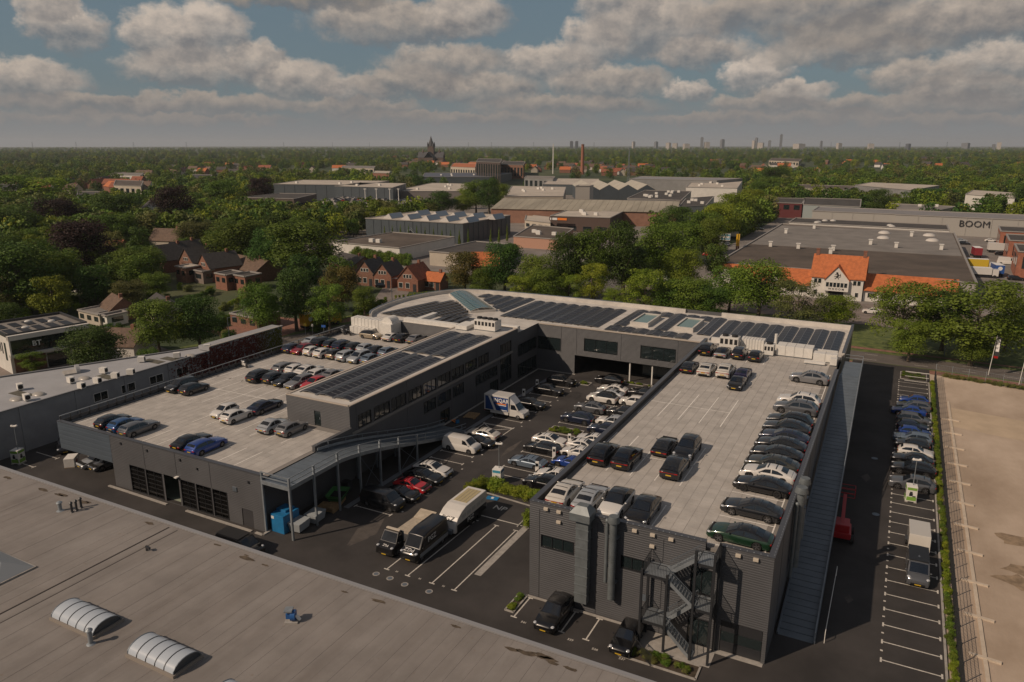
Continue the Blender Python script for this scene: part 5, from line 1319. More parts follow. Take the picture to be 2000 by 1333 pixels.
for (x, y, k, c, h, lab) in ((-87.0, 67.0, 'mpv', 'black', 'S', 'black people carrier by the railing, facing the viewer'), (-84.5, 67.0, 'hatch', 'dark', 'N', 'charcoal hatchback next to the people carrier by the railing'), (-73.4, 62.3, 'city', 'white', 'S', 'white city car facing the viewer in mid lower deck'), (-70.9, 61.9, 'hatch', 'white', 'N', 'white hatchback beside the white city car'), (-70.4, 66.2, 'fast', 'navy', 'N', 'navy fastback alone in mid lower deck'), (-64.4, 61.6, 'beetle', 'silver', 'N', 'silver rounded retro car near the end wall door'), (-61.8, 61.9, 'hatch', 'midgrey', 'N', 'grey hatchback beside the rounded retro car'), (-69.0, 53.6, 'saloon', 'black', 'N', 'black saloon at the front edge, beside the blue estate'), (-66.5, 53.5, 'estate', 'blue', 'N', 'royal blue estate at the front edge of the lower deck'), (-82.8, 53.6, 'hatch', 'black', 'N', 'black hatchback in the left trio at the front edge'), (-80.4, 53.6, 'hatch', 'midblue', 'N', 'dull blue hatchback, middle of the trio at the front edge'), (-78.0, 53.6, 'estate', 'grey', 'N', 'grey estate, right of the trio at the front edge'),
        (-80.5, 75.6, 'suv', 'dark', 'N', 'charcoal SUV, left end of the front row behind mid deck'), (-78.2, 75.9, 'hatch', 'dark', 'N', 'charcoal hatchback second in the front row behind mid deck'), (-76.0, 75.9, 'saloon', 'black', 'S', 'black saloon facing the viewer in the front row behind mid deck'), (-73.6, 75.9, 'estate', 'midgrey', 'S', 'grey estate facing the viewer next to the red car'), (-71.2, 76.3, 'hatch', 'red', 'S', 'red car half hidden by the office wing roof'), (-80.5, 80.5, 'estate', 'midgrey', 'N', 'grey estate in the second row behind mid deck'), (-78.3, 80.5, 'hatch', 'white', 'N', 'white hatchback in the second row behind mid deck'), (-76.1, 80.6, 'suvc', 'white', 'N', 'white SUV in the second row behind mid deck'), (-73.8, 80.5, 'estate', 'white', 'N', 'white estate in the second row behind mid deck'), (-71.6, 80.9, 'saloon', 'midgrey', 'N', 'grey saloon at the hidden end of the second row'),
        (-88.0 + .6, 89.4, 'hatch', 'navy', 'N', 'navy hatchback at the railing end of the third row'), (-85.5, 89.4, 'hatch', 'crimson', 'S', 'deep red hatchback in the third row by the railing'), (-83.2, 89.4, 'city', 'white', 'N', 'white city car beside the deep red hatchback'), (-80.9, 89.5, 'hatch', 'white', 'N', 'white hatchback fourth from the railing in the third row'), (-78.6, 89.6, 'city', 'gold', 'N', 'sand coloured small car with black roof in the third row'), (-76.3, 89.8, 'mpv', 'silver', 'N', 'silver people carrier in the third row'), (-74.1, 89.9, 'mpv', 'silver', 'S', 'silver people carrier facing the viewer in the third row'), (-71.9, 90.2, 'hatch', 'slate', 'N', 'blue grey hatchback at the office end of the third row'),
        (-87.6, 94.5, 'saloon', 'silver', 'N', 'silver saloon at the railing end of the fourth row'), (-85.4, 94.5, 'suv', 'black', 'N', 'black SUV second in the fourth row'), (-83.2, 94.4, 'hatch', 'black', 'N', 'black hatchback third in the fourth row'), (-81.0, 94.5, 'suv', 'navy', 'N', 'navy SUV fourth in the fourth row'), (-78.8, 94.8, 'hatch', 'black', 'N', 'black hatchback fifth in the fourth row, red lamps showing'), (-76.6, 95.0, 'hatch', 'silver', 'N', 'silver hatchback sixth in the fourth row'), (-74.3, 94.9, 'saloon', 'dark', 'N', 'charcoal saloon seventh in the fourth row'), (-72.0, 94.8, 'hatch', 'slate', 'N', 'blue grey hatchback at the office end of the fourth row'),
        (-81.4, 102.3, 'hatch', 'gold', 'E', 'sand coloured small car parked sideways before the white air unit'), (-77.6, 103.4, 'coupe', 'white', 'N', 'white coupe before the curved duct hood'), (-75.3, 103.7, 'saloon', 'black', 'N', 'black saloon before the ribbed end wall'), (-72.8, 104.0, 'saloon', 'midgrey', 'N', 'grey saloon before the ribbed end wall')):
    car(k, c, x, y, DD, h, lab, G3, roof='black' if c == 'gold' else None)
G4 = 'cars in the row along the field fence'
for (x, y, k, c, h, lab) in ((4.6, 126.3, 'hatch', 'blue', 'W', 'bright blue hatchback farthest in the fence row'), (4.5, 123.3, 'estate', 'grey', 'W', 'grey estate second from the far end of the fence row'), (3.9, 120.7, 'saloon', 'blue', 'W', 'bright blue saloon poking out of the fence row'), (4.6, 116.8, 'mpv', 'grey', 'E', 'grey people carrier nose to the fence'), (4.5, 113.8, 'hatch', 'navy', 'E', 'navy hatchback beside the blue one, fence row'), (4.7, 111.2, 'hatch', 'blue', 'E', 'bright blue hatchback in the middle of the fence row'), (4.4, 108.9, 'estate', 'slate', 'W', 'blue grey estate in the middle of the fence row'), (4.4, 106.4, 'hatch', 'dark', 'W', 'charcoal hatchback behind the white one, fence row'), (4.8, 103.6, 'hatch', 'white', 'E', 'white hatchback nose to the fence, the only white one there'), (4.4, 101.0, 'saloon', 'black', 'W', 'black saloon before the white hatchback, fence row'), (4.5, 97.6, 'suv', 'black', 'W', 'black SUV with red lamps in the fence row'), (4.4, 92.9, 'suv', 'grey', 'W', 'grey SUV behind the green sided lamp tower')):
    car(k, c, x, y, 0.01, h, lab, G4)
car('suv', 'black', -22.4, 50.9, .01, 'S', 'black SUV in the bays under the front wall of the car park', None)
car('hatch', 'black', -15.9, 50.6, .01, 'S', 'small black car beside the foot of the stair tower', None)
car('suv', 'black', -95.0, 54.6, .01, 'S', 'black SUV in the shade below the grey building windows', None, dheading=55)
car('coupe', 'silver', -86.9, 53.4, .01, 'S', 'silver open top coupe under the overhanging deck', None, roof='black', dheading=-8)
car('coupe', 'grey', -84.9, 53.6, .01, 'S', 'grey coupe deepest under the overhanging deck', None, dheading=-8)

# bigger vehicles --------------------------------------------------------------------
def stripe(parent, pts, m, name='stripe'): return MB().poly(pts).build(name, m, parent)
wl = M('white lettering', (.75, .74, .72), .5); bl_l = M('black lettering', (.02, .02, .022), .5); or_l = M('orange lettering', (.8, .22, .03), .5)
v = car('bigvan', 'black', -38.5, 55.2, .01, 'S', 'tall black van with white lower side and PGZ lettering in the long bays', 'tow vehicles in the long bays', cat='van')
lettering('PGZ', .62, wl, (0, 2.62, 1.335), (R(-14), 0, 0), v); lettering('PGZ', .75, wl, (-1.03, .2, 1.75), (R(90), 0, R(-90)), v)
lettering('PGZ', .75, wl, (1.03, .2, 1.75), (R(90), 0, R(90)), v)
for s in (-1, 1): MB().box(s * 1.025 - .008, s * 1.025 + .008, -2.7, 2.3, .52, .92).build('side_stripe', paint('silver'), v)
# flatbed tow truck
t = car('bigvan', 'black', -41.2, 55.0, .01, 'S', 'black tow truck cab with empty beige flatbed, left of the tall van', 'tow vehicles in the long bays', cat='truck', name='tow_truck')
def drop(t, names):
    for o in list(t.children):
        if o.name.split('.')[0] in names: bpy.data.objects.remove(o)
drop(t, ('cabin', 'windscreen', 'rear_window', 'side_window', 'body', 'tail_light', 'underbody', 'diffuser'))
bm_ = M('flatbed boards', (.42, .36, .28), .7, var=.15, scale=2)
MB().add([(-.98, 1.0, .35), (.98, 1.0, .35), (.98, 2.95, .35), (-.98, 2.95, .35), (-.98, 1.0, 1.35), (.98, 1.0, 1.35), (.94, 2.85, .95), (-.94, 2.85, .95), (-.98, 2.2, 1.3), (.98, 2.2, 1.3)],
         [(0, 1, 5, 4), (1, 2, 6, 9, 5), (3, 0, 4, 8, 7), (2, 3, 7, 6), (4, 5, 9, 8), (8, 9, 6, 7), (3, 2, 1, 0)]).build('cab_body', paint('black'), t, bevel=.04)
MB().add([(-.95, 1.0, 1.3), (.95, 1.0, 1.3), (.93, 2.15, 1.3), (-.93, 2.15, 1.3), (-.85, 1.0, 2.2), (.85, 1.0, 2.2), (.82, 1.55, 2.2), (-.82, 1.55, 2.2)], [(0, 1, 5, 4), (1, 2, 6, 5), (2, 3, 7, 6), (3, 0, 4, 7), (4, 5, 6, 7)]).build('cab_roof', paint('black'), t)
MB().quad((-.86, 2.13, 1.36), (.86, 2.13, 1.36), (.77, 1.6, 2.14), (-.77, 1.6, 2.14)).build('windscreen', car_glass, t).location = (0, .02, .01)
for s in (-1, 1): MB().quad((s * .955, 1.15, 1.4), (s * .945, 1.95, 1.4), (s * .86, 1.5, 2.05), (s * .88, 1.15, 2.05)).build('side_window', car_glass, t).location = (s * .012, 0, 0)
MB().add([(-1.05, -3.6, .85), (1.05, -3.6, .85), (1.05, .9, 1.0), (-1.05, .9, 1.0), (-1.05, -3.6, .98), (1.05, -3.6, .98), (1.05, .9, 1.12), (-1.05, .9, 1.12)], BOXF).build('flatbed', bm_, t)
MB().add([(-1.0, -5.0, 1.35), (1.0, -5.0, 1.35), (1.0, -3.62, .98), (-1.0, -3.62, .98), (-1.0, -5.0, 1.43), (1.0, -5.0, 1.43), (1.0, -3.62, 1.06), (-1.0, -3.62, 1.06)], BOXF).build('loading_flap', bm_, t)
MB().box(-1.0, 1.0, .88, .98, 1.1, 2.15).build('headboard', steel_d, t); MB().box(-.8, .8, 1.05, 1.35, 2.22, 2.34).build('beacon_bar', beige, t, bevel=.03); MB().box(-.6, .6, -3.3, 1.0, .45, .84).build('chassis', under_m, t)
lettering('PGZ', .34, wl, (0, 2.55, 1.155), (R(-28), 0, 0), t)
# closed car trailer
t = thing('closed_car_trailer', 'long white rounded PGZ car trailer behind the tall black van', 'trailer', (-38.1, 61.7, .01), 0, 'tow vehicles in the long bays')
tw_m = M('trailer white', (.60, .58, .545), .4, var=.04, scale=1)
mb = MB(); pr = [(-3.25, .45), (-3.25, .95), (-3.05, 1.45), (-2.6, 1.95), (-1.9, 2.35), (-1.0, 2.6), (3.2, 2.6), (3.3, 2.45), (3.3, .45)]
n = len(pr); W2 = 1.15
sec = [(-W2, .0), (-W2 * .9, .08), (W2 * .9, .08), (W2, .0)]
mb.add([(-W2, y, z) for y, z in pr] + [(W2, y, z) for y, z in pr], [(i, (i + 1) % n, n + (i + 1) % n, n + i) for i in range(n)] + [tuple(range(n))[::-1], tuple(n + i for i in range(n))])
b = mb.build('shell', tw_m, t, bevel=.09)
for k in range(4): MB().box(-.82 + k * .42, -.46 + k * .42, -.4, 2.7, 2.6, 2.63).build('roof_panel', M('translucent roof panel', (.42, .35, .2), .5), t)
for s in (-1, 1): MB().box(s * 1.155 - .012, s * 1.155 + .012, -2.9, 3.2, .5, 1.25).build('side_band', paint('black'), t)
lettering('PGZ', .8, bl_l, (0, -2.86, 1.76), (R(46), 0, 0), t); lettering('PGZ', .7, wl, (1.18, -.2, .9), (R(90), 0, R(90)), t)
for k in range(5): MB().box(1.148, 1.166, -1.9 + k * 1.0, -1.15 + k * 1.0, 1.55, 1.95).build('side_panel', M('pale trailer panel', (.45, .45, .44), .4), t)
for y in (-.1, .8, 1.7):
    for s in (-1, 1): MB().cyl((s * 1.0, y, .33), (s * 1.17, y, .33), .33, n=16).build('wheel', tyre_m, t)
MB().bar((0, -4.3, .5), (0, -3.2, .5), .14).build('drawbar', trim_m, t); MB().box(-.5, .9, -3.6, -3.2, .5, .95).build('tool_box', steel_d, t)
# box truck
t = car('bigvan', 'white', -48.7, 92.6, .01, 'E', 'white box truck with blue INQAR side panel in the courtyard', None, cat='truck', name='box_truck')
drop(t, ('cabin', 'rear_window', 'side_window', 'body', 'tail_light', 'diffuser', 'windscreen', 'underbody'))
wp = paint('white')
MB().add([(-.98, .55, .4), (.98, .55, .4), (.98, 2.95, .4), (-.98, 2.95, .4), (-.98, .55, 1.4), (.98, .55, 1.4), (.92, 2.85, .98), (-.92, 2.85, .98), (-.98, 2.1, 1.34), (.98, 2.1, 1.34)],
         [(0, 1, 5, 4), (1, 2, 6, 9, 5), (3, 0, 4, 8, 7), (2, 3, 7, 6), (4, 5, 9, 8), (8, 9, 6, 7), (3, 2, 1, 0)]).build('cab_body', wp, t, bevel=.04)
MB().add([(-.95, .55, 1.36), (.95, .55, 1.36), (.92, 2.06, 1.34), (-.92, 2.06, 1.34), (-.86, .55, 2.3), (.86, .55, 2.3), (.82, 1.4, 2.3), (-.82, 1.4, 2.3)], [(0, 1, 5, 4), (1, 2, 6, 5), (2, 3, 7, 6), (3, 0, 4, 7), (4, 5, 6, 7)]).build('cab_roof', wp, t)
MB().quad((-.84, 2.04, 1.4), (.84, 2.04, 1.4), (.77, 1.45, 2.25), (-.77, 1.45, 2.25)).build('windscreen', car_glass, t).location = (0, .02, .01)
for s in (-1, 1): MB().quad((s * .955, .75, 1.45), (s * .945, 1.8, 1.45), (s * .86, 1.35, 2.15), (s * .885, .75, 2.15)).build('side_window', car_glass, t).location = (s * .012, 0, 0)
MB().add([(-.9, .5, 2.25), (.9, .5, 2.25), (.8, 1.5, 2.28), (-.8, 1.5, 2.28), (-.85, .5, 3.25), (.85, .5, 3.25)], [(0, 1, 5, 4), (2, 3, 4, 5), (1, 2, 5), (3, 0, 4)]).build('wind_deflector', M('deflector grey', (.5, .51, .53), .4), t)
MB().box(-1.08, 1.08, -3.6, .5, .85, 3.3).build('cargo_box', wp, t, bevel=.03)
blu = M('deep blue print', (.012, .05, .19), .4)
for s in (-1, 1):
    MB().box(s * 1.09 - .012, s * 1.09 + .012, -3.4, .4, 1.0, 3.05).build('side_panel', blu, t)
    sl = MB().add([(s * 1.105, -2.9, 3.05), (s * 1.105, -2.5, 3.05), (s * 1.105, -1.55, 1.0), (s * 1.105, -1.95, 1.0)] if s > 0 else [(s * 1.105, -1.95, 1.0), (s * 1.105, -1.55, 1.0), (s * 1.105, -2.5, 3.05), (s * 1.105, -2.9, 3.05)], [(0, 1, 2, 3)]).build('slash', wl, t)
lettering('INQAR', .82, wl, (1.11, -.75, 2.55), (R(90), 0, R(90)), t, bold=True)
MB().box(1.10, 1.112, -1.6, .1, 2.0, 2.17).build('orange_line', or_l, t); MB().box(1.10, 1.112, -1.5, .1, 1.82, 1.93).build('white_line', wl, t)
MB().box(1.10, 1.112, -.9, .25, 1.1, 1.2).build('white_line', wl, t)
MB().box(-.8, .8, -3.6, .5, .5, .84).build('chassis', under_m, t); MB().box(-.9, .9, -3.7, -3.62, .6, .8).build('bumper', tail_m, t)
for s in (-1, 1): MB().box(s * 1.0 - .04, s * 1.0 + .04, -2.6, .4, .5, .8).build('side_skirt', wp, t)
# van with white trailer at the fence
v = car('van', 'grey', 4.9, 72.6, .01, 'S', 'grey van with white trailer parked along the fence bays', None, cat='van', dheading=1)
MB().box(-.85, .85, -2.1, .9, 1.965, 1.985).build('roof_ribs', trimc, v)
t = thing('box_trailer', 'small white box trailer hitched behind the grey van', 'trailer', (5.0, 78.4, .01), R(1))
MB().add([(-.95, -1.9, .5), (.95, -1.9, .5), (.95, 1.9, .5), (-.95, 1.9, .5), (-.95, -1.5, 2.0), (.95, -1.5, 2.0), (.95, 1.9, 2.0), (-.95, 1.9, 2.0)], BOXF).build('box', paint('cream'), t, bevel=.05)
for s in (-1, 1):
    MB().cyl((s * .97, .2, .32), (s * 1.13, .2, .32), .32, n=16).build('wheel', tyre_m, t); MB().box(s * 1.05 - .12, s * 1.05 + .12, -.3, .7, .62, .72).build('mudguard', trim_m, t)
MB().bar((0, -3.2, .5), (0, -1.85, .5), .1).build('drawbar', trim_m, t)
# black van below the near roof edge with a flat trailer
v = car('van', 'black', -54.4, 46.3, .01, 'E', 'black van just beyond the near roof edge, roof and rear showing', None, cat='van')
MB().box(-.8, .8, -2.2, .8, 1.97, 2.0).build('roof_rack', trimc, v)
t = thing('flat_trailer', 'low grey flat trailer beyond the near roof edge, beside the black van', 'trailer', (-48.4, 44.6, .01), R(-90))
MB().box(-1.0, 1.0, -2.2, 2.2, .5, .62).build('platform', steel_d, t)
MB().bar((-1, -2.2, .75), (-1, 2.2, .75), .1, .25).bar((1, -2.2, .75), (1, 2.2, .75), .1, .25).bar((-1, 2.2, .75), (1, 2.2, .75), .1, .25).build('sides', steel, t)
for s in (-1, 1): MB().cyl((s * .85, 0, .28), (s * 1.02, 0, .28), .28, n=14).build('wheel', tyre_m, t)
# ---------------------------------------------------------------- trees and planting
def leaf_mat(name, c, c2, rough=.6):
    m = bpy.data.materials.new(name); m.use_nodes = True
    N = m.node_tree.nodes; L = m.node_tree.links; b = N['Principled BSDF']; b.inputs['Roughness'].default_value = rough; b.inputs['Specular IOR Level'].default_value = .25
    at_ = N.new('ShaderNodeAttribute'); at_.attribute_name = 'tone'
    oi = N.new('ShaderNodeObjectInfo')
    mx = N.new('ShaderNodeMix'); mx.data_type = 'RGBA'; L.new(at_.outputs['Fac'], mx.inputs[0]); mx.inputs[6].default_value = (*c, 1); mx.inputs[7].default_value = (*c2, 1)
    hs = N.new('ShaderNodeHueSaturation'); L.new(mx.outputs[2], hs.inputs['Color'])
    mr = N.new('ShaderNodeMapRange'); L.new(oi.outputs['Random'], mr.inputs[0]); mr.inputs[3].default_value = .75; mr.inputs[4].default_value = 1.25; L.new(mr.outputs[0], hs.inputs['Value'])
    m3 = N.new('ShaderNodeMath'); m3.operation = 'MULTIPLY'; L.new(oi.outputs['Random'], m3.inputs[0]); m3.inputs[1].default_value = 7.31
    m4 = N.new('ShaderNodeMath'); m4.operation = 'FRACT'; L.new(m3.outputs[0], m4.inputs[0])
    mr2 = N.new('ShaderNodeMapRange'); L.new(m4.outputs[0], mr2.inputs[0]); mr2.inputs[3].default_value = .478; mr2.inputs[4].default_value = .515; L.new(mr2.outputs[0], hs.inputs['Hue'])
    L.new(hs.outputs[0], b.inputs['Base Color'])
    tr = N.new('ShaderNodeBsdfTranslucent'); L.new(hs.outputs[0], tr.inputs[0])
    ms = N.new('ShaderNodeMixShader'); ms.inputs[0].default_value = .24
    out = N['Material Output']; L.new(b.outputs[0], ms.inputs[1]); L.new(tr.outputs[0], ms.inputs[2]); L.new(ms.outputs[0], out.inputs[0])
    return m
LEAF = dict(green=leaf_mat('leaf green', (.066, .122, .013), (.165, .235, .030)), deep=leaf_mat('leaf deep green', (.036, .084, .014), (.090, .160, .024)),
            lime=leaf_mat('leaf yellow green', (.125, .190, .012), (.25, .30, .03)), copper=leaf_mat('leaf copper', (.020, .012, .012), (.042, .023, .018)),
            olive=leaf_mat('leaf olive', (.10, .12, .034), (.19, .20, .058)), autumn=leaf_mat('leaf tinged', (.075, .085, .018), (.17, .12, .03)))
bark = M('bark', (.10, .08, .06), .9, var=.3, scale=4, coords='object')
def crown_mesh(seed, n_lobes, n_leaf, leaf, shape='round', inner=.55):
    """leaf quads spread through overlapping lobes; unit crown about 1 wide and 1 tall, base at z 0"""
    rnd = random.Random(seed); vs = []; fs = []; tones = []
    lobes = []
    for i in range(n_lobes):
        if shape == 'round':
            a = rnd.uniform(0, 2 * math.pi); h = rnd.uniform(.12, .86); r = .34 * math.sqrt(max(.05, 1 - ((h - .45) / .55) ** 2)) * rnd.uniform(.35, 1.0)
            s = rnd.uniform(.11, .21) * (1.25 - .5 * h)
        elif shape == 'column':
            h = (i + .5) / n_lobes; a = rnd.uniform(0, 6.28); r = .14 * rnd.random() * (1.1 - h); s = .22 * (1.12 - h) + .05
        elif shape == 'open':
            a = rnd.uniform(0, 2 * math.pi); h = rnd.uniform(.1, .92); r = .42 * math.sqrt(max(.05, 1 - ((h - .5) / .55) ** 2)) * rnd.uniform(.4, 1.0); s = rnd.uniform(.08, .15)
        else:
            a = rnd.uniform(0, 6.28); h = rnd.uniform(.1, .6); r = .36 * rnd.random(); s = rnd.uniform(.12, .24)
        lobes.append((r * math.cos(a), r * math.sin(a), h, s, rnd.random()))
    tot = sum(l[3] ** 2 for l in lobes)
    for (lx, ly, lz_, s, tn) in lobes:
        k = int(n_leaf * s * s / tot)
        for _ in range(k):
            while True:
                d = Vector((rnd.gauss(0, 1), rnd.gauss(0, 1), rnd.gauss(0, 1)))
                if d.length > .01: break
            d.normalize()
            if d.z < -.35 and rnd.random() < .6: d.z = -d.z
            rr = s * (inner + (1.08 - inner) * rnd.random() ** .5)
            p = Vector((lx, ly, lz_)) + Vector((d.x, d.y, d.z * .85)) * rr
            nrm = (d * .9 + Vector((rnd.gauss(0, .36), rnd.gauss(0, .36), rnd.gauss(.15, .36)))).normalized()
            t = nrm.cross(Vector((rnd.gauss(0, 1), rnd.gauss(0, 1), rnd.gauss(0, 1)))).normalized(); b = nrm.cross(t)
            e = leaf * rnd.uniform(.6, 1.3); f = e * rnd.uniform(.5, .9)
            q = len(vs)
            vs += [tuple(p - t * e), tuple(p - b * f), tuple(p + t * e), tuple(p + b * f)]
            fs.append((q, q + 1, q + 2, q + 3)); tones.append(min(1, max(0, .7 * tn + .3 * rnd.random())))
    me = bpy.data.meshes.new('crown'); me.from_pydata(vs, [], fs)
    a = me.attributes.new('tone', 'FLOAT', 'FACE'); a.data.foreach_set('value', tones)
    me.materials.append(LEAF['green'])
    return me
def trunk_mesh(seed, thin=1.0):
    rnd = random.Random(seed + 99); mb = MB()
    mb.cyl((0, 0, 0), (.01, 0, .25), .035 * thin, .024 * thin, 8); mb.cyl((.01, 0, .25), (0, .01, .6), .024 * thin, .012 * thin, 8); mb.cyl((0, .01, .6), (0, 0, .9), .012 * thin, .004, 6)
    for i in range(9):
        z = .24 + .055 * i; a = i * 2.4 + rnd.random(); r = rnd.uniform(.2, .32)
        mb.cyl((0, 0, z), (r * math.cos(a), r * math.sin(a), z + rnd.uniform(.12, .28)), .012 * thin, .003, 5)
    return mb.mesh('trunk', bark, smooth=True)
CR = {'big': [crown_mesh(s, 52, 13000, .0145) for s in (1, 2, 3, 4)], 'mid': [crown_mesh(s, 38, 5500, .021) for s in (11, 12, 13, 14)], 'far': [crown_mesh(s, 22, 800, .045, inner=.65) for s in (21, 22, 23)],
      'open': [crown_mesh(s, 64, 9500, .0135, 'open') for s in (31, 32, 33)], 'column': [crown_mesh(s, 9, 900, .04, 'column') for s in (41, 42)], 'bush': [crown_mesh(s, 22, 2200, .032, 'bush') for s in (51, 52, 53)]}
TR = [trunk_mesh(s) for s in (1, 2, 3)]
tree_rnd = random.Random(77)
LN = dict(deep='dark green', lime='yellow green')
FOOT = []       # footprints that trees must keep off: (x0, x1, y0, y1)
def tree(x, y, h, w, kind='big', leaf='green', label=None, group=None, name='tree', base=.2, z=0.0):
    r = tree_rnd
    t = thing(name, label, 'tree', (x, y, z), r.uniform(0, 6.28), group)
    c = link(bpy.data.objects.new('crown', r.choice(CR[kind])), t)
    c.location = (0, 0, h * base); c.scale = (w, w, h * (1 - base))
    c.material_slots[0].link = 'OBJECT'; c.material_slots[0].material = LEAF[leaf]
    k = link(bpy.data.objects.new('trunk', r.choice(TR)), t); k.scale = (h * .9, h * .9, h * .95) if kind != 'column' else (h * .4, h * .4, h * .8)
    return t
def bush(x, y, h, w, leaf, label, group=None, name='bush', cat='bush'):
    t = thing(name, label, cat, (x, y, 0), tree_rnd.uniform(0, 6.28), group)
    c = link(bpy.data.objects.new('foliage', tree_rnd.choice(CR['bush'])), t); c.scale = (w, w, h * 1.25)
    c.material_slots[0].link = 'OBJECT'; c.material_slots[0].material = LEAF[leaf]
    return t
def slope(y_px, x_px=1000): d = _fw * FPX + _rt * (x_px - CX) - _up * (y_px - CY); return -d.z / math.hypot(d.x, d.y)
def tree_px(x, yt, yb, wpx, leaf, label, kind='big', base=.2, group=None):
    """a tree whose crown spans yt..yb and is wpx wide in the photograph"""
    at_, ab = slope(yt, x), slope(yb, x)
    H = CAM_H * (ab - at_) / (ab - base * at_)
    p = at(x, yb, base * H)
    dist = math.hypot(p.x, p.y)
    w = wpx * math.hypot(dist, CAM_H) / FPX * 1.08
    return tree(p.x, p.y, H, w, kind, leaf, label, group, base=base)
SG = 'street trees left of the complex'
for a in ((63, 686, 722, 48, 'green', 'young street tree before the white office', 'open'), (182, 632, 712, 108, 'deep', 'dense round tree beside the white office', 'big'), (310, 580, 672, 100, 'green', 'round street tree behind the grey roof, left of a pair', 'big'), (390, 572, 664, 92, 'deep', 'round street tree behind the grey roof, right of a pair', 'big'), (505, 548, 636, 84, 'green', 'street tree before the carport', 'big'), (578, 520, 622, 88, 'deep', 'tall street tree before the dark hedge', 'big'), (643, 556, 632, 80, 'green', 'street tree whose crown overlaps the yellow truck', 'open'), (668, 515, 590, 80, 'autumn', 'tinged tree left of the brick houses', 'big'), (712, 560, 606, 52, 'green', 'small street tree at the road junction', 'big')):
    tree_px(*a[:4], a[4], a[5], a[6], group=SG)
BG = 'big garden trees on the left'
for a in ((590, 425, 525, 150, 'green', 'broad bright oak above the houses', 'big'), (470, 425, 505, 120, 'green', 'wide tree left of the broad oak', 'big'), (535, 440, 520, 90, 'deep', 'darker tree between two broad oaks', 'big'), (345, 357, 440, 82, 'copper', 'copper beech beside the white villa', 'big'), (165, 424, 524, 128, 'copper', 'largest copper beech at the left', 'big'), (115, 382, 452, 92, 'copper', 'copper beech behind the largest one', 'big'), (512, 344, 388, 56, 'copper', 'copper beech by the dark halls', 'big'), (400, 415, 455, 45, 'copper', 'small copper tree right of the white villa', 'mid'), (440, 348, 402, 78, 'green', 'round pale topped tree behind the villa', 'big'), (272, 480, 542, 98, 'green', 'broad bright tree before the terraces', 'big'), (40, 465, 585, 150, 'deep', 'huge dark tree at the left edge', 'big'), (120, 480, 570, 100, 'green', 'rounded tree in front of the copper beech', 'big'), (15, 395, 470, 110, 'deep', 'dark tree cut by the left edge', 'big'), (230, 372, 440, 90, 'deep', 'dark tree left of the villa', 'big'), (228, 412, 475, 88, 'green', 'green tree left of the white villa', 'big'), (380, 430, 480, 70, 'olive', 'olive toned tree below the villa', 'big'), (430, 445, 500, 60, 'green', 'green tree above the terraces', 'big'), (30, 340, 400, 90, 'green', 'tree in the upper left garden belt', 'mid'), (100, 345, 400, 90, 'lime', 'yellowish tree in the upper left belt', 'mid'), (180, 520, 560, 60, 'olive', 'pale spindly tree beside the small gabled house', 'open'), (60, 545, 600, 90, 'lime', 'light green tree above the white office', 'big'), (105, 555, 605, 60, 'deep', 'dark bush like tree above the white office', 'big'), (215, 548, 585, 60, 'green', 'garden tree left of the shed', 'big'), (255, 545, 590, 70, 'olive', 'garden tree behind the shed', 'big'), (305, 530, 575, 60, 'green', 'garden tree below the terraces', 'big'), (10, 590, 640, 70, 'deep', 'dark tree left of the white office', 'big')):
    tree_px(*a[:4], a[4], a[5], a[6], group=BG)
PG = 'park trees behind the front wing'
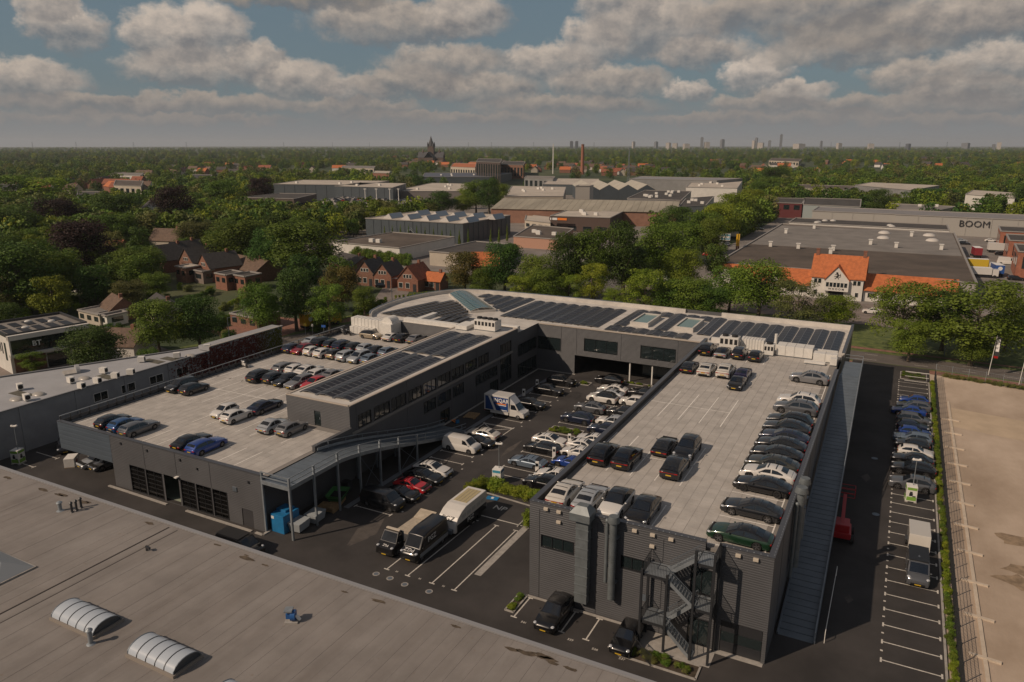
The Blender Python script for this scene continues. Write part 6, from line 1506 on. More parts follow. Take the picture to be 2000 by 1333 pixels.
for a in ((908, 488, 560, 84, 'autumn', 'tinged tree right of the orange roofed house', 'big'), (985, 470, 560, 92, 'deep', 'dark round tree before the cream walled shed', 'big'), (1050, 492, 572, 90, 'green', 'spreading tree left of the tall park pair', 'big'), (1108, 446, 556, 84, 'deep', 'tall dark tree, left of the park pair', 'big'), (1160, 438, 556, 100, 'green', 'tall rounded tree in the park middle', 'big'), (1218, 428, 556, 92, 'deep', 'tallest dark tree of the park group', 'big'), (1290, 432, 540, 112, 'green', 'broad tree where the avenue begins', 'big'), (1155, 515, 584, 70, 'lime', 'yellow green tree before the park pair', 'open'), (1258, 524, 602, 92, 'lime', 'light feathery tree on the lawn', 'open'), (1345, 540, 606, 104, 'green', 'tree left of the white gabled house', 'big'), (1425, 515, 592, 100, 'green', 'tree with brownish side before the orange wing', 'autumn'), (1482, 502, 604, 112, 'green', 'tall tree in front of the orange wing', 'big'), (1556, 548, 626, 104, 'olive', 'olive tree beside the white gabled house', 'open'), (1628, 572, 628, 84, 'lime', 'bright tree under the gabled house', 'big'), (1757, 545, 660, 118, 'green', 'large roadside tree with a thick trunk', 'open'), (1775, 620, 690, 70, 'green', 'low tree at the kerb before the large roadside tree', 'big'), (1900, 546, 682, 180, 'green', 'huge spreading oak at the right', 'open'), (1842, 556, 660, 110, 'deep', 'dark half of the big oak group', 'big'), (1965, 575, 665, 90, 'green', 'tree at the right edge by the lorry yard', 'big'), (1895, 640, 700, 70, 'green', 'low hanging tree before the huge oak', 'big'), (1020, 540, 590, 70, 'lime', 'light shrubby tree behind the roof curve', 'open'), (1395, 470, 540, 50, 'deep', 'dark tree by the flag poles', 'mid'), (1200, 560, 605, 50, 'lime', 'bright low tree at the lawn edge', 'open'), (1065, 520, 585, 76, 'green', 'round tree behind the roof, below the spreading one', 'big'), (1110, 535, 588, 60, 'lime', 'bright shrubby tree under the tall dark one', 'open'), (945, 520, 572, 60, 'green', 'round tree beside the orange roofed house', 'big'), (1300, 540, 604, 80, 'green', 'round tree between the feathery tree and the gabled house', 'big'), (1235, 480, 560, 80, 'green', 'full crowned tree at the avenue corner', 'big'), (1385, 555, 612, 80, 'deep', 'dark tree low before the orange wing', 'big'), (1330, 480, 560, 80, 'lime', 'yellowish tree beside the side car lot', 'big')):
    k = a[6] if a[6] in CR else 'big'; tree_px(*a[:4], a[4], a[5], k, group=PG)
AG = 'avenue trees running to the horizon'
for i, (x, yt, yb, w, lf) in enumerate(((1338, 430, 500, 90, 'green'), (1372, 408, 480, 84, 'green'), (1405, 395, 455, 76, 'lime'), (1436, 372, 432, 80, 'lime'), (1466, 366, 410, 60, 'lime'), (1482, 352, 392, 48, 'green'), (1500, 344, 378, 40, 'green'), (1320, 400, 455, 70, 'deep'), (1390, 420, 500, 60, 'green'), (1510, 322, 360, 60, 'deep'))):
    tree_px(x, yt, yb, w, lf, '%s tree along the avenue, %s counted from the viewer' % (LN.get(lf, lf), ORD[i]), 'big', group=AG)
for i, (x, yt, yb, w, lf) in enumerate(((664, 420, 452, 44, 'green'), (690, 424, 456, 34, 'green'), (716, 412, 448, 30, 'lime'), (762, 402, 440, 44, 'lime'), (792, 398, 430, 40, 'green'), (826, 392, 426, 60, 'green'), (866, 372, 412, 64, 'deep'), (905, 382, 412, 50, 'green'), (930, 350, 404, 60, 'green'), (955, 345, 405, 56, 'deep'), (975, 355, 400, 44, 'green'), (910, 365, 400, 40, 'lime'), (816, 340, 368, 30, 'deep'), (1716, 366, 410, 46, 'deep'), (1800, 366, 395, 60, 'deep'), (1845, 366, 395, 50, 'deep'), (1993, 355, 405, 40, 'deep'), (1865, 352, 372, 30, 'lime'), (1893, 352, 374, 26, 'lime'), (1920, 352, 376, 30, 'lime'), (1000, 390, 404, 30, 'green'), (1030, 352, 366, 20, 'deep'), (1055, 352, 366, 20, 'deep'), (1600, 370, 385, 40, 'green'), (1640, 372, 388, 40, 'green'), (1580, 372, 388, 30, 'green'))):
    tree_px(x, yt, yb, w, lf, '%s tree standing among the industrial halls' % LN.get(lf, lf), 'big' if w > 40 else 'mid', group='%s trees among the halls' % LN.get(lf, lf))
for i in range(14):                                    # columnar trees along the dark hall
    if i < 11: x, y = -194 + 4.1 * i, 256.2
    else: x, y = -146, 262 + 7 * (i - 11)
    tree(x, y, random.uniform(5.6, 7.0), 2.0, 'column', 'green', 'slim columnar tree along the wall of the dark sawtooth hall', 'columnar trees along the dark hall', base=.03)
def in_px(p):
    v = Vector(p) - Vector((0, 0, CAM_H)); w = v.dot(_fw)
    return (CX + FPX * v.dot(_rt) / w, CY - FPX * v.dot(_up) / w) if w > 0 else (-9999, 0)
# ---------------------------------------------------------------- houses, halls and the far town
brick = M('brown brick', (.20, .105, .072), .85, var=.2, scale=3, bump=.1); brick_r = M('red brick', (.225, .105, .07), .85, var=.2, scale=3)
roof_d = M('dark roof tiles', (.055, .05, .048), .7, var=.25, scale=1.5, bump=.2); roof_o = M('orange roof tiles', (.45, .135, .045), .75, var=.2, scale=1.2, bump=.25, bscale=12); roof_b = M('brown roof tiles', (.13, .085, .06), .8, var=.25, scale=1.5)
roof_r = M('russet roof tiles', (.26, .085, .045), .8, var=.25, scale=1.5)
wall_w = M('white rendered wall', (.62, .60, .56), .7, var=.06, scale=.5); wall_c = M('cream wall', (.45, .40, .33), .8, var=.1, scale=.3)
bit = M('dark bitumen roof', (.06, .054, .05), .9, var=.25, scale=.15, detail=8); bit_b = M('brown bitumen roof', (.095, .075, .06), .9, var=.3, scale=.12, detail=9); bit_g = M('grey bitumen roof', (.20, .185, .17), .9, var=.18, scale=.15, detail=8)
hall_d = M('dark blue grey hall cladding', (.065, .08, .092), .5, var=.06, scale=.2); hall_g = M('grey hall cladding', (.22, .22, .22), .6, var=.1, scale=.2)
pale_roof = M('pale flat roof', (.46, .41, .35), .8, var=.15, scale=.08, detail=8)
def house(label, x, y, w, d, rz, h=3.0, rh=3.2, wall=None, roof=None, axis='x', chimney=1, wins=3, group=None, name='house', dormer=False, storeys=1):
    """gabled house: walls, roof slabs, chimney, windows with panes, door; front towards -Y"""
    t = thing(name, label, 'house', (x, y, 0), rz, group); wall = wall or brick; roof = roof or roof_d
    mb = MB().box(-w / 2, w / 2, -d / 2, d / 2, 0, h)
    if axis == 'x':
        for s in (-1, 1): mb.poly([(s * w / 2, -d / 2, h), (s * w / 2, d / 2, h), (s * w / 2, 0, h + rh)] if s > 0 else [(s * w / 2, d / 2, h), (s * w / 2, -d / 2, h), (s * w / 2, 0, h + rh)])
    else:
        for s in (-1, 1): mb.poly([(-w / 2, s * d / 2, h), (w / 2, s * d / 2, h), (0, s * d / 2, h + rh)] if s < 0 else [(w / 2, s * d / 2, h), (-w / 2, s * d / 2, h), (0, s * d / 2, h + rh)])
    mb.build('wall', wall, t)
    r = MB().gable(-w / 2, w / 2, -d / 2, d / 2, h, h + rh, axis, .3, .14).build('roof', roof, t)
    if chimney: MB().box(-.35, .35, -.35, .35, h + rh * .4, h + rh + .9).build('chimney', brick_r, r).location = (w * .3 if axis == 'x' else 0, 0 if axis == 'x' else d * .25, 0)
    fr = MB(); k = 0
    def win(x0, x1, z0, z1, yy):
        f = MB().box(x0 - .08, x1 + .08, yy - .05, yy + .02, z0 - .08, z1 + .08).build('window', white_p, t)
        MB().box(x0, x1, yy - .07, yy - .045, z0, z1).build('pane', glass, f)
    for s in range(storeys):
        for i in range(wins):
            cx = -w / 2 + w * (i + .5) / wins
            if i == wins - 1 and s == 0: continue
            win(cx - .55, cx + .55, .9 + 2.7 * s, 2.3 + 2.7 * s, -d / 2)
    MB().box(w / 2 - w / wins * .5 - .5, w / 2 - w / wins * .5 + .5, -d / 2 - .05, -d / 2 + .02, 0, 2.1).build('door', trim_m, t)
    if axis == 'y':
        for cx in (-.9, 0, .9): win(cx - .3, cx + .3, h + .3, h + 1.2, -d / 2)
    if dormer:
        MB().box(-1.2, 1.2, -d / 2 + .5, -.3, h + .4, h + 1.8).build('dormer', white_p, r); MB().box(-1.0, 1.0, -d / 2 + .44, -d / 2 + .5, h + .7, h + 1.6).build('dormer_window', glass, r)
    FOOT.append((x - max(w, d) * .75, x + max(w, d) * .75, y - max(w, d) * .75, y + max(w, d) * .75))
    return t
def hall(label, pts, h, wall, roof, name='industrial_hall', parapet=.0, domes=0, units=0, cat='hall', ribs=0, winrow=None, group=None, z0=0.0):
    """flat roofed building over a plan polygon"""
    c = sum((Vector(p[:2]) for p in pts), Vector((0, 0))) / len(pts)
    t = thing(name, label, cat, (c.x, c.y, 0), 0, group)
    P = [(p[0] - c.x, p[1] - c.y) for p in pts]
    if sum(P[i][0] * P[(i + 1) % len(P)][1] - P[(i + 1) % len(P)][0] * P[i][1] for i in range(len(P))) < 0: P = P[::-1]
    mb = MB(); n = len(P)
    for i in range(n):
        a, b = P[i], P[(i + 1) % n]; mb.quad((a[0], a[1], z0), (b[0], b[1], z0), (b[0], b[1], h), (a[0], a[1], h))
    mb.build('wall', wall, t)
    MB().prism([(p[0] * .995, p[1] * .995) for p in P], h - .5, h - .1).build('roof', roof, t)
    ed = MB()
    for i in range(n):
        a, b = P[i], P[(i + 1) % n]; ed.bar((a[0], a[1], h + .05), (b[0], b[1], h + .05), .5, .3)
    ed.build('roof_edge', M('hall roof edge', (.30, .28, .26), .6), t)
    if ribs:
        for i in range(n):
            a, b = Vector(P[i]), Vector(P[(i + 1) % n]); L_ = (b - a).length; d = (b - a) / L_; nn = Vector((d.y, -d.x))
            k = int(L_ / ribs)
            if (a + c).dot(nn) > 0 and nn.dot((a + b) / 2 + c) > 0: continue
            for j in range(1, k):
                q = a + d * (L_ * j / k) + nn * .04; MB().box(q.x - .12, q.x + .12, q.y - .12, q.y + .12, z0, h - .1).build('rib', wall, t)
    if winrow:
        za, zb, step = winrow
        for i in range(n):
            a, b = Vector(P[i]), Vector(P[(i + 1) % n]); L_ = (b - a).length; d = (b - a) / L_; nn = Vector((d.y, -d.x))
            if nn.dot((a + b) / 2 + c) > 0: continue
            k = max(1, int(L_ / step))
            for j in range(k):
                s0 = L_ * (j + .22) / k; s1 = L_ * (j + .78) / k; q0 = a + d * s0 + nn * .05; q1 = a + d * s1 + nn * .05
                f = MB().quad((q0.x, q0.y, za), (q1.x, q1.y, za), (q1.x, q1.y, zb), (q0.x, q0.y, zb)).build('window', glass, t)
    rnd = random.Random(int(abs(c.x) * 7 + c.y))
    for j in range(domes + units):
        u, v = rnd.uniform(.15, .85), rnd.uniform(.15, .85); a = Vector(P[0]).lerp(Vector(P[1]), u); b = Vector(P[3 % n]).lerp(Vector(P[2]), u); q = a.lerp(b, v)
        if j < domes: MB().ball((q.x, q.y, h - .1), 1.3, 1.3, .7, 10, 6).build('roof_dome', M('roof dome', (.5, .48, .45), .4), t, smooth=True)
        else: MB().box(q.x - .9, q.x + .9, q.y - .7, q.y + .7, h - .1, h + 1.2).build('roof_unit', white_ac, t, bevel=.05)
    xs = [p[0] for p in pts]; ys = [p[1] for p in pts]; FOOT.append((min(xs) - 3, max(xs) + 3, min(ys) - 3, max(ys) + 3))
    return t
def P4(z, *px): return [tuple(at(x, y, z)[:2]) for x, y in px]
# dark sawtooth hall: rectangle squared to the street grid
t = hall('dark blue grey hall with rows of white sawtooth rooflights', [(-206, 259), (-157, 259), (-157, 300), (-206, 300)], 8.3, hall_d, pale_roof, ribs=4)
for r_ in range(2):
    for i in range(5):
        x, y = -200 + 9.6 * i + 3 * r_ - 49 * 0, 263 + 17 * r_
        o = MB().add([(0, 0, 8.2), (5, 0, 8.2), (0, 9, 8.2), (5, 9, 8.2), (3.4, 0, 10.4), (3.4, 9, 10.4)], [(0, 1, 4), (2, 5, 3), (0, 4, 5, 2), (1, 3, 5, 4)]).build('sawtooth_light', M('sawtooth cladding', (.52, .50, .48), .5), t)
        o.location = (x + 181.5, y - 279.5, 0)
        g_ = MB().quad((4.95, .4, 8.35), (4.95, 8.6, 8.35), (3.55, 8.6, 10.25), (3.55, .4, 10.25)).build('glazing', M('sawtooth glazing', (.30, .36, .42), .3), o); g_.location = (.03, 0, .02)
stp = thing('wall_stair', 'grey steel stair on the wall of the dark sawtooth hall', 'stair', (-180, 258.5, 0))
MB().bar((-2, 0, 4.6), (3.5, 0, .2), .5, .3).bar((-2, -.3, 5.6), (3.5, -.3, 1.2), .1).build('flight', steel, stp); MB().box(-3.6, -2, -.6, .6, 4.4, 4.6).box(-3.6, -3.4, -.5, -.3, 0, 4.4).build('landing', steel, stp)
hall('low building with brown bitumen roof and graffiti on its pale wall', [(-184, 212), (-153, 210), (-153, 246), (-184, 248)], 4.6, wall_w, bit_b, ribs=0, units=2)
hall('cream walled shed with dark roof and two blue panel patches', [(-139, 207.5), (-114, 207.5), (-124, 237), (-139, 238)], 4.6, wall_c, bit)
hall('long blue grey hall far behind the roof car park', P4(12, (534, 360), (700, 362), (760, 354), (590, 352)), 12, hall_d, pale_roof, ribs=8, units=3)
hall('blue grey hall with outside stair beside the roof car park', P4(12, (654, 364), (767, 367), (793, 359), (705, 357)), 12, hall_d, pale_roof, ribs=6, units=2)
hall('brown brick hall with a row of white framed windows', P4(10, (475, 386), (574, 389), (618, 379), (545, 378)), 10, M('brown hall brick', (.10, .075, .065), .85, var=.15, scale=1), bit, winrow=(5.0, 7.0, 4.0))
pk = hall('parking deck building with cars on its roof, far left of centre', P4(6, (600, 395), (752, 408), (806, 393), (668, 385)), 6, hall_d, M('deck concrete', (.33, .30, .27), .85, var=.1, scale=.1), ribs=9)
hall('pale roofed low hall right of the parking deck', P4(8, (766, 374), (910, 374), (930, 360), (842, 358)), 8, M('taupe cladding', (.2, .18, .17), .7), pale_roof, units=5)
hall('grey low hall behind trees at the far centre', P4(8, (825, 346), (960, 346), (1000, 338), (830, 338)), 8, hall_d, M('dark blue roof', (.09, .10, .13), .6), units=4)
hall('brown brick showroom with orange lettered sign and rows of roof panels', P4(7, (1075, 422), (1192, 426), (1216, 414), (1108, 411)), 7, M('dark brown brick', (.09, .06, .05), .85), pale_roof, winrow=(.6, 2.6, 7), units=5)
hall('white fronted row of low offices under the showroom', P4(4, (1025, 430), (1075, 436), (1078, 425), (1028, 420)), 4, wall_c, pale_roof, winrow=(1, 2.6, 4))
hall('dark roofed workshop with pink front and parked white vans', P4(4.2, (1003, 462), (1090, 468), (1120, 447), (1040, 440)), 4.2, M('salmon wall', (.42, .24, .17), .8), bit_b, units=4)
def big_factory():
    a, b = at(959, 408, 7), at(1323, 416, 7)
    c = (a + b) / 2; d = (b - a); L_ = math.hypot(d.x, d.y); rz = math.atan2(d.y, d.x)
    t = thing('brick_factory', 'very long brick factory with corrugated pale lean roof', 'factory', (c.x, c.y, 0), rz)
    MB().box(-L_ / 2, L_ / 2, 0, 46, 0, 7).build('wall', M('factory brick', (.25, .135, .095), .85, var=.15, scale=.4), t)
    n = int(L_ / 3.2)
    rm = M('corrugated roof', (.33, .30, .24), .7, var=.2, scale=.12, stretch=(1, .2, 1))
    for i in range(n):
        x0 = -L_ / 2 + L_ * i / n; x1 = x0 + L_ / n - .12
        vs = [(x0, -.6, 7.0), (x1, -.6, 7.0), (x1, 24, 10.6), (x0, 24, 10.6)]; MB().add([(x, y, z) for x, y, z in vs] + [(x, y, z + .2) for x, y, z in vs], BOXF).build('roof_sheet', rm, t)
    MB().box(-L_ / 2, L_ / 2, 24.2, 46, 7, 9.4).build('rear_roof', bit_b, t)
    FOOT.append((min(a.x, b.x) - 6, max(a.x, b.x) + 6, min(a.y, b.y) - 6, max(a.y, b.y) + 52))
    return t, rz
big_factory()
hall('pale sheds with ridged roofs behind the brick factory', P4(9, (985, 384), (1100, 384), (1105, 366), (1000, 364)), 9, wall_c, pale_roof, units=6)
hall('blank pale box tower behind the brick factory', P4(16, (1124, 364), (1152, 364), (1159, 362), (1130, 362)), 16, M('pale tower cladding', (.42, .39, .35), .7), pale_roof)
hall('dark roofed plant hall covered in pipes and rooflights', P4(9, (1225, 388), (1330, 392), (1350, 374), (1260, 372)), 9, hall_g, bit, units=14)
hall('white ended hall right of the brick factory', P4(9, (1325, 405), (1378, 402), (1395, 384), (1340, 388)), 9, wall_w, bit, units=4)
for i in range(4):
    x0, x1 = 1134 + i * 37, 1134 + (i + 1) * 37
    a, b = at(x0, 372, 9), at(x1, 372, 9); d = b - a; w = math.hypot(d.x, d.y); c = (a + b) / 2
    t = thing('gabled_shed', '%s of the four pale peaked roofs beyond the factory' % ORD[i], 'shed', (c.x, c.y, 0), math.atan2(d.y, d.x))
    MB().box(-w / 2 + .05, w / 2 - .05, 0, 70, 0, 9).build('wall', hall_d, t); MB().gable(-w / 2, w / 2, 0, 70, 9, 12.6, 'y', .05, .3).build('roof', M('pale peaked roof', (.42, .39, .33), .7, var=.08, scale=.1), t)
    MB().poly([(-w / 2, -.02, 9), (w / 2, -.02, 9), (0, -.02, 12.6)]).build('gable_end', hall_d, t)
hall('vast grey flat hall beyond the peaked roofs', P4(12, (1229, 350), (1400, 353), (1450, 349), (1250, 345)), 12, hall_g, M('grey vast roof', (.24, .24, .25), .7, var=.1, scale=.05))
hall('white stepped roof hall at the avenue end', P4(10, (1340, 366), (1440, 368), (1450, 354), (1352, 354)), 10, wall_w, pale_roof, units=5)
hall('grey two storey block left of the peaked roofs', P4(10, (1024, 348), (1080, 350), (1084, 345), (1028, 344)), 10, hall_g, bit_g, winrow=(3, 8, 5))
hall('dark low hall with pale roof behind the sheds', P4(8, (1060, 360), (1166, 362), (1170, 350), (1076, 349)), 8, hall_d, pale_roof)
# right-hand industrial ground
hall('huge dark bitumen roofed warehouse at the right', [(-46.5, 219), (17.6, 214), (17.6, 336), (-46.5, 341)], 6.0, M('warehouse wall', (.3, .28, .26), .7), bit_b, name='warehouse')
t = thing('roof_field', 'paler grey rear half of the huge warehouse roof with white vents', 'roof', (-14, 300, 6.0))
MB().box(-31.8, 31.0, -34, 36, -.15, -.04).build('membrane', bit_g, t)
for i, (px, py) in enumerate(((1505, 482), (1559, 486), (1627, 490), (1700, 478), (1780, 462), (1535, 456), (1590, 447), (1622, 496), (1750, 484), (1838, 488))):
    p = at(px, py, 6.0); o = MB().box(-.5, .5, -.5, .5, 0, 1.6).box(-.7, .7, -.7, .7, 1.6, 1.8).build('roof_vent', white_ac); o.location = p
    tag(o, 'white vent box on the huge warehouse roof', 'vent', 'vents on the warehouse roof')
for (px, py) in ((1727, 456), (1725, 466), (1815, 461), (1821, 471)):
    p = at(px, py, 6.0); o = MB().ball((0, 0, 0), 2.2, 2.2, 1.0, 12, 6).build('roof_dome', M('pale dome', (.55, .52, .48), .4), smooth=True); o.location = p
    tag(o, 'pale dome rooflight at the back of the huge warehouse roof', 'rooflight', 'domes on the warehouse roof')
hall('dark strip roof behind the huge warehouse', [(-44, 344), (16, 340), (16, 362), (-44, 366)], 6.6, wall_w, bit, domes=6, name='warehouse')
bw_ = hall('long pale warehouse with BOOM lettering', [(-40, 392), (-4, 390), (-4, 388), (62, 383), (62, 412), (-40, 420)], 8, M('pale corrugated wall', (.33, .315, .29), .7), M('grey ridged roof', (.22, .21, .21), .7, var=.1, scale=.2), name='warehouse', ribs=9)
p = at(1899, 450, 6); o = lettering('BOOM', 4.0, bl_l, (27.4 - bw_.location.x, 385.22 - bw_.location.y, 5.3), (R(90), 0, R(-4.33)), bw_)
hall('dark red two storey block behind the BOOM warehouse', P4(8, (1507, 396), (1567, 398), (1572, 388), (1512, 387)), 8, M('dark red wall', (.11, .02, .022), .6), bit, winrow=(4.5, 7, 5))
gh = hall('grey green hall with dark pitched roof behind the BOOM warehouse', P4(8, (1569, 400), (1680, 405), (1682, 390), (1572, 387)), 8, M('grey green wall', (.26, .30, .30), .6), bit)
hall('low pale sheds and yard walls right of the big tree', P4(5, (1736, 408), (1830, 412), (1870, 404), (1742, 398)), 5, wall_c, bit_g, units=2)
hall('grey hall seen beyond the yard trees', P4(10, (1670, 362), (1780, 372), (1835, 363), (1700, 357)), 10, hall_g, pale_roof)
hall('white round cornered stores at the far right', P4(9, (1886, 380), (1982, 388), (1990, 378), (1900, 372)), 9, wall_w, pale_roof)
hall('flat beige factory row left of the big tree', P4(8, (1540, 366), (1650, 372), (1672, 364), (1560, 361)), 8, wall_c, bit_b, winrow=(4, 6, 6))
for i, (px, py) in enumerate(((1955, 452), (1972, 470), (1990, 492))):
    p = at(px, py, 8)
    hall('%s of the stepped red brick office fronts at the right edge' % ORD[i], [(p.x, p.y), (p.x + 18, p.y - 1), (p.x + 19, p.y + 20), (p.x + 1, p.y + 21)], 8, M('orange red brick', (.30, .115, .07), .85, var=.15, scale=1), bit, name='brick_office', winrow=(3, 6.5, 6), cat='office')
# white gabled house with orange roofs
gw = thing('gabled_house', 'white house with steep orange tiled roof, lion emblem on its gable and two chimneys', 'house', (-13.6, 208.5, 0))
tl_ = roof_o
MB().box(-6.2, 6.2, 0, 10, 0, 5.8).build('wall', wall_w, gw)
r = MB().gable(-6.3, 6.3, 0, 10, 5.8, 10.8, 'x', .35, .18).build('roof', tl_, gw)
for s in (-1, 1):
    MB().poly([(s * 6.2, 0, 5.8), (s * 6.2, 10, 5.8), (s * 6.2, 5, 10.8)]).build('gable_end', wall_w, gw); c_ = MB().box(s * 5.7 - .4, s * 5.7 + .4, 4.6, 5.4, 10.2, 12.2).box(s * 5.7 - .5, s * 5.7 + .5, 4.5, 5.5, 12.2, 12.4).build('chimney', brick_r, r)
MB().box(-2.9, 2.9, -1.0, .2, 2.3, 5.2).poly([(-2.9, -1.0, 5.2), (2.9, -1.0, 5.2), (0, -1.0, 8.6)]).build('bay_gable', wall_w, gw)
for s in (-1, 1):
    a, b = (s * 3.1, 5.0), (0, 8.75)
    vs = [(a[0], -1.3, a[1]), (b[0], -1.3, b[1]), (b[0], 4.2, b[1]), (a[0], 1.0, a[1])]; MB().add(vs + [(x, y, z + .18) for x, y, z in vs], BOXF).build('bay_roof', tl_, gw)
for i in range(6): f = MB().box(-2.55 + .87 * i, -1.8 + .87 * i, -1.06, -1.0, 3.4, 4.6).build('window', white_p, gw); MB().box(-2.5 + .87 * i, -1.85 + .87 * i, -1.1, -1.05, 3.45, 4.55).build('pane', glass, f)
for (x, z) in ((-5.2, 4.0), (-4.2, 4.0), (4.2, 4.0), (5.2, 4.0), (-5.0, 1.0), (4.9, 1.0)): f = MB().box(x - .42, x + .42, -.06, .0, z, z + 1.2).build('window', white_p, gw); MB().box(x - .36, x + .36, -.1, -.05, z + .06, z + 1.14).build('pane', glass, f)
MB().box(-1.8, 1.8, -.1, .0, 0, 2.2).build('porch_opening', dark_in, gw)
lettering('W H O O M', .72, bl_l, (0, -1.03, 2.85), (R(90), 0, 0), gw, bold=True)
em = MB()                                                # heraldic beast on the gable
for (a, b, w) in (((-.1, 5.9), (.25, 6.6), .42), ((.2, 6.6), (-.1, 7.1), .3), ((-.35, 7.0), (.1, 7.15), .34), ((.25, 6.3), (.75, 6.6), .14), ((.1, 6.7), (-.6, 6.6), .13), ((-.1, 6.2), (-.75, 6.1), .13), ((-.1, 5.9), (-.55, 5.5), .16), ((.1, 5.9), (.45, 5.45), .16), ((.3, 5.9), (.8, 6.1), .1), ((.8, 6.1), (.65, 6.9), .1)): em.bar((a[0], -1.03, a[1]), (b[0], -1.03, b[1]), .04, w)
em.build('emblem', bl_l, gw)
for (lab, x0, x1) in (('orange tiled wing right of the white gabled house', 6.4, 27.5), ('orange tiled wing left of the white gabled house', -30.5, -6.4)):
    w = thing('house_wing', lab, 'building', (-13.6 + (x0 + x1) / 2, 209.5, 0)); L_ = (x1 - x0) / 2
    MB().box(-L_, L_, 0, 7, 0, 3).build('wall', wall_w, w)
    vs = [(-L_, -.6, 2.8), (L_, -.6, 2.8), (L_, 5.4, 6.3), (-L_, 5.4, 6.3)]
    MB().add(vs + [(x, y, z + .15) for x, y, z in vs], BOXF).build('roof', tl_, w)
    for k in range(int(L_ * 2 / 3.4)): f = MB().box(-L_ + 1 + 3.4 * k, -L_ + 3 + 3.4 * k, -.05, .01, 1.0, 2.3).build('window', white_p, w); MB().box(-L_ + 1.08 + 3.4 * k, -L_ + 2.92 + 3.4 * k, -.09, -.045, 1.08, 2.22).build('pane', glass, f)
    if x0 < 0:
        for (cx, ww, hh) in ((-3.2 - L_ + 5, 3.2, 6.6), (L_ - 9, 2.0, 5.4)):
            g = MB().poly([(cx - ww, -.7, 3.0 if ww > 3 else 3.6), (cx + ww, -.7, 3.0 if ww > 3 else 3.6), (cx, -.7, hh)]).box(cx - ww, cx + ww, -.7, 0, 0 if ww > 3 else 3, 3.02).build('dormer_gable', wall_w, w)
            MB().gable(cx - ww, cx + ww, -1.0, 4, 3.0 if ww > 3 else 3.6, hh, 'y', .1, .12).build('dormer_roof', tl_, w)
FOOT.append((-45, 16, 198, 218))
# white office at the left with BT sign
bt = thing('white_office', 'white modern office with dark glass band and BT lettering across the street', 'office', (-134.2, 77.2, 0), R(77))
MB().box(-6.5, 6.5, 0, 13, 0, 6.6).build('wall', wall_w, bt); MB().box(-6.3, 6.3, .4, 12.8, 6.6, 6.75).build('roof', bit_g, bt)
MB().box(-6.6, 6.6, -.9, .1, 6.1, 6.95).box(-6.6, 6.6, -.9, .1, 3.0, 3.5).box(-6.6, -6.35, -.9, .1, 3.0, 6.9).box(6.35, 6.6, -.9, .1, 3.0, 6.9).build('frame', wall_w, bt)
f = MB().box(-6.35, 6.35, -.3, -.2, 3.5, 6.1).build('glass_band', glass, bt)
for k in range(6): MB().box(-6.35 + 2.11 * k + .03, -6.35 + 2.11 * (k + 1) - .03, -.36, -.3, 3.55, 6.05).build('pane', glass, f)
lettering('BT', 1.3, wl, (-2.2, -.45, 4.9), (R(90), 0, 0), bt, bold=True)
MB().box(-6.6, 6.6, -.1, .2, 6.9, 7.2).box(-6.6, -6.3, 0, 13, 6.6, 7.2).box(6.3, 6.6, 0, 13, 6.6, 7.2).box(-6.6, 6.6, 12.8, 13.1, 6.6, 7.2).build('roof_edge', trim_m, bt)
MB().box(-6, -1, -.05, .02, 0, 2.8).build('brick_panel', brick, bt); MB().box(-.8, 3, -.08, .02, 0, 2.6).build('glass_door', glass, bt); MB().box(3.2, 6.2, -.1, .02, .1, 2.9).build('white_panel', white_p, bt)
for k in range(5): MB().box(-6.56, -6.5, 3.2 + 1.0 * k, 3.6 + 1.0 * k, 3.2 + .3 * (k % 2), 5.2).build('wall_figure', bl_l, bt)
MB().box(-6.56, -6.5, 1.4, 2.2, 2.2, 5.4).build('window', glass, bt)
for k in range(5):
    for j in range(2): MB().box(-5.6 + 2.3 * k, -4.2 + 2.3 * k, 2 + 5 * j, 5.8 + 5 * j, 6.75, 6.85).build('solar_panel', cell_m, bt)
for (x, y) in ((-2, 4), (0, 9), (3, 6)): MB().ball((x, y + 1.2, 6.8), .7, .5, .3, 10, 6).build('roof_dome', white_ac, bt, smooth=True)
FOOT.append((-152, -122, 66, 96))
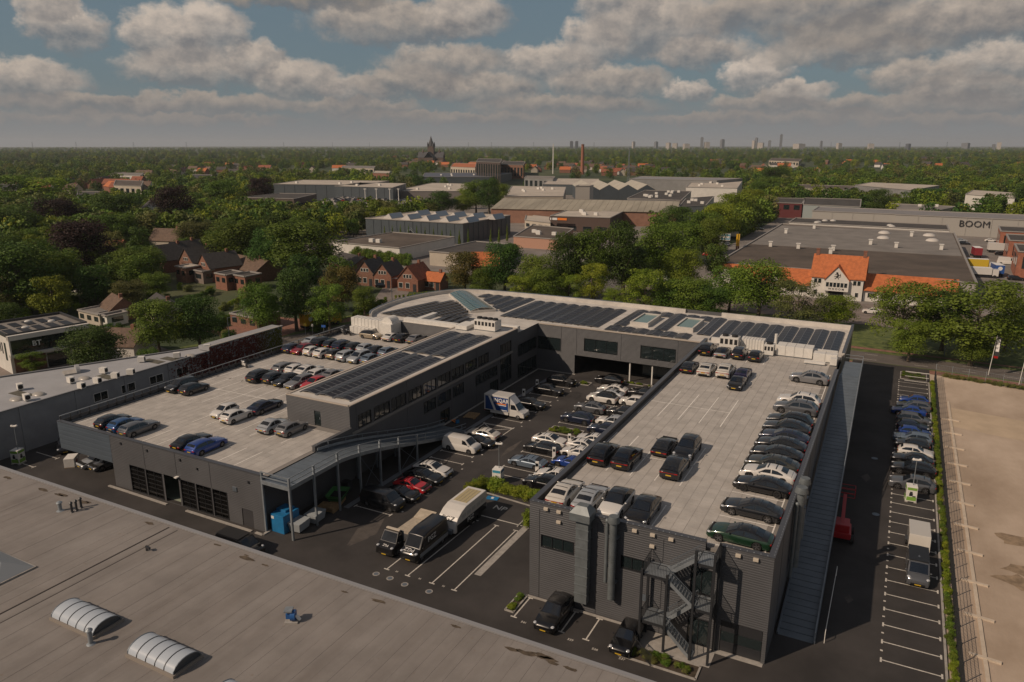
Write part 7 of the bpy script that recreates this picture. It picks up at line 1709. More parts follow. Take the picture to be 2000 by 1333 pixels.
# houses (label, photo pixel of the base, width, depth, turn, wall height, roof height, wall, roof, ridge axis)
HS = [('white walled bungalow with grey gable beside the red van', 248, 690, 9, 10, -70, 3.0, 3.0, wall_w, roof_b, 'y'), ('brown roofed brick house behind the bungalow garden', 235, 620, 10, 8, -20, 3.0, 3.2, brick, roof_b, 'x'), ('long cream gabled barn house behind the street trees', 325, 625, 16, 9, -25, 3.4, 3.0, wall_c, roof_d, 'x'), ('small white gabled cottage among the garden trees', 150, 568, 9, 7, 20, 3.0, 3.6, wall_w, roof_d, 'y'),
      ('red brick house with black steep gable, left of three by the junction', 728, 554, 5.6, 8, 6, 3.8, 3.4, brick, roof_d, 'y'), ('red brick house with white trimmed gable, middle of three by the junction', 762, 558, 5.6, 8, 6, 3.6, 3.3, brick_r, roof_d, 'y'), ('red brick house with russet roof, right of three by the junction', 812, 564, 6.4, 9, 6, 3.4, 3.5, brick_r, roof_r, 'y'), ('small house with bright orange roof beside the russet one', 852, 564, 5, 5, 6, 2.6, 2.0, brick_r, roof_o, 'x'), ('orange roofed house half hidden by the tinged tree', 948, 540, 8, 9, 30, 4.0, 3.4, brick_r, roof_o, 'x'),
      ('dark gabled terrace house at the left end of the row', 338, 528, 8, 10, -10, 4.0, 4.4, brick, roof_d, 'y'), ('dark gabled terrace house second in the row', 366, 522, 8, 10, -10, 4.0, 4.6, brick, roof_d, 'y'), ('dark gabled terrace house third in the row', 395, 532, 8, 10, -10, 4.0, 4.0, brick, roof_d, 'y'), ('brick gabled terrace house at the right of the row', 432, 545, 8, 10, -15, 4.2, 3.8, brick_r, roof_d, 'y'), ('long low house with mossy grey roof behind the terraces', 490, 540, 22, 9, -15, 3.0, 3.0, brick, roof_b, 'x'), ('brown roofed villa below the white one', 335, 488, 12, 9, 15, 4.0, 4.0, wall_c, roof_b, 'x'), ('red roofed cottage under the copper beech', 228, 500, 10, 8, 10, 3.4, 3.8, brick, roof_r, 'x'), ('low house with dark roof behind the tall oak', 690, 532, 14, 9, -20, 3.0, 2.6, brick, roof_d, 'x')]
for (lab, px, py, w, d, rz, h, rh, wa, ro, ax) in HS:
    q_ = 1.0 if px > 330 else .82
    p = at(px, py, 0); house(lab, p.x, p.y, w * q_, d * q_, R(rz), h * q_, rh * q_, wa, ro, ax, storeys=1)
for (lab, px, py, w, d, h, wa, ro) in (('flat roofed brick extension with white windows, left of two', 436, 566, 5.5, 5, 4.4, brick_r, bit), ('flat roofed brick extension with white windows, right of two', 472, 568, 5.5, 5, 4.2, brick_r, bit), ('glazed flat roofed extension behind the terrace', 358, 551, 5.5, 4, 4.4, brick, pale_roof), ('taupe box extension beside the glazed one', 392, 553, 5, 4, 3.6, M('taupe wall', (.2, .16, .14), .8), bit), ('low shed with flat roof in the garden near the white office', 180, 632, 9, 6, 2.6, wall_c, bit_g), ('smaller shed beside the flat garden shed', 205, 636, 5, 4, 2.5, wall_w, bit_g), ('carport with thin pale roof beside the brick driveway', 480, 640, 9, 6, 2.7, brick, bit_g)):
    p = at(px, py, 0); hall(lab, [(p.x - w / 2, p.y), (p.x + w / 2, p.y - 1), (p.x + w / 2, p.y + d), (p.x - w / 2, p.y + d + 1)], h, wa, ro, name='flat_roofed_house', cat='house', winrow=(max(.9, h - 2.2), max(2.0, h - .9), 2.6))
vp = at(302, 452, 0)
v_ = house('tall white villa with mansard roof between dark trees', vp.x, vp.y, 14, 12, R(-35), 9.0, 5, wall_w, roof_d, 'x', chimney=1, wins=4, storeys=3, dormer=True, name='villa')
# church, chimney, towers
c = at(843, 322, 0)
ch = thing('church', 'brown church with tall pointed tower on the skyline left of centre', 'church', c, R(20))
cb = M('church stone', (.13, .095, .078), .9); cr_ = M('church slate', (.07, .07, .075), .7)
MB().box(-26, 26, -9, 9, 0, 14).box(-9, 9, -26, 26, 0, 14).build('nave', cb, ch); MB().gable(-26, 26, -9, 9, 14, 25, 'x', .3, .3).gable(-9, 9, -26, 26, 14, 25, 'y', .3, .3).build('roof', cr_, ch)
MB().box(-6, 6, -6, 6, 14, 36).build('tower', cb, ch); MB().cyl((0, 0, 36), (0, 0, 56), 6.5, .2, 8).build('spire', cr_, ch)
for sx in (-1, 1):
    for sy in (-1, 1): MB().cyl((sx * 5.5, sy * 5.5, 34), (sx * 5.5, sy * 5.5, 39), 1.4, 1.4, 8).cyl((sx * 5.5, sy * 5.5, 39), (sx * 5.5, sy * 5.5, 45), 1.6, .1, 8).build('pinnacle', cr_, ch)
for sx in (-1, 1): MB().cyl((sx * 17, 0, 18), (sx * 17, 0, 25), 2.2, 2.2, 8).cyl((sx * 17, 0, 25), (sx * 17, 0, 31), 2.4, .1, 8).build('turret', cb, ch)
p = at(1137, 341, 0)
k = thing('brick_chimney', 'tall red brick factory chimney breaking the horizon', 'chimney', p)
MB().cyl((0, 0, 0), (0, 0, 39), 2.6, 1.7, 14).build('shaft', M('chimney brick', (.32, .13, .08), .9), k, smooth=True); MB().cyl((0, 0, 37.6), (0, 0, 39.6), 2.0, 2.0, 14).build('crown_ring', M('chimney crown', (.2, .09, .06), .9), k)
p = at(1080, 340, 0); k = thing('white_mast', 'thin white mast left of the brick chimney', 'mast', p); MB().cyl((0, 0, 0), (0, 0, 40), .9, .7, 8).build('pole', white_p, k)
p = at(1227, 356, 0); k = thing('lattice_mast', 'grey lattice mast before the vast grey hall', 'mast', p)
mb = MB()
for sx in (-1, 1):
    for sy in (-1, 1): mb.bar((sx * 1.1, sy * 1.1, 0), (sx * .3, sy * .3, 36), .22)
for i in range(10): q = 1.1 - .08 * i; mb.bar((-q, -q, 3.6 * i), (q, -q, 3.6 * (i + 1)), .12); mb.bar((q, q, 3.6 * i), (-q, q, 3.6 * (i + 1)), .12)
mb.build('lattice', steel, k)
sky_m = [M('far tower grey', (.16, .17, .19), .7), M('far tower pale', (.42, .38, .34), .7), M('far tower dark', (.07, .08, .10), .6)]
for i, (x, yt, w, mi) in enumerate(((1116, 276, 7, 2), (1126, 276, 6, 2), (1237, 277, 6, 1), (1281, 277, 7, 0), (1305, 279, 10, 1), (1318, 280, 12, 1), (1370, 269, 7, 0), (1380, 278, 12, 1), (1410, 273, 8, 0), (1472, 275, 7, 1), (1476, 270, 5, 0), (1485, 279, 12, 1), (1502, 275, 6, 0), (1524, 264, 5, 0), (1603, 276, 4, 0), (1638, 280, 9, 1), (1773, 281, 8, 2), (1885, 280, 14, 0), (1950, 279, 9, 1), (1940, 282, 6, 0), (1700, 281, 12, 1), (1340, 281, 14, 1), (1560, 281, 20, 1))):
    D = 6500.0; p = at(x, 283 + CAM_H * 1509.5 / D, 0); p = Vector((p.x, p.y, 0)); s = D / p.length * 1.0; p = p * s
    H_ = CAM_H + (283 - yt) * D / 1509.5; ww = w * D / 1509.5
    t = thing('skyline_tower', '%s tower block on the horizon, %s from the left' % (('grey', 'pale', 'dark')[mi], ORD[i] if i < 13 else str(i + 1) + 'th'), 'tower', p, R(30 + 13 * i), 'towers of the far city')
    MB().box(-ww * .42, ww * .42, -ww * .35, ww * .35, 0, H_ * .96).build('shaft', sky_m[mi], t); MB().box(-ww * .22, ww * .22, -ww * .2, ww * .2, H_ * .96, H_).build('roof_house', sky_m[0], t)
for i, x in enumerate((65, 150, 262, 365, 555, 650, 722, 915, 960, 1042, 1160, 1622, 1698, 1756, 1848)):
    D = 5200.0; p = at(x, 283 + CAM_H * 1509.5 / D, 0); p = Vector((p.x, p.y, 0)); p = p * (D / p.length)
    t = thing('pylon', 'lattice power pylon on the horizon', 'pylon', p, 0.4 * i, 'power pylons on the horizon')
    mb = MB().bar((-3, 0, 0), (-.4, 0, 55), .7).bar((3, 0, 0), (.4, 0, 55), .7)
    for z, w in ((34, 9), (43, 7), (51, 5)): mb.bar((-w, 0, z), (w, 0, z), .6)
    mb.build('frame', steel_d, t)
# town blocks and scattered houses
for (lab, a, h, wa, ro, wr_) in (('dark brown glazed town block', ((930, 316), (977, 318), (980, 311), (935, 310)), 22, M('dark town brick', (.075, .055, .048), .8), bit, (4, 20, 5)), ('brown brick town block right of the dark one', ((978, 322), (1022, 323), (1026, 316), (984, 315)), 16, brick, bit, (3, 13, 5)), ('pale town block left of the dark one', ((880, 326), (928, 328), (930, 320), (886, 319)), 12, wall_c, roof_o, (2, 9, 5)), ('brick school with square tower far left of centre', ((728, 338), (760, 339), (762, 335), (732, 334)), 12, brick_r, wall_c, (2, 9, 5)), ('long pale school in the trees far left of centre', ((667, 328), (730, 329), (733, 325), (670, 324)), 10, wall_c, bit_g, (2, 8, 7)), ('orange roofed long town row', ((905, 330), (950, 331), (952, 326), (908, 325)), 8, brick_r, roof_o, (2, 6, 6)), ('flat pale block above the left gardens', ((215, 342), (275, 343), (280, 338), (220, 338)), 9, wall_w, bit_g, (2, 7, 6)), ('grey slate school roof far left', ((372, 348), (410, 349), (414, 342), (378, 341)), 9, brick, roof_d, (2, 7, 6)), ('long dark terrace roof near the left edge', ((0, 372), (48, 374), (50, 362), (2, 360)), 9, brick, roof_d, (2, 7, 5)), ('flat dark block with pale bands behind the left garden trees', ((150, 385), (198, 386), (200, 375), (152, 374)), 9, hall_g, bit, (2, 7, 5)), ('stepped pale apartment block behind the left garden trees', ((222, 362), (275, 364), (280, 354), (226, 352)), 11, wall_c, bit_b, (2, 9, 5)), ('flat white school behind the avenue', ((1502, 314), (1560, 316), (1566, 311), (1508, 309)), 10, wall_c, bit_b, (3, 8, 8))):
    hall(lab, P4(h, *a), h, wa, ro, name='town_block', cat='building', winrow=wr_)
def free(x, y, r=0):
    for (a, b, c_, d_) in FOOT:
        if a - r < x < b + r and c_ - r < y < d_ + r: return False
    return True
rnd = random.Random(2024)
town_roofs = {'orange': roof_o, 'dark': roof_d, 'brown': roof_b, 'russet': roof_r}
far_me = {}
def far_house(x, y, rz, roofk, wk, w, d):
    key = (roofk, wk)
    if key not in far_me:
        far_me[key] = (MB().box(-.5, .5, -.5, .5, 0, 4.6).add([(-.5, -.5, 4.6), (-.5, .5, 4.6), (-.5, 0, 8.6), (.5, -.5, 4.6), (.5, .5, 4.6), (.5, 0, 8.6)], [(2, 1, 0), (3, 4, 5)]).mesh('wall', {'brick': brick_r, 'pale': wall_c, 'white': wall_w}[wk]),
                       MB().gable(-.5, .5, -.5, .5, 4.6, 8.6, 'x', .03, .2).mesh('roof', town_roofs[roofk]), MB().box(-.05, .03, -.04, .04, 7.6, 9.6).mesh('chimney', brick_r))
    t = thing('far_house', 'far %s walled house with %s roof among the trees' % (wk, roofk), 'house', (x, y, 0), rz, 'far %s walled houses with %s roofs' % (wk, roofk))
    for n_, me in zip(('wall', 'roof', 'chimney'), far_me[key]):
        o = link(bpy.data.objects.new(n_, me), t); o.scale = (w, d, 1)
        if n_ == 'chimney': o.location = (w * .3, 0, 0)
clusters = [(860, 318, 90, 10, 26), (1050, 330, 130, 8, 40), (1240, 336, 60, 8, 16), (1180, 334, 120, 6, 18), (80, 378, 80, 12, 14), (230, 370, 60, 10, 12), (420, 336, 90, 10, 16), (300, 352, 60, 8, 8), (1480, 326, 90, 8, 12), (1620, 330, 140, 12, 18), (1850, 322, 160, 12, 12), (620, 330, 120, 8, 8)]
for (px, py, sx, sy, n) in clusters:
    for _ in range(n):
        p = at(px + rnd.uniform(-sx, sx), py + rnd.uniform(-sy, sy), 0)
        if not free(p.x, p.y, 4): continue
        far_house(p.x, p.y, rnd.choice((.3, 1.87, .35, -.4)) + rnd.uniform(-.1, .1), rnd.choice(('orange', 'dark', 'brown', 'russet', 'dark', 'brown')), rnd.choice(('brick', 'brick', 'pale', 'white')), rnd.uniform(9, 22), rnd.uniform(8, 10))
        FOOT.append((p.x - 8, p.x + 8, p.y - 8, p.y + 8))
# scattered individual trees, then the wood beyond ------------------------------------------
def on_road(x, y):
    for (pts, w) in ((main_road, 7), (side_road, 6), ([(-66, 158), (-76, 210), (-84, 290), (-92, 380), (-104, 520), (-125, 760)], 8)):
        for a, b in zip(pts, pts[1:]):
            a = Vector(a); b = Vector(b); q = Vector((x, y)); t_ = max(0, min(1, (q - a).dot(b - a) / (b - a).length_squared))
            if (q - a.lerp(b, t_)).length < w: return True
    return False
def paved(x, y):
    return (-215 < x < -92 and 200 < y < 330) or (-420 < x < -100 and 330 < y < 545 and x > -420 + (y - 330) * .1) or (-60 < x < 150 and 170 < y < 450) or (-100 < x < 40 and 20 < y < 160) or (x > 5 and y < 200) or (-98 < x < -50 and 150 < y < 180)
ND = 0
zone_leaf = ['green', 'green', 'deep', 'deep', 'lime', 'olive', 'green']
spots = []
while len(spots) < 170:
    x = rnd.uniform(-330, -105); y = rnd.uniform(70, 330)
    ip = in_px((x, y, 3))
    if not (-60 < ip[0] < 900) or paved(x, y) or on_road(x, y) or not free(x, y, 1.5): continue
    if 305 < ip[0] < 590 and 495 < ip[1] < 625 or 680 < ip[0] < 880 and 470 < ip[1] < 600 or 280 < ip[0] < 345 and 440 < ip[1] < 520 or 470 < ip[0] < 640 and 395 < ip[1] < 440 or ip[0] < 260 and 600 < ip[1]: continue
    if any((x - a) ** 2 + (y - b) ** 2 < 30 for a, b in spots): continue
    spots.append((x, y))
for (x, y) in spots:
    d = math.hypot(x, y); lf = rnd.choice(zone_leaf); near = d < 190
    h = rnd.uniform(3.5, 7) if near else rnd.uniform(7, 13)
    tree(x, y, h, h * rnd.uniform(.75, 1.0), 'mid' if d > 150 else 'big', lf, ('small %s garden tree among the houses' if near else '%s garden tree left of the halls') % LN.get(lf, lf), ('small %s garden trees' if near else '%s garden trees left of the halls') % LN.get(lf, lf), base=.12)
# the wood and suburbs beyond: instanced on points, one mass
def wood():
    protos = bpy.data.collections.new('wood_prototypes')
    for i, lf in enumerate(('green', 'deep', 'green', 'green', 'lime', 'olive', 'deep')):
        me = CR['far'][i % 3].copy(); me.materials.clear(); me.materials.append(LEAF[lf])
        o = bpy.data.objects.new('wood_tree', me); protos.objects.link(o)
    pts = []; sc = []
    r = random.Random(99)
    def put(x, y, s): pts.append((x, y, -.5)); sc.append(s)
    n = 0
    while n < 15000:
        d = 330 * (8500 / 330) ** (r.random() ** 1.05); a = r.uniform(-37.5, 37.5); n += 1
        ang = R(a) - YAW                                   # bearing from +Y, clockwise
        x, y = d * math.sin(ang), d * math.cos(ang)
        if d < 620 and (paved(x, y) or not free(x, y, 4) or on_road(x, y)): continue
        if not free(x, y, 2 if d < 1500 else 0): continue
        px = in_px((x, y, 0))[0]
        py_ = in_px((x, y, 0))[1]
        if any(a_ < px < b_ and c_ < py_ < d_ for (a_, b_, c_, d_) in ((0, 120, 366, 410), (140, 300, 350, 402), (350, 450, 338, 362), (1450, 1720, 326, 346), (840, 1260, 320, 345), (1760, 1960, 322, 338))) and r.random() < .72: continue
        if d < 1300:
            hh = math.sin(x * .011 + 1.3) + math.sin(y * .009 + x * .004)
            if 560 < px < 1460 and hh < .25 and r.random() < .75: continue
            if hh < -.9: continue
        put(x, y, r.uniform(8.5, 15) * (1.0 if d < 2500 else 1.35))
    me = bpy.data.meshes.new('wood'); me.from_pydata(pts, [], [])
    a = me.attributes.new('size', 'FLOAT', 'POINT'); a.data.foreach_set('value', sc)
    o = link(bpy.data.objects.new('wood', me)); tag(o, 'tree covered suburbs and woods stretching to the horizon', 'wood', kind='stuff')
    ng = bpy.data.node_groups.new('scatter', 'GeometryNodeTree')
    ng.interface.new_socket('Geometry', in_out='INPUT', socket_type='NodeSocketGeometry'); ng.interface.new_socket('Geometry', in_out='OUTPUT', socket_type='NodeSocketGeometry')
    N = ng.nodes; L = ng.links
    gi = N.new('NodeGroupInput'); go = N.new('NodeGroupOutput'); ip = N.new('GeometryNodeInstanceOnPoints'); ci = N.new('GeometryNodeCollectionInfo')
    ci.inputs['Collection'].default_value = protos; ci.inputs['Separate Children'].default_value = True; ci.inputs['Reset Children'].default_value = True
    mp = N.new('GeometryNodeMeshToPoints'); L.new(gi.outputs[0], mp.inputs['Mesh'])
    L.new(mp.outputs[0], ip.inputs['Points']); L.new(ci.outputs[0], ip.inputs['Instance']); ip.inputs['Pick Instance'].default_value = True
    ri = N.new('FunctionNodeRandomValue'); ri.data_type = 'INT'; ri.inputs[4].default_value = 0; ri.inputs[5].default_value = 6; L.new(ri.outputs[2], ip.inputs['Instance Index'])
    rr = N.new('FunctionNodeRandomValue'); rr.data_type = 'FLOAT_VECTOR'; rr.inputs[0].default_value = (0, 0, 0); rr.inputs[1].default_value = (0, 0, 6.28); L.new(rr.outputs[0], ip.inputs['Rotation'])
    na = N.new('GeometryNodeInputNamedAttribute'); na.data_type = 'FLOAT'; na.inputs[0].default_value = 'size'; L.new(na.outputs[0], ip.inputs['Scale'])
    L.new(ip.outputs[0], go.inputs[0])
    md = o.modifiers.new('scatter', 'NODES'); md.node_group = ng
wood()
# ---------------------------------------------------------------- yard furniture and small things
lime_p = M('lime print', (.20, .38, .06), .5); cyan_p = M('cyan print', (.05, .28, .42), .5); cyan_d = M('deep cyan print', (.015, .11, .22), .5)
def tower(label, x, y, rz, main, dark, box_h=1.9):
    t = thing('camera_tower', label, 'camera tower', (x, y, .01), rz)
    MB().box(-.55, .55, -.55, .55, .12, box_h).build('box', white_p, t, bevel=.03)
    MB().box(-.6, -.3, -.6, .6, 0, .12).box(.3, .6, -.6, .6, 0, .12).build('feet', conc, t)
    for (rot, m_) in ((0, main), (math.pi / 2, dark), (math.pi, main), (-math.pi / 2, dark)):
        for (z0, z1, mm) in ((box_h - .4, box_h - .1, m_), (.25, .7, m_)):
            o = MB().box(-.48, .48, -.575, -.556, z0, z1).build('print_band', mm, t); o.rotation_euler = (0, 0, rot)
        o = MB().box(-.25, .1, -.575, -.558, .8, 1.15).box(-.2, .05, -.575, -.558, 1.17, 1.32).box(.1, .4, -.575, -.558, .72, .84).build('print_figure', bl_l if main is lime_p else wl, t); o.rotation_euler = (0, 0, rot)
    MB().cyl((.1, .1, box_h), (.1, .1, box_h + 3.0), .05, .04, 10).build('mast', steel, t, smooth=True)
    h = box_h + 3.0
    MB().box(-.15, .35, -.05, .25, h, h + .12).ball((-.2, .1, h + .05), .16, .16, .16).ball((.45, .1, h + .1), .16, .16, .16).build('camera_head', white_p, t)
tower('green printed camera tower on the asphalt beside the grey building', -95.8, 48.9, R(20), lime_p, lime_p)
tower('blue printed camera tower behind the courtyard hedge', -39.3, 71.9, R(8), cyan_p, cyan_d)
tower('green printed camera tower standing in the fence row', 4.3, 89.4, R(5), lime_p, lime_p)
pr_ = random.Random(21); fresh = M('fresh asphalt patch', (.032, .029, .028), .8, var=.2, scale=1); worn = M('worn asphalt patch', (.078, .068, .061), .9, var=.25, scale=.8)
for i in range(22):
    x, y = pr_.choice(((pr_.uniform(-45, -42), pr_.uniform(60, 113)), (pr_.uniform(-95, -30), pr_.uniform(42, 48)), (pr_.uniform(-1, 2), pr_.uniform(58, 135)), (pr_.uniform(-50, -33), pr_.uniform(52, 60)))); n = 4; rx, ry = pr_.uniform(.4, 1.6), pr_.uniform(.8, 4.5)
    sheet('asphalt_patch', [(x + rx * pr_.uniform(.7, 1.1) * math.cos(6.283 * k / n), y + ry * pr_.uniform(.7, 1.1) * math.sin(6.283 * k / n)) for k in range(n)], .0215 + .0002 * i, (fresh, worn)[i % 2])
# hedges and beds
def hedge(label, pts, h, w, leaf, step=.75, name='hedge'):
    a0 = Vector(pts[0]); t = thing(name, label, 'hedge', (a0.x, a0.y, 0))
    for a, b in zip(pts, pts[1:]):
        a = Vector(a); b = Vector(b); n = max(1, int((b - a).length / step))
        for k in range(n):
            p = a.lerp(b, (k + .5) / n)
            c = link(bpy.data.objects.new('foliage', tree_rnd.choice(CR['bush'])), t); c.location = (p.x - a0.x + tree_rnd.uniform(-.15, .15), p.y - a0.y + tree_rnd.uniform(-.15, .15), 0)
            c.scale = (w * tree_rnd.uniform(.85, 1.2), w * tree_rnd.uniform(.85, 1.2), h * 1.3 * tree_rnd.uniform(.8, 1.15)); c.rotation_euler = (0, 0, tree_rnd.uniform(0, 6))
            c.material_slots[0].link = 'OBJECT'; c.material_slots[0].material = LEAF[leaf]
    return t
soil = M('planting soil', (.06, .045, .03), .95, var=.3, scale=2)
def bed(x0, x1, y0, y1, n, h, label, leaf='lime'):
    kerb('kerb', [(x0, y0), (x1, y0), (x1, y1), (x0, y1), (x0, y0)], .15, .12); sheet('planting_bed', [(x0, y0), (x1, y0), (x1, y1), (x0, y1)], .07, soil)
    t = thing('bed_plants', label, 'plants', ((x0 + x1) / 2, (y0 + y1) / 2, .06)); r = random.Random(int(x0 * 7 + y0))
    for _ in range(n):
        c = link(bpy.data.objects.new('plant', r.choice(CR['bush'])), t); c.location = (r.uniform(x0 + .3, x1 - .3) - (x0 + x1) / 2, r.uniform(y0 + .3, y1 - .3) - (y0 + y1) / 2, 0); s = r.uniform(.5, .95); c.scale = (s, s, h * r.uniform(.7, 1.3))
        c.material_slots[0].link = 'OBJECT'; c.material_slots[0].material = LEAF[r.choice((leaf, 'green'))]
hedge('bright green hedge between the courtyard bays and the NP bay', [(-41.0, 67.2), (-40.3, 70.2), (-36, 69.9), (-31.5, 69.4)], 1.5, 1.9, 'lime')
hedge('green shrubs at the wall corner beside the NP bay', [(-31.6, 67.0), (-31.6, 63.6)], 1.4, 1.5, 'lime')
kerb('kerb', [(-40.6, 65.6), (-39.6, 68.9), (-32.4, 68.2), (-32.4, 63.5)], .15)
bed(-41.0, -36.4, 89.4, 91.9, 26, .55, 'low grassy plants in the kerbed bed of the middle courtyard row')
bed(-45.4, -43.6, 111.4, 113.0, 7, .5, 'small plants in the kerb tip before the far left SUV'); bed(-36.2, -31.0, 112.0, 113.8, 14, .5, 'plants in the bed at the far end of the courtyard rows')
bed(-38.7, -34.0, 115.3, 116.3, 12, .4, 'thin planted strip between the two white columns'); bed(-26.7, -25.9, 50.0, 52.7, 9, .45, 'planted kerb tip at the left front corner of the car park')
bed(-16.0, -9.9, 48.9, 50.5, 30, .5, 'planted strip at the foot of the stair tower', 'olive')
t = thing('bar_fence', 'short black bar fence beside the stair tower bed', 'fence', (-13.5, 51, 0))
for (a, b) in (((-15.9, 50.8), (-13.3, 48.7)),):
    a = Vector(a); b = Vector(b)
    for k in range(28): p = a.lerp(b, k / 27); WB(MB().box(p.x - .012, p.x + .012, p.y - .012, p.y + .012, .05, 1.15), 'bar', iron, t)
    WB(MB().bar((a.x, a.y, 1.1), (b.x, b.y, 1.1), .04).bar((a.x, a.y, .2), (b.x, b.y, .2), .04), 'rail', iron, t)
for y0 in range(40, 140, 10): hedge('low hedge strip under the field fence, %s stretch from the near end' % ORD[(y0 - 40) // 10], [(7.35, y0), (7.35, y0 + 10)], .55, .75, 'lime' if y0 % 20 else 'green', .5)
# fence along the field
ft = thing('mesh_fence', 'dark mesh fence between the parking row and the bare field', 'fence', (7.75, 40, 0))
pm = MB()
for k in range(13): pm.box(-.012, .012, .2 * k - .01, .2 * k + .01, .05, 1.85)
for z in (.1, .45, .8, 1.15, 1.5, 1.85): pm.box(-.015, .015, 0, 2.45, z - .012, z + .012)
pm = pm.mesh('fence_panel', iron); po = MB().box(-.04, .04, -.04, .04, 0, 2.0).mesh('fence_post', iron)
for k in range(41):
    o = link(bpy.data.objects.new('fence_panel', pm), ft); o.location = (0, 2.5 * k + .03, 0); o = link(bpy.data.objects.new('fence_post', po), ft); o.location = (0, 2.5 * k, 0)
ft2 = thing('mesh_fence', 'pale mesh fence between the bare field and the street', 'fence', (8, 145.6, 0))
pm2 = MB(); 
for k in range(10): pm2.box(.25 * k - .006, .25 * k + .006, -.006, .006, .05, 1.8)
for z in (.1, .9, 1.78): pm2.box(0, 2.5, -.012, .012, z - .014, z + .014)
pm2 = pm2.mesh('fence_panel', steel); po2 = MB().box(-.04, .04, -.04, .04, 0, 1.95).mesh('fence_post', steel)
a, b = Vector((8, 145.6)), Vector((70, 133.5)); d = (b - a).normalized(); an = math.atan2(d.y, d.x)
for k in range(25):
    for me in (pm2, po2):
        o = link(bpy.data.objects.new(me.name.split('.')[0], me), ft2); q = d * (2.5 * k); o.location = (q.x, q.y, 0); o.rotation_euler = (0, 0, an)
hedge('brownish low hedge behind the pale fence along the street', [(9, 144.6), (60, 134.8)], .8, 1.3, 'olive', .9)
t = thing('yard_gate', 'dark mesh sliding gate panel at the end of the fence row', 'gate', (3.2, 139, 0))
for k in range(30): MB().box(.12 * k - .01, .12 * k + .01, -.02, .02, .1, 1.7).build('bar', iron, t)
MB().box(0, 3.6, -.03, .03, 1.66, 1.74).box(0, 3.6, -.03, .03, .86, .92).box(0, 3.6, -.03, .03, .08, .14).build('rail', white_p, t)
bed(2.6, 6.6, 139.8, 144.5, 26, .5, 'grass patch beyond the yard gate', 'green')
# concrete beams in the field
beam = M('pale concrete beam', (.52, .44, .35), .85, var=.12, scale=1)
t = thing('concrete_beam_line', 'long pale concrete beam line with cross pieces lying in the bare field', 'beam', (9.6, 40, 0))
for k in range(30):
    y = 40 + 3.0 * k; 
    WB(MB().box(9.45 - .003 * (y - 68), 9.75 - .003 * (y - 68), y, y + 2.97, .0, .14), 'beam', beam, t)
for k in range(14): y = 44 + 5.9 * k; WB(MB().bar((8.5 - .003 * (y - 68), y + .15, .09), (10.7 - .003 * (y - 68), y - .1, .09), .28, .2), 'cross_beam', beam, t)
sheet('concrete_pad', [(9.6, 118), (40, 111), (42, 121), (9.6, 127)], .03, M('dusty concrete pad', (.47, .37, .265), .9, var=.1, scale=.3))
rr_ = random.Random(4)
for i in range(7):
    x, y = rr_.uniform(10, 26), rr_.uniform(72, 132); n = 12
    sheet('soil_patch', [(x + rr_.uniform(.6, 1.6) * math.cos(6.28 * k / n) * 1.5, y + rr_.uniform(.6, 1.6) * math.sin(6.28 * k / n)) for k in range(n)], .034 + .002 * i, M('damp soil', (.26, .19, .125), .95, var=.3, scale=1))
# red boom lift by the ramp
red = M('lift red', (.40, .015, .02), .4); t = thing('boom_lift', 'red boom lift parked in the shade beside the ramp', 'lift', (-2.0, 77.0, .02), R(3))
MB().box(-.9, .9, -1.4, 1.2, .5, 1.1).build('chassis', red, t, bevel=.06); MB().box(-.7, .7, -1.2, .6, 1.1, 1.9).build('turret', red, t, bevel=.06)
MB().bar((0, -.8, 1.7), (.1, 5.2, 2.3), .34, .38).build('boom', red, t); MB().bar((.1, 5.2, 2.3), (.1, 6.4, 1.7), .24).build('jib', red, t)
mb = MB()
for z in (1.6, 2.1, 2.65):
    for (p, q) in (((-.9, 6.4), (1.1, 6.4)), ((1.1, 6.4), (1.1, 7.4)), ((1.1, 7.4), (-.9, 7.4)), ((-.9, 7.4), (-.9, 6.4))): mb.bar((*p, z), (*q, z), .05)
for p in ((-.9, 6.4), (1.1, 6.4), (1.1, 7.4), (-.9, 7.4)): mb.bar((*p, 1.6), (*p, 2.65), .05)
mb.build('basket', red, t)
for sx in (-1, 1):
    for y in (-1.0, .9): w_ = MB().cyl((sx * .85, y, .45), (sx * 1.2, y, .45), .45, n=18).build('wheel', tyre_m, t); MB().cyl((sx * .9, y, .45), (sx * 1.22, y, .45), .2, n=10).build('hub', red, w_)
# charging posts
for i, (px, py) in enumerate(((1049, 762), (1023, 781), (1112, 872), (1082, 899), (1049, 928))):
    p = at(px, py, 0); t = thing('charging_post', '%s charging post in the courtyard, counted from the %s' % (ORD[i if i < 2 else i - 2], 'passage, left row' if i < 2 else 'planted bed, right rows'), 'charger', (p.x, p.y, .01), R(15))
    MB().box(-.22, .22, -.14, .14, 0, 1.75).build('cabinet', white_p, t, bevel=.04); MB().box(-.14, .14, -.15, -.138, 1.2, 1.55).build('screen', glass, t); MB().box(-.25, .25, -.2, .2, 0, .08).build('plinth', conc, t)
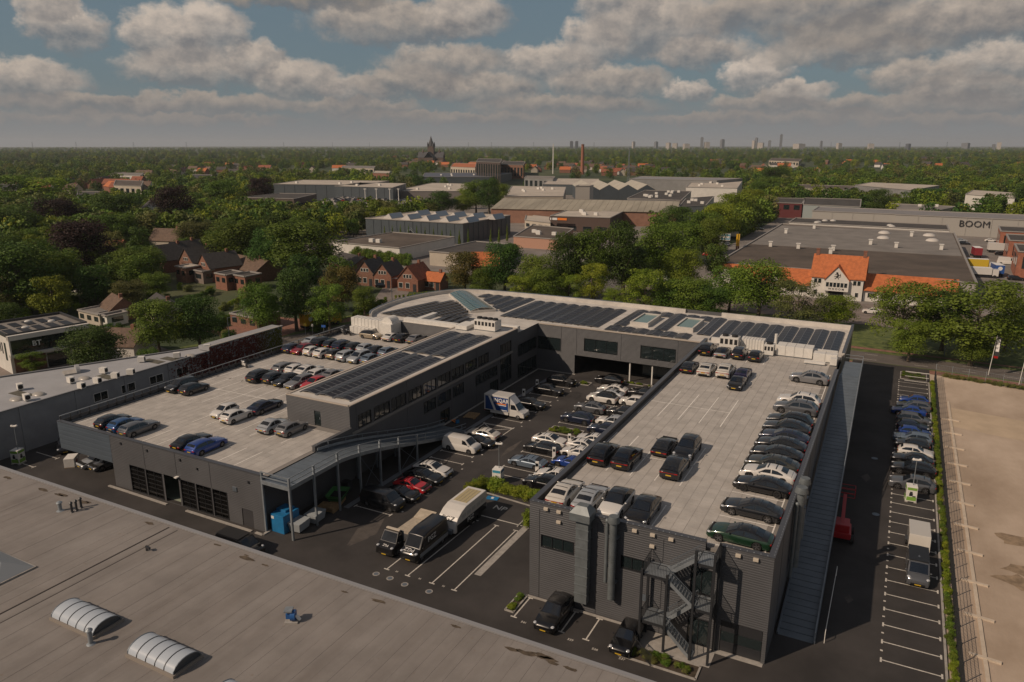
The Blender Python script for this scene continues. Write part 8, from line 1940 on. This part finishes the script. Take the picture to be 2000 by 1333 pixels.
# under and beside the left ramp
blu2 = M('container blue', (.015, .16, .36), .5, var=.15, scale=1); grn = M('skip green', (.05, .20, .05), .5); wood_m = M('pallet wood', (.34, .22, .11), .85, var=.25, scale=3)
t = thing('blue_container', 'bright blue waste container under the ramp corner', 'container', (-53.9, 51.9, .01))
MB().box(-.9, .9, -1.0, 1.3, 0, 2.0).build('box', blu2, t, bevel=.03); MB().box(-.8, .5, -.2, 1.1, 2.0, 2.25).build('hopper', blu2, t, bevel=.03); MB().box(-.75, -.4, -1.02, -1.0, 1.5, 1.8).build('label_plate', white_p, t)
for i, (x, y) in enumerate(((-52.3, 52.4), (-52.1, 54.6))):
    t = thing('wheeled_bin', 'pale grey wheeled waste bin, %s one beside the blue container' % ('nearer', 'farther')[i], 'bin', (x, y, .01), R(6)); gm = M('bin grey', (.33, .36, .38), .6)
    MB().add([(-.6, -.8, .2), (.6, -.8, .2), (.6, .8, .2), (-.6, .8, .2), (-.72, -.95, 1.05), (.72, -.95, 1.05), (.72, .95, 1.05), (-.72, .95, 1.05)], [(3, 2, 1, 0), (0, 1, 5, 4), (1, 2, 6, 5), (2, 3, 7, 6), (3, 0, 4, 7), (4, 5, 6, 7)]).build('tub', gm, t)
    for k in range(4): MB().box(-.75, .75, -.97 + .49 * k, -.55 + .49 * k, 1.06, 1.16).build('lid_slat', gm, t)
    for sx in (-1, 1):
        for sy in (-1, 1): MB().cyl((sx * .5 - .04, sy * .65, .1), (sx * .5 + .04, sy * .65, .1), .1, n=10).build('wheel', black_m, t)
t = thing('pallet_stack', 'brown wooden pallets stacked behind the pale bins', 'pallets', (-52.6, 57.2, .01), R(10))
for k in range(4):
    for j in range(5): MB().box(-1.0, 1.0, -.6 + .26 * j, -.42 + .26 * j, .12 + .16 * k, .15 + .16 * k).build('slat', wood_m, t)
    MB().box(-1.0, -.85, -.6, .6, .0 + .16 * k, .12 + .16 * k).box(.85, 1.0, -.6, .6, .0 + .16 * k, .12 + .16 * k).build('runner', wood_m, t)
t = thing('green_skip', 'open green skip on the pallets under the ramp', 'skip', (-52.9, 59.2, .01), R(20))
MB().add([(-.7, -.9, .5), (.7, -.9, .5), (.7, .9, .5), (-.7, .9, .5), (-1.0, -1.3, 1.3), (1.0, -1.3, 1.3), (1.0, 1.3, 1.3), (-1.0, 1.3, 1.3)], [(3, 2, 1, 0), (0, 1, 5, 4), (1, 2, 6, 5), (2, 3, 7, 6), (3, 0, 4, 7)]).build('tub', grn, t); MB().box(-.6, .6, -.8, .8, .0, .5).build('stand', wood_m, t); MB().box(-.85, .85, -1.1, 1.1, .8, .84).build('rubble', dark_in, t)
t = thing('wheeled_bin', 'dark waste bin in the shade behind the green skip', 'bin', (-53.8, 61.8, .01)); MB().box(-.5, .5, -.4, .4, .1, 1.2).build('tub', trim_m, t, bevel=.04); MB().box(-.54, .54, -.45, .45, 1.2, 1.28).build('lid', trim_m, t)
t = thing('pallet', 'wooden pallet lying before the office entrance', 'pallet', (-53.6, 90.0, .01), R(8))
for j in range(6): MB().box(-.9, .9, -1.2 + .41 * j, -.9 + .41 * j, .14, .17).build('slat', wood_m, t)
MB().box(-.9, -.7, -1.2, 1.15, 0, .14).box(.7, .9, -1.2, 1.15, 0, .14).build('runner', wood_m, t)
t = thing('pallet_truck', 'blue and yellow pallet truck beside the entrance', 'pallet truck', (-54.2, 86.6, .01), R(60)); MB().box(-.3, -.12, -.2, 1.0, .08, .16).box(.12, .3, -.2, 1.0, .08, .16).build('forks', or_l, t); MB().box(-.25, .25, -.5, -.2, .05, .5).build('pump', blu2, t); MB().bar((0, -.4, .5), (0, -.8, 1.2), .05).bar((-.2, -.8, 1.2), (.2, -.8, 1.2), .05).build('handle', trim_m, t)
p = at(141, 909, 0); t = thing('white_crate', 'white box crate on the asphalt left of the open top coupe', 'crate', (p.x, p.y, .01), R(40)); MB().box(-.6, .6, -.9, .9, .06, 1.2).build('box', white_p, t, bevel=.02); MB().box(-.6, .6, -.9, .9, 0, .06).build('base', wood_m, t); MB().box(.6, .61, -.3, .3, .4, .8).build('logo', tail_m, t)
p = at(937, 943, 0); t = thing('ground_sign', 'small blue sign lying in the hedge corner of the NP bay', 'sign', (-37.9, 68.0, .03), R(10)); MB().box(-.7, .7, -.4, .4, 0, .06).build('board', blu2, t); MB().box(-.15, .15, -.2, .2, .06, .07).build('symbol', wl, t)
# motorbikes and a scooter
def bike(label, x, y, z, rz, c, scooter=False):
    t = thing('scooter' if scooter else 'motorbike', label, 'scooter' if scooter else 'motorbike', (x, y, z), rz); m_ = paint(c)
    for yy in (.68, -.68): MB().cyl((-.06, yy, .3), (.06, yy, .3), .3, n=16).build('wheel', tyre_m, t)
    MB().bar((0, -.6, .45), (0, .3, .55), .3, .35).build('body', m_, t, bevel=.05); MB().ball((0, .12, .82), .17, .32, .16).build('tank', m_, t, smooth=True); MB().box(-.14, .14, -.75, -.1, .74, .84).build('seat', black_m, t, bevel=.03)
    MB().bar((0, .68, .3), (0, .42, 1.0), .08).bar((-.38, .42, 1.02), (.38, .42, 1.02), .04).build('fork', steel, t); MB().ball((0, .58, .88), .13, .12, .14).build('headlight', lamp_m, t)
    if scooter: MB().box(-.2, .2, .2, .32, .2, .95).build('leg_shield', m_, t, bevel=.03)
bike('left of two motorbikes beside the white air unit', -87.9, 102.4, DD, R(60), 'midgrey'); bike('right of two motorbikes beside the white air unit', -86.5, 102.3, DD, R(70), 'black')
bike('white scooter by the deck railing', -87.7, 79.0, DD, R(75), 'white', True)
# ivy on the end of the grey building
rv = random.Random(8); vs = []; fs = []; tn = []
for _ in range(9000):
    y = rv.uniform(74, 98.2); z = rv.uniform(.2, 6.8)
    dens = min(1, max(0, (y - 74) / 8)) * (1 if y > 82 or z < 6 else 0) * (.55 + .45 * math.sin(y * 1.1 + z * 1.7) ** 2)
    if rv.random() > dens: continue
    a = rv.uniform(0, 6.28); e = rv.uniform(.08, .17); q = len(vs); x = GX + rv.uniform(.05, .22); dy, dz = e * math.cos(a), e * math.sin(a); tx = rv.uniform(-.08, .08)
    vs += [(x + tx, y + dy, z + dz), (x, y - dz, z + dy), (x - tx + .03, y - dy, z - dz), (x + .02, y + dz, z - dy)]; fs.append((q, q + 1, q + 2, q + 3)); tn.append(1.0 if y > 95 else min(1, max(0, (y - 92) / 4 + rv.uniform(-.1, .25))))
me = bpy.data.meshes.new('ivy'); me.from_pydata([(v[0] + 105, v[1] - 60, v[2]) for v in vs], [], fs); a_ = me.attributes.new('tone', 'FLOAT', 'FACE'); a_.data.foreach_set('value', tn); me.materials.append(leaf_mat('ivy leaf', (.17, .05, .03), (.13, .14, .02)))
o = link(bpy.data.objects.new('ivy', me), gb); o['kind'] = 'stuff'
# street vehicles and signs
p = at(632, 640, 0)
t = thing('yellow_truck', 'yellow box truck on the street behind the lower deck', 'truck', (-111.5, 123.5, .03), R(-17)); ym = paint('yellow')
MB().box(-1.2, 1.2, -5.0, 2.2, 1.0, 3.6).build('box', ym, t, bevel=.05); MB().box(-1.1, 1.1, 2.4, 4.2, .6, 2.7).build('cab', ym, t, bevel=.12); MB().box(-1.0, 1.0, 4.19, 4.22, 1.6, 2.5).build('windscreen', car_glass, t); MB().box(-1.0, 1.0, -5, 4.0, .5, 1.0).build('chassis', under_m, t)
MB().cyl((1.205, -3.6, 2.5), (1.215, -3.6, 2.5), .55, n=18).build('logo', wl, t); MB().box(1.2, 1.215, -1.8, .0, 1.6, 2.1).build('sign', bl_l, t)
for sx in (-1, 1):
    for y in (-3.6, -2.5, 3.2): MB().cyl((sx * .85, y, .48), (sx * 1.15, y, .48), .48, n=16).build('wheel', tyre_m, t)
car('van', 'red', -130.0, 88.5, .03, 'E', 'bright red van before the white walled bungalow', None, cat='van', dheading=-40)
p = at(748, 562, 0); car('hatch', 'black', p.x, p.y, .02, 'E', 'black hatchback before the brick houses at the junction', None, dheading=30)
p = at(1702, 613, 0); car('hatch', 'white', p.x, p.y, .02, 'W', 'white hatchback on the drive before the gabled house', None)
def sign(label, px, py, h, kind, c, w=.6, hh=.6):
    p = at(px, py, 0); t = thing('road_sign', label, 'sign', (p.x, p.y, 0), R(20)); MB().cyl((0, 0, 0), (0, 0, h), .04, n=8).build('pole', steel, t)
    MB().box(-w / 2, w / 2, -.03, .0, h - hh, h).build('panel', M('sign ' + c, dict(yellow=(.6, .42, .02), blue=(.03, .12, .45), white=(.6, .6, .58), red=(.4, .02, .02))[c], .5), t)
sign('yellow road sign by the yellow truck', 597, 655, 2.6, 'r', 'yellow'); sign('blue and white road sign on the verge', 633, 657, 2.4, 'r', 'blue', .9, .5); sign('white road sign at the bus lane', 611, 655, 2.4, 'r', 'white', .4, .5); sign('yellow marker at the end of the ivy wall', 534, 655, 2.2, 'r', 'yellow')
def lamp_post(label, px, py, h):
    p = at(px, py, 0); t = thing('street_lamp', label, 'lamp', (p.x, p.y, 0), R(30)); MB().cyl((0, 0, 0), (0, 0, h), .09, .05, 8).build('pole', steel_d, t); MB().bar((0, 0, h), (1.2, 0, h + .15), .06).build('arm', steel_d, t); MB().box(.9, 1.6, -.12, .12, h + .08, h + .2).build('head', steel, t)
for i, (px, py, h) in enumerate(((451, 690, 7), (766, 590, 6), (1844, 695, 5), (205, 690, 5))): lamp_post('%s slim street lamp along the main road' % ('tall', 'junction', 'right hand', 'left hand')[i], px, py, h)
for i, (px, py) in enumerate(((1930, 733), (1990, 752))):
    p = at(px, py, 0); t = thing('banner_flag', '%s tall banner flag on the street side of the field' % ('left', 'right')[i], 'flag', (p.x, p.y, 0), R(-20))
    MB().cyl((0, 0, 0), (.4, 0, 7.2), .06, .05, 8).build('pole', white_p, t); MB().box(.42, 1.1, -.01, .01, 3.4, 7.0).build('banner', trim_m, t); MB().box(.5, 1.0, -.02, .02, 4.4, 6.6).build('print', wl, t); MB().box(.35, 1.0, -.02, .02, 3.2, 3.6).build('red_band', tail_m, t)
# lorry yard at the right, car lot at the left of the warehouse
def lorry(label, px, py, rz, cbox, cab, L_=7.5, h=3.6):
    p = at(px, py, 0); t = thing('lorry', label, 'truck', (p.x, p.y, .02), R(rz)); b = M('lorry ' + cbox, dict(white=(.6, .58, .55), blue=(.03, .09, .3), red=(.25, .03, .04), yellow=(.6, .42, .04))[cbox], .4)
    MB().box(-1.2, 1.2, -L_ / 2, L_ / 2 - 1.8, 1.0, h).build('box', b if cbox != 'blue' else b, t, bevel=.05); MB().box(-1.21, 1.21, -L_ / 2, L_ / 2 - 1.85, h, h + .02).build('roof', wl, t); MB().box(-1.1, 1.1, L_ / 2 - 1.6, L_ / 2, .6, 2.7).build('cab', paint(cab), t, bevel=.12); MB().box(-1, 1, L_ / 2 - .01, L_ / 2 + .02, 1.6, 2.5).build('windscreen', car_glass, t); MB().box(-1, 1, -L_ / 2, L_ / 2 - .3, .5, 1).build('chassis', under_m, t)
    for sx in (-1, 1):
        for y in (-L_ / 2 + 1.2, L_ / 2 - 1.0): MB().cyl((sx * .85, y, .48), (sx * 1.15, y, .48), .48, n=14).build('wheel', tyre_m, t)
    return t
lorry('white lorry with dark red rear in the right yard', 1905, 502, 8, 'red', 'white'); t = lorry('blue lorry with round white logo on its rear', 1944, 538, 10, 'blue', 'white'); MB().cyl((0, -3.76, 2.6), (0, -3.78, 2.6), .6, n=20).build('logo', wl, t)
lorry('white lorry by the stepped brick offices', 1952, 494, -80, 'white', 'white', 8); lorry('lorry with yellow canvas beside the warehouse edge', 1912, 528, -84, 'yellow', 'white', 8); lorry('low white lorry beside the yellow canvas one', 1918, 542, -84, 'white', 'white', 8, 3.0)
p = at(1966, 517, 0); car('bigvan', 'white', p.x, p.y, .02, 'E', 'white tall van in the right yard behind the blue lorry', None, cat='van')
for (px, py, k, c, h, lab) in ((1985, 548, 'estate', 'black', 'E', 'black estate near the right edge yard entrance'), (1898, 512, 'hatch', 'black', 'E', 'black car against the warehouse edge in the right yard'), (1882, 478, 'saloon', 'dark', 'E', 'charcoal car half behind the warehouse edge'), (1935, 473, 'saloon', 'white', 'E', 'white car in the back of the right yard'), (1948, 484, 'hatch', 'navy', 'E', 'navy car in the back of the right yard'), (1955, 499, 'hatch', 'black', 'E', 'black car before the white lorry, right yard'), (1878, 473, 'hatch', 'silver', 'E', 'silver car at the back corner of the warehouse')):
    p = at(px, py, 0); car(k, c, p.x, p.y, .02, h, lab, 'cars in the lorry yard')
for (px, py, k, c, h, lab) in ((1387, 487, 'hatch', 'black', 'S', 'black car left of the white van in the side car lot'), (1394, 495, 'van', 'white', 'S', 'white van at the near end of the side car lot'), (1384, 501, 'hatch', 'red', 'E', 'red car under the park trees in the side car lot'), (1410, 489, 'hatch', 'silver', 'S', 'silver car in the middle of the side car lot'), (1399, 481, 'saloon', 'dark', 'S', 'charcoal car before the white truck in the side car lot'), (1409, 481, 'hatch', 'white', 'S', 'white car beside the charcoal one in the side car lot'), (1420, 481, 'hatch', 'navy', 'S', 'navy car right of the white one in the side car lot'), (1440, 461, 'saloon', 'white', 'E', 'white saloon before the flag poles'), (1450, 453, 'saloon', 'midblue', 'E', 'dull blue saloon beyond the flag poles'), (1483, 450, 'hatch', 'black', 'E', 'black car at the back of the side car lot'), (1300, 549, 'hatch', 'white', 'E', 'white car under the park trees'), (1290, 556, 'hatch', 'blue', 'E', 'blue car under the park trees')):
    p = at(px, py, 0); car(k, c, p.x, p.y, .02, h, lab, 'cars in the side car lot', cat='van' if k == 'van' else 'car')
lorry('white truck with blue billboard beside it in the side car lot', 1406, 474, 100, 'white', 'white', 8); lorry('second white truck in the side car lot', 1428, 466, 100, 'white', 'white', 6, 3.0)
for i in range(6):
    p = at(1421 + 4.9 * i, 462 - 3.2 * i, 0); t = thing('flag_pole', 'pale flag pole, %s from the left in the row of six' % ORD[i], 'flag pole', (p.x, p.y, 0), 0, 'flag poles'); MB().cyl((0, 0, 0), (0, 0, 8.5), .1, .07, 8).build('pole', white_p, t); MB().ball((0, 0, 8.5), .14, .14, .1).build('finial', steel, t)
for (px, py, w, h, z, m_, lab) in ((1416, 479, 3.4, 2.0, 2.2, cyan_p, 'blue billboard in the side car lot'), (1409, 466, 2.8, 2.0, 2.4, M('pink board', (.5, .2, .24), .5), 'pink edged billboard before the flag poles'), (1382, 478, 1.6, 2.2, .6, M('orange board', (.6, .3, .03), .5), 'orange sign board under the park trees')):
    p = at(px, py, 0); t = thing('billboard', lab, 'billboard', (p.x, p.y, 0), R(12)); MB().box(-w / 2, w / 2, -.1, .1, z, z + h).build('board', m_, t); MB().box(-w / 2 + .2, w / 2 - .2, -.13, -.1, z + .5, z + h - .5).build('print', wl, t); MB().box(-w / 3, -w / 3 + .15, -.05, .05, 0, z).box(w / 3 - .15, w / 3, -.05, .05, 0, z).build('legs', steel_d, t)
for i, px in enumerate((1438, 1441.5)):
    p = at(px, 491, 0); t = thing('totem', '%s of the pair of yellow totem poles at the warehouse corner' % ('left', 'right')[i], 'totem', (p.x, p.y, 0)); MB().box(-.25, .25, -.25, .25, 0, 2.0).build('foot', brick_r, t); MB().box(-.3, .3, -.3, .3, 2.0, 6.5).build('column', paint('yellow'), t)
sg = thing('shop_sign', 'orange and white shop sign on the brown brick showroom', 'sign', at(1091, 428, 6), math.atan2(*[(lambda a, b: (b - a).y)(at(1075, 422, 7), at(1192, 426, 7)), (lambda a, b: (b - a).x)(at(1075, 422, 7), at(1192, 426, 7))]))
MB().box(-4.4, 4.4, -.35, -.15, -.8, .8).build('board', M('dark sign board', (.06, .04, .035), .6), sg); MB().box(-.4, 4.0, -.4, -.36, -.5, .5).build('orange_letters', or_l, sg); MB().box(-4.0, -3.4, -.4, -.36, -.5, .5).box(-2.9, -.6, -.4, -.36, -.5, .5).build('white_letters', wl, sg)
# cars on the far parking deck, too small to show their parts
def mini(c):
    return MB().box(-.88, .88, -2.2, 2.2, .3, .95).add([(-.82, -1.9, .95), (.82, -1.9, .95), (.82, 1.0, .95), (-.82, 1.0, .95), (-.65, -1.4, 1.45), (.65, -1.4, 1.45), (.65, .3, 1.45), (-.65, .3, 1.45)], [(0, 1, 5, 4), (1, 2, 6, 5), (2, 3, 7, 6), (3, 0, 4, 7)], 1).add([(-.65, -1.4, 1.452), (.65, -1.4, 1.452), (.65, .3, 1.452), (-.65, .3, 1.452)], [(0, 1, 2, 3)]).mesh('small_car', [paint(c), car_glass], bevel=.06)
MINI = {c: mini(c) for c in ('white', 'black', 'silver', 'red', 'navy', 'grey')}
rd = random.Random(31); A_, B_, C_, D_ = [at(x, y, 6) for (x, y) in ((628, 394), (752, 405), (800, 393), (672, 387))]
for i in range(7):
    for j in range(11):
        if rd.random() < .25: continue
        p = A_.lerp(B_, (j + .5) / 11).lerp(D_.lerp(C_, (j + .5) / 11), (i + .3) / 7); c = rd.choice(('white', 'white', 'black', 'silver', 'navy', 'grey', 'red'))
        o = link(bpy.data.objects.new('far_car', MINI[c])); o.location = (p.x, p.y, 5.92); o.rotation_euler = (0, 0, rd.choice((.2, 3.3)) + R(20)); tag(o, 'tiny %s car on the distant parking deck roof' % c, 'car', '%s cars on the distant parking deck' % c)
for i, px in enumerate((714, 736, 762, 779)):
    p = at(px, 397, 6); t = thing('deck_lamp', 'white lamp mast, %s from the left on the distant parking deck' % ORD[i], 'lamp', (p.x, p.y, 5.9)); MB().cyl((0, 0, 0), (0, 0, 8), .25, .2, 8).build('pole', white_p, t); MB().box(-.8, .8, -.3, .3, 8, 8.3).build('head', white_p, t)
# garden hedges by the street
hedge('tall dark hedge behind the street trees left of the yellow truck', [tuple(at(612, 652, 0)[:2]), tuple(at(668, 622, 0)[:2])], 3.0, 3.0, 'deep', 1.6)
for i, (a, b, h, lf) in enumerate((((430, 640), (470, 612), 1.6, 'green'), ((430, 610), (478, 585), 1.4, 'lime'), ((690, 622), (755, 592), 1.6, 'green'), ((510, 610), (540, 590), 2.0, 'deep'), ((770, 585), (850, 575), 1.0, 'lime'), ((340, 600), (420, 575), 1.8, 'deep'), ((690, 505), (800, 520), 4.0, 'green'))):
    hedge('%s garden hedge, %s counted along the left gardens' % (lf, ORD[i]), [tuple(at(*a, 0)[:2]), tuple(at(*b, 0)[:2])], h, h * .9, lf, 1.1)
rb2 = random.Random(12)
for i in range(150):
    p = at(rb2.uniform(0, 640), rb2.uniform(545, 670), 0)
    if on_road(p.x, p.y) or not free(p.x, p.y, .5) or p.x > -112: continue
    bush(p.x, p.y, rb2.uniform(1.2, 3.0), rb2.uniform(2, 4), rb2.choice(('green', 'deep', 'lime', 'olive')), 'garden shrub among the houses on the left', 'garden shrubs on the left')

# ---------------------------------------------------------------- the air: thin even haze over the land
hm = bpy.data.materials.new('haze'); hm.use_nodes = True
hm.node_tree.nodes.clear()
pv = hm.node_tree.nodes.new('ShaderNodeVolumePrincipled'); ho = hm.node_tree.nodes.new('ShaderNodeOutputMaterial')
pv.inputs['Color'].default_value = (.86, .93, 1.0, 1); pv.inputs['Density'].default_value = 6.0e-5; pv.inputs['Anisotropy'].default_value = .1
hm.node_tree.links.new(pv.outputs[0], ho.inputs['Volume'])
hz_o = MB().box(-14200, 18200, -450, 20200, -1.0, 140.0).build('haze', hm); hz_o['kind'] = 'stuff'
